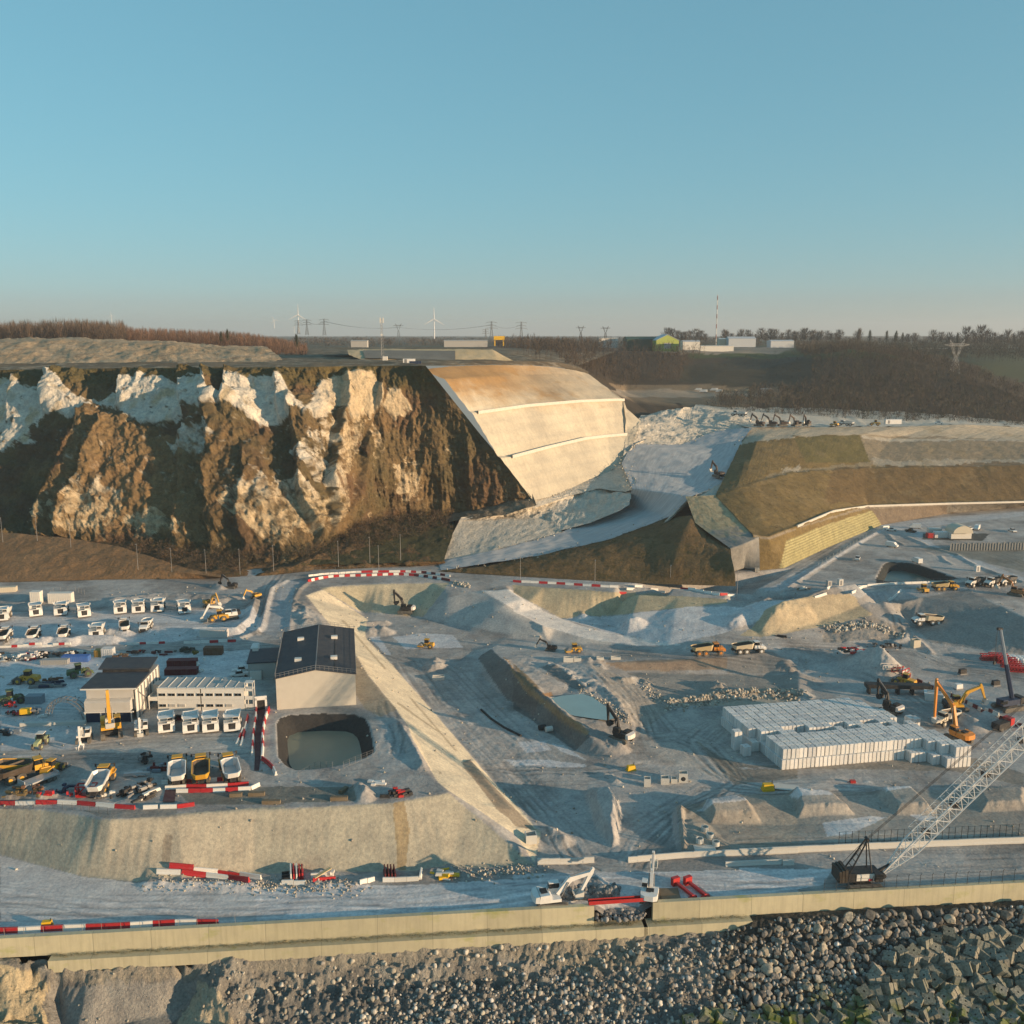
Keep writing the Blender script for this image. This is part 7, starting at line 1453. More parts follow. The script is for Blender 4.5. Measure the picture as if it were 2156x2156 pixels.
for a in (('a', 1687, 278, 200, 1300, 'T', pyld, 'left lattice pylon of three in front of the tallest turbine'), ('a', 1735, 282, 195, 1250, 'T', pyld, 'dark lattice pylon with square top, middle of three by the turbines'), ('a', 1833, 285, 192, 1250, 'T', pyld, 'right lattice pylon of three, standing clear of the turbines'),
          ('b', 320, 300, 218, 1150, 'cat', pyld, 'fork headed pylon between the mast and the lone turbine'), ('b', 845, 320, 206, 1150, 'T', pyl, 'left of two wide armed pylons behind the dark wood'), ('b', 1013, 322, 208, 1180, 'T', pyl, 'right of two wide armed pylons behind the dark wood'), ('b', 812, 320, 250, 1400, 'T', pyl, 'small pylon just left of the wide armed pair'),
          ('b', 1349, 312, 230, 1150, 'cat', pyld, 'left of the twin fork headed pylons by the green warehouse'), ('b', 1488, 315, 232, 1150, 'cat', pyld, 'right of the twin fork headed pylons by the green warehouse'), ('c', 1538, 522, 308, 840, 'cat', P_('galvanised_steel', (.34, .35, .35), .5, .1, .0), 'large pale pylon standing on the wooded hill spur at the right'), ('c', 672, 388, 322, 1050, 'cat', pyl, 'small fork headed pylon in the green field')): pylon(*a)
def cables(lab, pts, sag=4., r=.07):
    m = MB()
    for a, b in zip(pts[:-1], pts[1:]):
        for o in (-6, 0, 6):
            pr = None
            for k in range(9): s = k / 8; p = a.lerp(b, s) + Vector((0, o, -sag * 4 * s * (1 - s))); (m.bar(pr, p, r, 3) if pr else None); pr = p
    tag(m.build('power_line', pyld), lab, 'power line')
cables('thin power lines strung between the pylons left of the mast', [PY('a', 1735, 205, 1250), PY('a', 1833, 205, 1250), PY('b', 320, 240, 1150), PY('b', 845, 225, 1150), PY('b', 1013, 225, 1180)])
mb = MB(); b = PY('b', 228, 430, 500); h = PY('b', 228, 190, 500).z - b.z; t = thing('radio_mast', 'lattice radio mast with panel antennas at the clifftop edge', 'mast', b)
for k in range(14):
    z0_, z1 = h * k / 14, h * (k + 1) / 14
    for i in range(3): a0, a1 = 2.094 * i, 2.094 * (i + 1); w0, w1 = 1.0 - .55 * k / 14, 1.0 - .55 * (k + 1) / 14; mb.bar((math.cos(a0) * w0, math.sin(a0) * w0, z0_), (math.cos(a0) * w1, math.sin(a0) * w1, z1), .07, 4); mb.bar((math.cos(a0) * w0, math.sin(a0) * w0, z0_), (math.cos(a1) * w1, math.sin(a1) * w1, z1), .045, 4)
mb.build('lattice', steel, t)
for k in range(3): MB().box(math.cos(k * 2.09) * .9, math.sin(k * 2.09) * .9, h - 2.2, .5, .35, 2.6).build('antenna', offw, t)
MB().bar((0, 0, h * .62), (0, -.7, h * .62), .5, 10).build('dish', offw, t); MB().box(1.5, 0, 0, 2.4, 1.8, 2.4).build('cabinet', offw, t)
b = PY('c', 190, 350, 1250); h = PY('c', 190, 55, 1250).z - b.z; t = thing('radio_mast', 'very tall thin red and white banded mast at the right of the warehouse', 'mast', b)
MB().bar((0, 0, 0), (0, 0, h), .6, 5, .5).build('mast', offw, t)
for z in (.16, .36, .55, .72, .90): MB().bar((0, 0, h * z), (0, 0, h * (z + .08)), 0.68, 5, .62).build('red_band', P_('band_red', (.30, .16, .14), .5, dirt=.0) if 'band_red' not in MATS else MATS['band_red'], t)
# ------------------------------------------------------------------ far buildings
def shed(name, fr, x, y, dep, rz, L, Wd, H, rise, wm, rm, lab, cat='warehouse', door=None):
    t = thing(name, lab, cat, PY(fr, x, y, dep), rz); MB().prism([(-Wd / 2, -3), (Wd / 2, -3), (Wd / 2, H), (0, H + rise), (-Wd / 2, H)], -L / 2, L / 2).build('wall', wm, t); r = MB()
    for s in (-1, 1): r._a([(-L / 2 - .3, s * (Wd / 2 + .3), H), (L / 2 + .3, s * (Wd / 2 + .3), H), (L / 2 + .3, 0, H + rise + .1), (-L / 2 - .3, 0, H + rise + .1), (-L / 2 - .3, s * (Wd / 2 + .3), H + .3), (L / 2 + .3, s * (Wd / 2 + .3), H + .3), (L / 2 + .3, 0, H + rise + .45), (-L / 2 - .3, 0, H + rise + .45)], [(3, 2, 1, 0), (4, 5, 6, 7), (0, 1, 5, 4), (1, 2, 6, 5), (2, 3, 7, 6), (3, 0, 4, 7)])
    r.build('roof', rm, t); MB().box(L / 2 + .06, 0, 0, .12, Wd * .3, H * .7).build('door', door or greyw, t); return t
dg_ = P_('dark_green_sheet', (.035, .075, .05), .6, dirt=.05); lg_ = P_('lime_green_sheet', (.36, .42, .10), .6, dirt=.03); wgy = P_('pale_roof', (.46, .49, .52), .5, dirt=.1)
shed('green_warehouse', 'b', 1690, 358, 1000, 4, 34, 24, 9, 2.5, dg_, dg_, 'long dark green warehouse behind the woods'); shed('lime_warehouse', 'b', 1822, 358, 985, -86, 26, 23, 8, 5.5, lg_, wgy, 'lime green gabled warehouse at the right end of the dark green one')
shed('white_shed', 'b', 1502, 338, 1010, 2, 20, 10, 6.5, .5, offw, offw, 'white shed left of the dark green warehouse'); shed('white_shed', 'b', 700, 332, 900, 1, 40, 10, 2.6, .5, greyw, greyw, 'long low white shed behind the clifftop spoil'); shed('white_shed', 'b', 100, 335, 900, 0, 15, 8, 2.8, .5, greyw, greyw, 'short white shed at the left behind the mast')
shed('white_shed', 'c', 45, 350, 960, 2, 17, 12, 5, 1, offw, wgy, 'white shed left of the banded mast'); shed('grey_shed', 'c', 330, 335, 1080, 0, 30, 16, 6, 2, wgy, wgy, 'grey blue shed right of the banded mast'); shed('white_shed', 'c', 245, 335, 1090, 0, 16, 12, 5.5, 1, creamw, offw, 'cream ended shed touching the grey blue one'); shed('grey_shed', 'c', 555, 338, 1080, 3, 26, 14, 4, 1, wgy, wgy, 'low grey shed beside the green field'); shed('white_shed', 'c', 190, 360, 1000, 0, 36, 5, 2.5, .3, offw, offw, 'low white row of cabins at the foot of the banded mast')
shed('white_shed', 'c', 472, 612, 780, 0, 8.5, 6, 3, .8, greyw, greyw, 'small grey shed in the valley below the wood', 'shed')
for k, (x, y) in enumerate(((380, 445), (1190, 785))):
    c_ = 'bc'[k]; t = thing('site_cabin', ('white trailer on the clifftop edge beside the mast', 'white cabins on the quarry rim at the right')[k], 'cabin', PY(c_, x, y, (470, 588)[k]), 3); MB().box(0, 0, 0, (5.8, 10)[k], 2.6, (2.4, 2.8)[k]).build('body', white, t); MB().box(-(1.6, 3)[k], -1.33, .3, 1.2, .08, 2).build('door', steel, t)
t = thing('site_container', 'dark blue container right of the white trailer on the clifftop', 'container', PY('b', 415, 458, 470), 3); MB().box(0, 0, 0, 5.4, 2.6, 2.4).build('body', navy, t); MB().box(2.75, 0, .2, .1, 2.2, 2.0).build('door', navy, t)
t = thing('gantry', 'yellow gantry far off in front of the wide armed pylons', 'gantry', PY('b', 888, 332, 900), 3); MB().box(0, 0, 3.5, 10, 4, 3.5).build('beam', lamp_amber, t); MB().box(-4, 0, -2, 1, 1, 5.5).build('leg', lamp_amber, t); MB().box(4, 0, -2, 1, 1, 5.5).build('leg', lamp_amber, t)
# ------------------------------------------------------------------ machines in the pit and on the roads
put('artic_or', lambda: artic_truck(orange, beddark, P_('dusty_tan_paint', (.52, .40, .22), .6, dirt=.3)), 'g', 1320, 640, 0, 'orange dump truck driving on the pit haul road', z0=2, scale=1.12).rotation_euler = (0, 0, R(-84))
put('artic_w2', lambda: artic_truck(white, beddark, P_('dusty_cream_paint', (.58, .50, .36), .6, dirt=.3)), 'g', 1595, 628, 0, 'white dump truck driving ahead of the orange one on the pit haul road', z0=2, scale=1.12).rotation_euler = (0, 0, R(-84))
put('artic_y3', lambda: artic_truck(yellow, beddark, P_('tan_dust_paint', (.50, .38, .19), .6, dirt=.3)), 'u', 1035, 980, 0, 'yellow dump truck on the east road above the dark fill slope', z0=9).rotation_euler = (0, 0, R(-88))
put('roll', lambda: roller(yellow), 'q', 1380, 1095, 0, 'yellow road roller on the pale square pad in the cutting', z0=1).rotation_euler = (0, 0, R(78))
put('roll2', lambda: roller(yellow), 'g', 410, 625, 0, 'yellow road roller on the haul road below the white ramp', z0=1.5).rotation_euler = (0, 0, R(100))
put('roll2', None, 'u', 790, 1000, 30, 'dusty yellow roller left of the truck on the east road', z0=9); put('ex_mini', None, 'g', 255, 612, 80, 'small dark digger left of the roller on the haul road', z0=1.5, recol={yellow: black})
put('ex_blk', lambda: excavator(black, 0, 62, -92, -120, 1.15, cw=pinkwhite, bl=5.8), 'r', 1650, 960, 55, 'black excavator with a raised boom beside the turquoise pool', z0=1)
put('ex_blk', None, 't', 420, 1075, 60, 'dark excavator behind the back corner of the block stack', z0=0); put('ex_blk', None, 'q', 1150, 700, 75, 'black drilling excavator at the shaded head of the cutting', z0=1)
put('ex_ylr', lambda: excavator(orange, 0, 58, -92, -100, 1.25, bl=10.5, slen=7.5), 't', 1190, 1390, 50, 'long reach orange excavator beside the block stack', z0=0)
put('ex_yb', lambda: excavator(yellow, 0, 42, -70, -50, 1.2, cw=black, bl=6.2), 't', 1160, 1045, -60, 'yellow excavator with a black counterweight behind the long reach one', z0=0); put('load_y', None, 't', 560, 760, 70, 'amber loader by the red rigging at the gravel cone', z0=1)
put('ex_orb', lambda: excavator(P_('brown_orange_paint', (.36, .15, .05), .6, dirt=.3), 0, 48, -70, -50, 1.1), 'u', 1840, 1040, 75, 'brown orange excavator at the right end of the east road', z0=9)
for k, (x, y) in enumerate(((1380, 930), (1590, 930), (1740, 915))): put('artic_grey', lambda: artic_truck(offw, beddark, P_('dark_grey_bed', (.10, .10, .10), .6, dirt=.4)), 'u', x, y, 150, ('left', 'middle', 'right')[k] + ' of three white cabbed dump trucks parked on the east road', 'trucks parked on the east road', z0=9)
put('artic_w2', None, 'u', 840, 1370, 120, 'pale dump truck climbing the dark fill slope', z0=5, scale=1.1)
# tracked telescopic crane
p = GP('t', 1750, 1030, .5); t = thing('mobile_crane', 'dark blue telescopic crawler crane with a leaning boom', 'crane', p, 20)
pr = [(3 + .6 * math.cos(R(-90 + 30 * k)), .6 + .6 * math.sin(R(-90 + 30 * k))) for k in range(7)] + [(-3 + .6 * math.cos(R(90 + 30 * k)), .6 + .6 * math.sin(R(90 + 30 * k))) for k in range(7)]
for y in (-2.0, 2.0): MB().prism(pr, y - .45, y + .45, 'y').build('track', rubber, t)
MB().box(0, 0, .6, 3, 3.4, .8).build('carbody', black, t); MB().box(.3, 0, 1.4, 6.5, 2.8, 1.5).build('house', navy, t); MB().box(3.6, 0, 1.3, 1.6, 3.0, 1.9).build('counterweight', black, t); c = MB().box(-2.6, -1.0, 1.5, 1.6, 1.0, 1.8).build('cab', navy, t); MB().box(-2.7, -1.0, 2.1, 1.55, 1.05, .9).build('cab_glass', glass, c)
b0 = Vector((1.2, 0, 2.6)); d_ = Vector((-.20, .12, .97)).normalized(); MB().bar(b0, b0 + d_ * 10, .62, 6, .58).build('boom', navy, t); MB().bar(b0 + d_ * 9.5, b0 + d_ * 20, .46, 6, .42).build('boom_extension', greyb, t); MB().bar(b0 + d_ * 20 + Vector((-1, 0, .2)), b0 + d_ * 20 + Vector((.6, 0, 0)), .4, 6).build('boom_head', black, t)
MB().bar(b0 + d_ * 20 + Vector((-1, 0, .1)), b0 + d_ * 20 + Vector((-1, 0, -9)), .05, 4).box(*(b0 + d_ * 20 + Vector((-1, 0, -9.8))), .5, .5, .9).build('hook', black, t)
# red lattice sections and white bags at the right edge
for k, (x, y, rz) in enumerate(((1545, 480, -8), (1640, 470, -12), (1730, 515, -14), (1780, 560, -14), (1870, 610, -12))):
    t = thing('lattice_section', ('leftmost', 'second', 'middle', 'fourth', 'rightmost')[k] + ' of the red lattice crane sections lying at the right edge', 'lattice section', GP('t', x, y, 1.5), rz, 'red lattice sections'); m = MB(); L = 5.5
    for a in (-.9, .9):
        for z in (.15, 1.7): m.bar((-L / 2, a, z), (L / 2, a, z), .16, 4)
    for i in range(6):
        x0 = -L / 2 + L * i / 6
        for a in (-.9, .9): m.bar((x0, a, .15), (x0 + L / 6, a, 1.7), .1, 4); m.bar((x0 + L / 6, a, .15), (x0, a, 1.7), .1, 4)
        m.bar((x0, -.9, 1.7), (x0 + L / 6, .9, 1.7), .1, 4); m.bar((x0, -.9, .15), (x0, .9, .15), .1, 4)
    m.build('lattice', brightred, t); MB().box(0, 0, .6, L * .9, 1.3, .4).build('walkway', red, t)
for k in range(12):
    p = GP('t', 1745 + 20 * k, 470 + (k % 3) * 14 + k * 2, 1.5); m = MB(); m.rings([[(1.0 * r_ * math.cos(a), 1.0 * r_ * math.sin(a), z) for a in [i * .785 for i in range(8)]] for r_, z in ((.7, 0), (1, .3), (1.02, 1.1), (.7, 1.5))]); o = tag(m.build('bulk_bag', white), 'white bulk bag in the heap behind the red lattice sections', 'bulk bag', 'white bulk bags'); o.location = p
# precast pieces and small plant in the pit
def crate(fr, x, y, rz, sx, sy, h, lab, name='precast_box', cat='concrete box', z0=0, hole=False, mat=None, group=None):
    t = thing(name, lab, cat, GP(fr, x, y, z0), rz, group); w_ = .16; mt = mat or concrete; m = MB(); m.box(0, -sy / 2 + w_ / 2, 0, sx, w_, h).box(0, sy / 2 - w_ / 2, 0, sx, w_, h).box(-sx / 2 + w_ / 2, 0, 0, w_, sy - 2 * w_, h).box(sx / 2 - w_ / 2, 0, 0, w_, sy - 2 * w_, h).build('wall', mt, t); MB().box(0, 0, .02, sx - 2 * w_, sy - 2 * w_, .15).build('base', mt, t)
    if hole: MB().bar((0, -sy / 2 - .02, h * .42), (0, -sy / 2 + .1, h * .42), h * .24, 14).build('pipe_opening', black, t)
    return t
crate('k', 910, 122, -5, 1.5, 1.6, 1.9, 'tall open precast box at the left of four', hole=False); crate('k', 1030, 105, -5, 1.9, 1.8, 1.5, 'wide open precast box, second of four'); crate('k', 1092, 100, -5, 1.4, 1.5, 1.1, 'low open precast box, third of four'); crate('k', 1152, 92, -5, 2.0, 1.8, 2.2, 'open precast box with a round pipe hole, right of four', hole=True); crate('j', 1860, 505, 8, 2.2, 2.0, 1.9, 'open grey precast box at the tip of the diagonal cutting')
crate('q', 1520, 1450, 5, 3.6, 1.6, 1.1, 'long precast trough among the ruts of the cutting floor', z0=.6); crate('g', 375, 685, 2, 3.0, 1.6, 1.4, 'pale block box at the left under the haul road', z0=2); crate('g', 437, 683, 2, 2.2, 1.6, 1.2, 'pale block box beside the left one under the haul road', z0=2); crate('g', 590, 672, 2, 2.2, 1.4, .9, 'low white trough under the haul road, left of the dark machine', z0=2); crate('g', 695, 670, 2, 3.0, 1.4, .9, 'low white trough under the haul road at the right', z0=2); crate('h', 1195, 910, 10, 2.4, 2.0, 2.6, 'tall pale box at the end of the scrap heap on the east side', z0=2, mat=creamw)
for k, (x, y) in enumerate(((1300, 430), (1335, 478), (1265, 505), (1375, 530))):
    t = thing('manhole_ring', ('upper', 'middle', 'left', 'lower')[k] + ' concrete ring standing in the earth bay by the road', 'concrete ring', GP('k', x, y, 0), 0, 'concrete rings'); MB().rings([[(r_ * math.cos(a), r_ * math.sin(a), z) for a in [i * .524 for i in range(12)]] for r_, z in ((.75, 0), (.75, 1.0), (.58, 1.0), (.58, .1))], False).build('ring', concrete, t); MB().bar((0, 0, .05), (0, 0, .15), .57, 12).build('shaft', black, t)
tag(MB().box(0, 0, 0, 4.2, 2.2, .25).build('concrete_slab', concrete), 'flat concrete slab beside the rings in the earth bay', 'slab').location = GP('k', 1300, 555, 0) + Vector((0, 0, .1))
t = tag(MB().box(0, 0, 0, 5.5, 2.8, .12).build('concrete_slab', concrete), 'pale concrete pad right of the yellow pump', 'slab'); t.location = GP('l', 320, 140, 0) + Vector((0, 0, .12)); t.rotation_euler = (0, 0, -.25)
def pump(fr, x, y, rz, lab, z0=0, sc=1.0):
    t = thing('pump_set', lab, 'pump', GP(fr, x, y, z0), rz); MB().box(0, 0, .5, 2.4, 1.3, 1.1, .9, .9).build('housing', lamp_amber, t); MB().box(0, 0, 0, 2.7, 1.5, .5).build('skid', lamp_amber, t); MB().bar((.9, 0, 1.5), (.9, 0, 2.3), .1, 6).build('exhaust', black, t); MB().box(1.25, -.3, .6, .1, .6, .7).build('grille', black, t); t.scale = (sc,) * 3; return t
pump('k', 800, 20, 20, 'small yellow machine with dark posts at the road fork', sc=.8); pump('l', 195, 155, 5, 'bright yellow pump on skids beside the pale pad', sc=1.0); pump('i', 320, 1080, 10, 'small amber machine behind the barriers at the lower left', z0=0, sc=.7)
t = thing('tool_sled', 'small pink red sled alone in front of the block stack', 'sled', GP('l', 770, 105, 0), 0); MB().box(0, 0, .1, 1.2, .8, .6).build('body', brightred, t); MB().bar((-1.2, 0, .2), (-.5, 0, .5), .08, 5).build('handle', brightred, t)
t = thing('tank_trailer', 'white open topped barge like skip by the chequered barriers', 'skip', GP('t', 910, 930, .3), -22); MB().rings([[(-2.2, -1.3, 0), (2.2, -1.3, 0), (2.6, 0, 0), (2.2, 1.3, 0), (-2.2, 1.3, 0)], [(-2.6, -1.6, 2.2), (2.5, -1.6, 2.2), (3.1, 0, 2.2), (2.5, 1.6, 2.2), (-2.6, 1.6, 2.2)]]).build('hull', white, t); MB().box(0, 0, 2.2, 3.6, 2.0, .12).build('cover', greyw, t)
put('artic_sk', lambda: artic_truck(creamw, beddark, P_('pale_bed_paint', (.58, .55, .48), .6, dirt=.2)), 't', 1060, 1195, 150, 'pale dump truck under the long reach boom', z0=0)
# dark steel staging with machines by the gravel cone
t = thing('sheet_pile_staging', 'low black steel staging in front of the gravel cone', 'staging', GP('t', 500, 860, .2), -4); MB().box(0, 0, 1.8, 18, 2.5, 1.1).build('deck', black, t)
for x in (-8, -4, 0, 4, 8): MB().box(x, 0, 0, .6, 2.2, 1.8).build('leg', black, t)
for k, (x, y) in enumerate(((400, 590), (470, 600), (560, 625), (600, 690))):
    t = thing('rigging_frame', ('grey', 'dark red', 'pale red', 'crimson')[k] + ' rigging frame in the pile right of the gravel cone', 'frame', GP('t', x, y, 1), 20 * k); mt = (pinkwhite, maroon, brightred, red)[k]; m = MB()
    for a in (-.9, .9):
        for z in (.2, 1.3): m.bar((-2, a, z), (2, a, z), .14, 4)
        for q in (-2, 0, 2): m.bar((q, a, .2), (q, a, 1.3), .12, 4)
    m.build('frame', mt, t); MB().box(0, 0, .3, 2.4, 1.2, .7).build('load', (offw, black, white, lamp_amber)[k], t)
for k, (x, y) in enumerate(((1235, 640), (1610, 770), (1190, 810))): t = thing('generator', ('dark set alone on the bare ground left of the dark crane', 'dark set near the foot of the dark crane', 'white and black set on the pale slab')[k], 'generator', GP('t', x, y, 1), 15); MB().box(0, 0, .3, 2.2, 1.2, 1.3, .92, .9).build('housing', (black, black, white)[k], t); MB().box(0, 0, 0, 2.4, 1.4, .3).build('skid', steel, t)
t = thing('tool_truck', 'red fronted white tipper cut by the crane boom at the right edge', 'truck', GP('t', 1690, 1260, 0), -60); MB().box(0, 0, .5, 2.2, 6, .4).build('chassis', black, t); MB().box(0, 2.3, .9, 2.3, 1.6, 1.9).build('cab', brightred, t); MB().box(0, -1, .9, 2.3, 4.4, 1.3).build('load_bed', black, t)
for x in (-.95, .95):
    for y in (2.2, -1.8): MB().wheel(x, y, .5, .35, 12).build('wheel', tyre, t)
# site camp on the east side
t = thing('dome_tent', 'white arched shelter on pale containers in the east camp', 'shelter', PZ('u', 1190, 385, 9), 3); MB().box(0, 0, -.1, 9.5, 5, 2.8).build('container_base', offw, t); MB().prism([(-4.6, 2.7)] + [(4.6 * math.cos(R(180 - 15 * k)), 2.7 + 3.4 * math.sin(R(180 - 15 * k))) for k in range(13)], -4, 4, 'y').build('canopy', creamw, t)
container('container', 'u', 985, 382, 2, 6.2, white, 'white container left of the arched shelter', z0=9); container('container', 'u', 862, 385, 2, 2.4, brightred, 'small red container at the left end of the east camp', z0=9, H=2.2); container('container', 'u', 915, 340, 2, 6.0, offw, 'white container behind the red one in the east camp', z0=9)
for k, (x, y) in enumerate(((650, 325), (700, 280), (1310, 300), (1400, 295), (1800, 320), (440, 490), (430, 310), (365, 300), (50, 640), (720, 670))): put('van' if k % 2 else 'pickup', (lambda: pickup(white, True)) if k % 2 else (lambda: pickup(white)), 'u', x, y, 60 + 37 * k, ('dark car at the turn of the east road', 'white van at the far side of the east camp', 'white car right of the arched shelter', 'white van farthest right of the arched shelter', 'white car at the far right of the east camp', 'white van in the middle of the east ground', 'white car on the bend of the curved road', 'white van on the bend of the curved road', 'white car at the left of the green lagoon', 'white van above the green lagoon')[k], z0=9, recol={white: black} if k == 0 else None)
t = thing('sheet_pile_wall', 'long ribbed grey sheet pile wall below the east camp', 'retaining wall', PZ('u', 1560, 520, 9.0), 3); m = MB()
for k in range(60): m.box(-18 + .62 * k, .25 * (k % 2), -.5, .6, .3, 3.4 + .3 * math.sin(k * 1.7))
m.build('piles', P_('sheet_pile_grey', (.22, .23, .23), .8, dirt=.3), t)
# machines along the quarry rim
for k, (x, y) in enumerate(((435, 798), (505, 798), (568, 798), (645, 798), (705, 795))): put('ex_rim', lambda: excavator(P_('rim_dark_paint', (.05, .035, .03), .7, dirt=.2), 0, 52, -75, -60, 1.15), 'c', x, y, 60 + 25 * k, ('first', 'second', 'third', 'fourth', 'fifth')[k] + ' dark excavator from the left along the quarry rim', 'dark excavators on the quarry rim', loc=PY('c', x, y, 557 + 3 * k))
put('artic_w', aw, 'c', 320, 745, 80, 'white dump truck on top of the quarry rim at the left', loc=PY('c', 320, 742, 575)); put('artic_w', aw, 'c', 925, 795, 80, 'white dump truck near the middle of the quarry rim', loc=PY('c', 925, 796, 582)); put('load_y', None, 'c', 1085, 795, 90, 'yellow loader left of the white cabins on the rim', loc=PY('c', 1085, 795, 588)); put('roll2', None, 'c', 860, 797, 60, 'dusty roller on the quarry rim right of the dark excavators', loc=PY('c', 860, 797, 578)); put('pickup', None, 'c', 1450, 785, 90, 'white car alone at the right of the quarry rim', loc=PY('c', 1450, 786, 603)); put('ex_rim', None, 'c', 210, 1080, 40, 'reddish dark excavator on the haul ramp', loc=PY('c', 205, 1085, 455))
for k in range(14): put('van' if k % 3 else 'pickup', None, 'c', 0, 0, 85, 'pale vehicle among the distant heaps in the valley behind the golden slope', 'vehicles in the valley', loc=PY('c', 100 + 8 * k + (k % 4) * 20 - 40, 590 + (k % 3) * 8, 800 - (k % 3) * 12))
for k, (x, y, r_) in enumerate(((120, 612, 3.2), (200, 612, 2.6), (300, 605, 2.4), (20, 612, 2.2), (1090 - 716, 600, 2))):
    m = MB(); m.rings([[(q * 2 * r_ * math.cos(i * .5236), q * 1.6 * r_ * math.sin(i * .5236), z * r_) for i in range(12)] for q, z in ((1, -.3), (.72, .3), (.35, .75), (.06, .95))]); o = tag(m.build('spoil_cone', m_spoil, None, True), ('largest', 'second', 'third', 'left', 'right')[k] + ' grey brown spoil cone in the valley behind the golden slope', 'spoil heap'); o.location = PY('c', x, y, 792)
# clutter in the yard
cl = random.Random(9)
def pile(fr, x, y, rz, n, lab, mats, L=3., spread=1.6, name='scrap_pile', cat='material pile', z0=9., h=.8):
    t = thing(name, lab, cat, GP(fr, x, y, z0), rz)
    for k, mt in enumerate(mats):
        m = MB()
        for i in range(n): m.box(cl.gauss(0, spread), cl.gauss(0, spread * .5), cl.uniform(0, h), L * cl.choice((.2, .3, .4, .8)), cl.uniform(.25, .9), cl.uniform(.2, .7), .9, .9, rz=cl.uniform(-.35, .35))
        m.build(('beam', 'plate', 'sheet')[k % 3], mt, t)
    return t
pile('m', 90, 1270, 0, 14, 'jumble of dark and white plant parts at the left of the material row', [black, offw], 2.5, 2.6, h=1.2); pile('m', 250, 1270, 0, 12, 'white and grey plant parts, second heap of the material row', [white, steel], 2.2, 2.0, h=1.2); pile('m', 400, 1260, 0, 12, 'red and white plant parts, third heap of the material row', [red, white], 2.0, 1.6, h=1.4); pile('m', 500, 1250, 0, 10, 'pinkish stacked sheets at the right of the material row', [pinkwhite, black], 2.0, 1.2, h=1.6); pile('m', 620, 1205, 0, 12, 'dark beams behind the grey bin in the material row', [black, steel], 3.5, 2.4); pile('m', 900, 1195, 0, 10, 'dark and white barriers piled behind the blue container', [black, barwhite], 2.5, 2.2)
pile('m', 620, 1600, 4, 8, 'long blue steel trusses lying in the back yard', [navy, steel], 7, 1.6, h=.5); pile('m', 620, 1545, 0, 10, 'rusty orange scrap behind the blue trusses', [rust], 2.4, 1.4); pile('m', 1570, 1235, 0, 8, 'brown scrap right of the pale container', [rust, timber], 2.0, .9); pile('m', 1750, 1180, 0, 5, 'dark red and black rigging at the back of the yard', [maroon, black], 2.4, 1.4)
pile('o', 130, 310, 0, 8, 'bright red frames in the left yard', [brightred], 2.0, .9, h=1.6); pile('o', 190, 390, 0, 8, 'red and dark steel beside the amber tank', [red, black], 1.8, .9); pile('o', 480, 370, 0, 6, 'grey blue steel stands right of the amber tank', [greyb, steel], 2.0, .8, h=1.0); pile('o', 560, 420, 35, 4, 'white sheets leaning by the ring truss', [white], 2.8, .6, h=.4)
t = thing('amber_tank', 'amber tank in the left yard beside the red steel', 'tank', GP('o', 330, 390, 9), 8); MB().box(0, 0, .3, 2.6, 1.4, 1.3, .9, .85).build('tank', lamp_amber, t); MB().box(0, 0, 0, 2.4, 1.4, .3).build('skid', black, t)
t = thing('ring_truss', 'large grey lattice half ring standing in the yard beside the workshop', 'truss', GP('o', 860, 450, 9), -10); m = MB(); Rr = 5.6
for k in range(15):
    a0, a1 = R(5 + 11 * k), R(16 + 11 * k)
    for o_ in (-.7, .7):
        for r_ in (Rr, Rr - .9): m.bar((r_ * math.cos(a0), o_, r_ * math.sin(a0)), (r_ * math.cos(a1), o_, r_ * math.sin(a1)), .09, 4)
        m.bar((Rr * math.cos(a0), o_, Rr * math.sin(a0)), ((Rr - .9) * math.cos(a1), o_, (Rr - .9) * math.sin(a1)), .06, 4)
    m.bar((Rr * math.cos(a0), -.7, Rr * math.sin(a0)), (Rr * math.cos(a0), .7, Rr * math.sin(a0)), .06, 4)
m.build('lattice', steel, t)
t = tag(MB().box(0, 0, 0, 15, 1.0, .9).build('concrete_beam', concrete), 'long pale beam on the ground below the ring truss', 'beam'); t.location = GP('o', 680, 525, 9); t.rotation_euler = (0, 0, .08)
pile('o', 140, 640, 0, 6, 'blue steel parts scattered at the left of the yard', [greyb, black], 2.0, 1.3); pile('o', 1830, 1010, 0, 12, 'black machine parts standing behind the silver plates', [black, steel], 1.8, 1.1, h=2.0); pile('o', 1790, 1170, 3, 5, 'silver plates in front of the black machine parts', [bedgrey], 5.0, .8, h=.5); pile('p', 220, 1100, 0, 6, 'dark red and grey bins left of the yellow trucks', [maroon, greyb], 2.4, .9, h=1.2)
pile('o', 340, 1410, 0, 14, 'mustard brown scrap heap behind the front barriers', [P_('mustard_scrap', (.15, .10, .035), .8, dirt=.3), rust], 2.2, 1.9, h=1.3); pile('o', 610, 1440, 0, 6, 'red lattice pieces right of the mustard heap', [red], 2.2, .8, h=.9); pile('o', 800, 1400, 0, 16, 'heap of dark blue steel behind the front barriers', [navy], 2.2, 1.4, h=1.8); pile('o', 950, 1430, 0, 6, 'red steel pieces right of the dark blue heap', [red], 2.0, .7, h=.9); pile('o', 1280, 1440, 0, 12, 'grey and white engine parts below the askew dump truck', [steel, offw], 1.4, 1.0, h=1.0); pile('o', 1560, 1410, 50, 14, 'left heap of black track shoes and chains', [black], 2.0, 1.3, h=.9); pile('o', 1760, 1370, 50, 22, 'right heap of black track shoes and chains', [black, steel], 2.2, 1.8, h=1.2); pile('p', 80, 1430, 60, 8, 'white and black beams left of the footpath gate', [offw, black], 5, .8, h=.8)
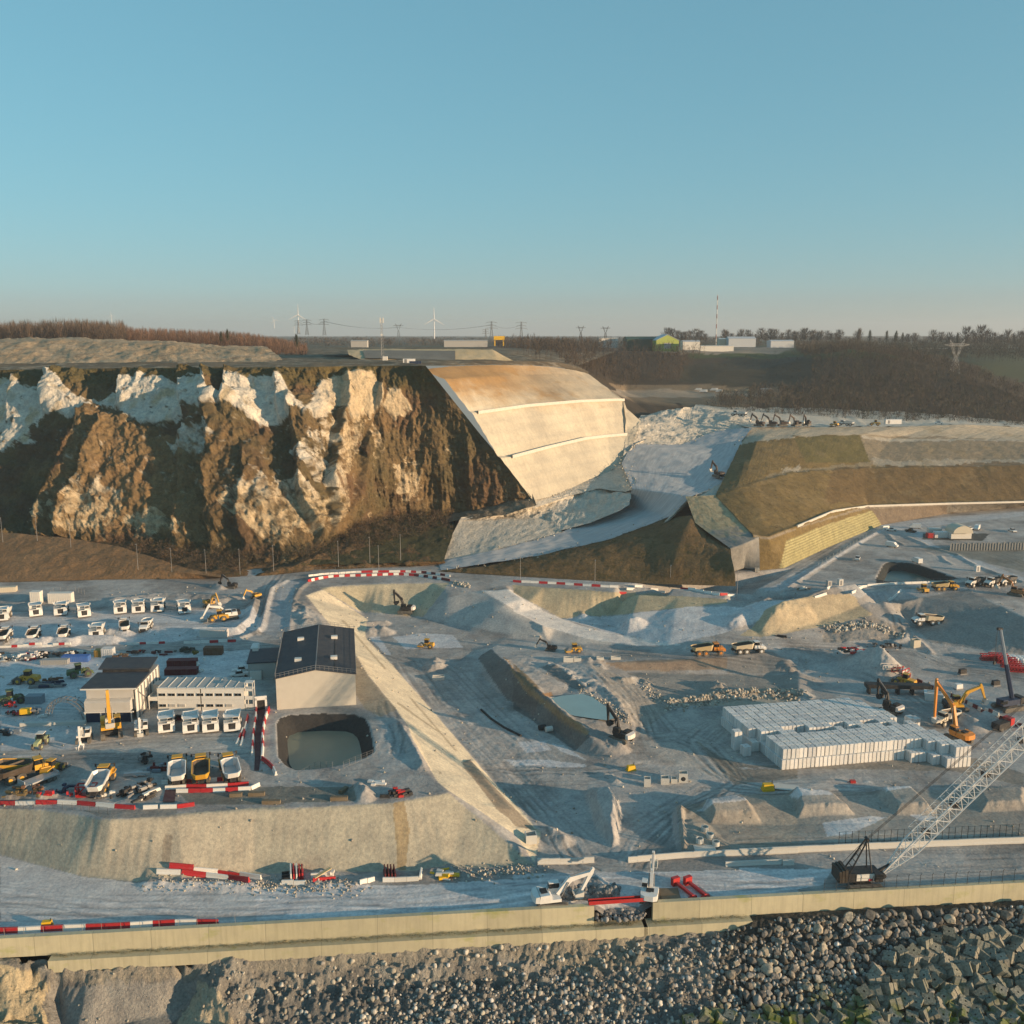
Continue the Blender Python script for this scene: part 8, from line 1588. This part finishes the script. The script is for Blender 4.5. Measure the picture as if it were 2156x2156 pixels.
t = thing('lattice_crate', 'bright red lattice box frame behind the front barriers', 'frame', GP('o', 1110, 1420, 9), 5); m = MB(); 
for y in (-.8, .8):
    for a, b in (((-1.9, .2), (1.9, .2)), ((-1.9, 2.3), (1.9, 2.3)), ((-1.9, .2), (-1.9, 2.3)), ((1.9, .2), (1.9, 2.3)), ((-1.9, .2), (0, 2.3)), ((0, 2.3), (1.9, .2))): m.bar((a[0], y, a[1]), (b[0], y, b[1]), .17, 4)
for x in (-1.9, 1.9):
    for z in (.2, 2.3): m.bar((x, -.8, z), (x, .8, z), .15, 4)
m.build('frame', brightred, t); MB().box(0, 0, .1, 3.6, 1.4, .3).build('base', brightred, t)
pile('n', 260, 1190, 0, 5, 'dark red beams behind the back yard wall', [maroon, black], 3, 1.4); pile('n', 530, 1170, 0, 12, 'dark green and grey bins behind the red skips', [P_('dark_grey_green', (.05, .06, .05), .7, dirt=.3)], 4, 1.8, h=1.2); pile('n', 660, 1230, 0, 8, 'ochre and green bundles right of the red skips', [P_('ochre_green', (.16, .13, .03), .7, dirt=.2)], 1.6, .9, h=1.8)
for k, (x, y) in enumerate(((700, 1340), (785, 1290), (740, 1420), (680, 1410))): pile('n', x, y, 70, 3, ('upper left', 'upper right', 'lower right', 'lower left')[k] + ' white barrier bundle along the gangway behind the offices', [barwhite], 1.6, .4)
pile('p', 460, 480, 0, 6, 'dark red bins between the first and second office row trucks', [maroon, black], 2, .9, h=1.3); pile('e', 430, 470, 0, 5, 'bright red sheets behind the hall', [brightred], 3, .8, h=.8); pile('q', 530, 1090, 0, 5, 'red drum and sheets on the right of the hall', [brightred], 1.4, .5, h=1.0); pile('j', 960, 195, 20, 12, 'red and black pipework at the head of the gully', [brightred, black], 2.6, 1.1, h=1.0); pile('j', 830, 110, 0, 6, 'white plastic sheeting at the end of the yard track', [white], 3, 1.2, h=.2); pile('y', 600, 340, 0, 4, 'pinkish planks lying right of the red barrier under the bank', [pinkwhite], 3, 1.0, z0=0, h=.4)
t = tag(MB().box(0, 0, 0, 3.6, .7, .15).build('timber_plank', P_('pale_timber', (.58, .44, .24), .8, dirt=.1)), 'pale timber plank propped on the barriers below the bank', 'plank'); t.location = PZ('y', 560, 315, 1.4); t.rotation_euler = (0, -.15, .75)
pile('y', 1600, 345, -2, 5, 'pale concrete kerbs with a yellow box at the foot of the bank', [concrete, lamp_amber], 4.5, 1.2, z0=0, h=.5)
for k, (fr, x, y, L) in enumerate((('i', 1840, 245, 3.6), ('i', 1740, 190, 3.2), ('j', 560, 220, 3.4), ('i', 1600, 195, 2.4), ('j', 590, 165, 2.2))): t = tag(MB().prism([(-.45, 0), (.45, 0), (.4, .75), (-.4, .75)], -L / 2, L / 2).build('stone_block', timber), ('brown stone block at the edge of the bank, nearest the viewer', 'brown stone block behind the nearest one on the bank', 'mossy block on the bank edge right of the pond', 'dark block below the bottom barrier row', 'bent dark block under the pond fence')[k], 'stone block'); t.location = GP(fr, x, y, 9); t.rotation_euler = (0, 0, (.0, .05, .05, .1, 1.1)[k])
t = thing('ladder', 'steel ladder down the bank below the footpath gate', 'ladder', PZ('i', 1240, 300, 8.2), 0); m = MB(); a, b = Vector((0, .3, .6)), PZ('i', 1230, 420, 5.2) - PZ('i', 1240, 300, 8.2)
for s in (-.3, .3): m.bar(a + Vector((s, 0, 0)), b + Vector((s, 0, .3)), .06, 4)
for k in range(9): p = a.lerp(b + Vector((0, 0, .3)), k / 9); m.bar(p - Vector((.3, 0, 0)), p + Vector((.3, 0, 0)), .04, 4)
m.build('frame', steel, t); o = tag(MB().box(0, 0, 0, 3.4, .6, .7).build('trough', maroon), 'dark red trough on the bank at the foot of the ladder', 'trough'); o.location = PZ('i', 1210, 440, 4.9)
pile('h', 800, 960, 0, 20, 'scrap of dark and red plant parts on the east side', [black, brightred, offw], 2.2, 3.0, z0=1.8, h=1.0); pile('h', 1000, 915, 0, 18, 'dark scrap heap left of the tall pale box', [black, steel], 2.0, 2.6, z0=1.8, h=1.0); pile('h', 440, 520, 20, 6, 'pale pipes and planks at the east junction', [concrete, timber], 4, 1.6); pile('h', 300, 845, -25, 5, 'black sheet on the sand by the long heap', [black], 4, 1.2, z0=2.5, h=.2)
for k, (x, y) in enumerate(((608, 500), (685, 490), (1612, 395))): t = thing('site_box', ('grey box at the east road junction', 'white box at the east road junction', 'white box on the far east road')[k], 'cabin', GP('h', x, y, 9), 10); MB().box(0, 0, 0, 1.6, 1.6, 2.4).build('body', (greyw, offw, white)[k], t); MB().box(0, -.82, .2, .7, .06, 1.8).build('door', steel, t)
m = MB(); p0 = GP('r', 80, 620, .3)
q = [GP('r', x, y, .3) for x, y in ((70, 620), (180, 720), (330, 820), (520, 915))]
for a, b in zip(q[:-1], q[1:]): m.bar(a + Vector((0, 0, .2)), b + Vector((0, 0, .2)), .3, 6)
tag(m.build('drain_pipe', black), 'long black pipe lying on the cutting floor', 'pipe')
for k, (fr, x, y) in enumerate((('r', 760, 840), ('r', 835, 860))): m = MB(); m.bar((-.9, 0, .7), (.9, 0, .7), .7, 12); o = tag(m.build('culvert_pipe', (black, concrete)[k]), ('black culvert pipe at the foot of the dark slope', 'pale concrete culvert pipe beside the black one')[k], 'pipe'); o.location = GP(fr, x, y, .4); o.rotation_euler = (0, 0, .4)
# ------------------------------------------------------------------ air
hb = MB(); hb.box(0, 4450, -40, 17000, 9700, 260)
hm = bpy.data.materials.new('haze'); hm.use_nodes = True; ht = hm.node_tree; ht.nodes.remove(ht.nodes['Principled BSDF']); pv = ht.nodes.new('ShaderNodeVolumePrincipled')
pv.inputs['Color'].default_value = (.80, .86, .92, 1); pv.inputs['Density'].default_value = .00011; pv.inputs['Anisotropy'].default_value = .2
ht.links.new(pv.outputs[0], ht.nodes['Material Output'].inputs['Volume'])
o = hb.build('haze', hm); o['kind'] = 'stuff'
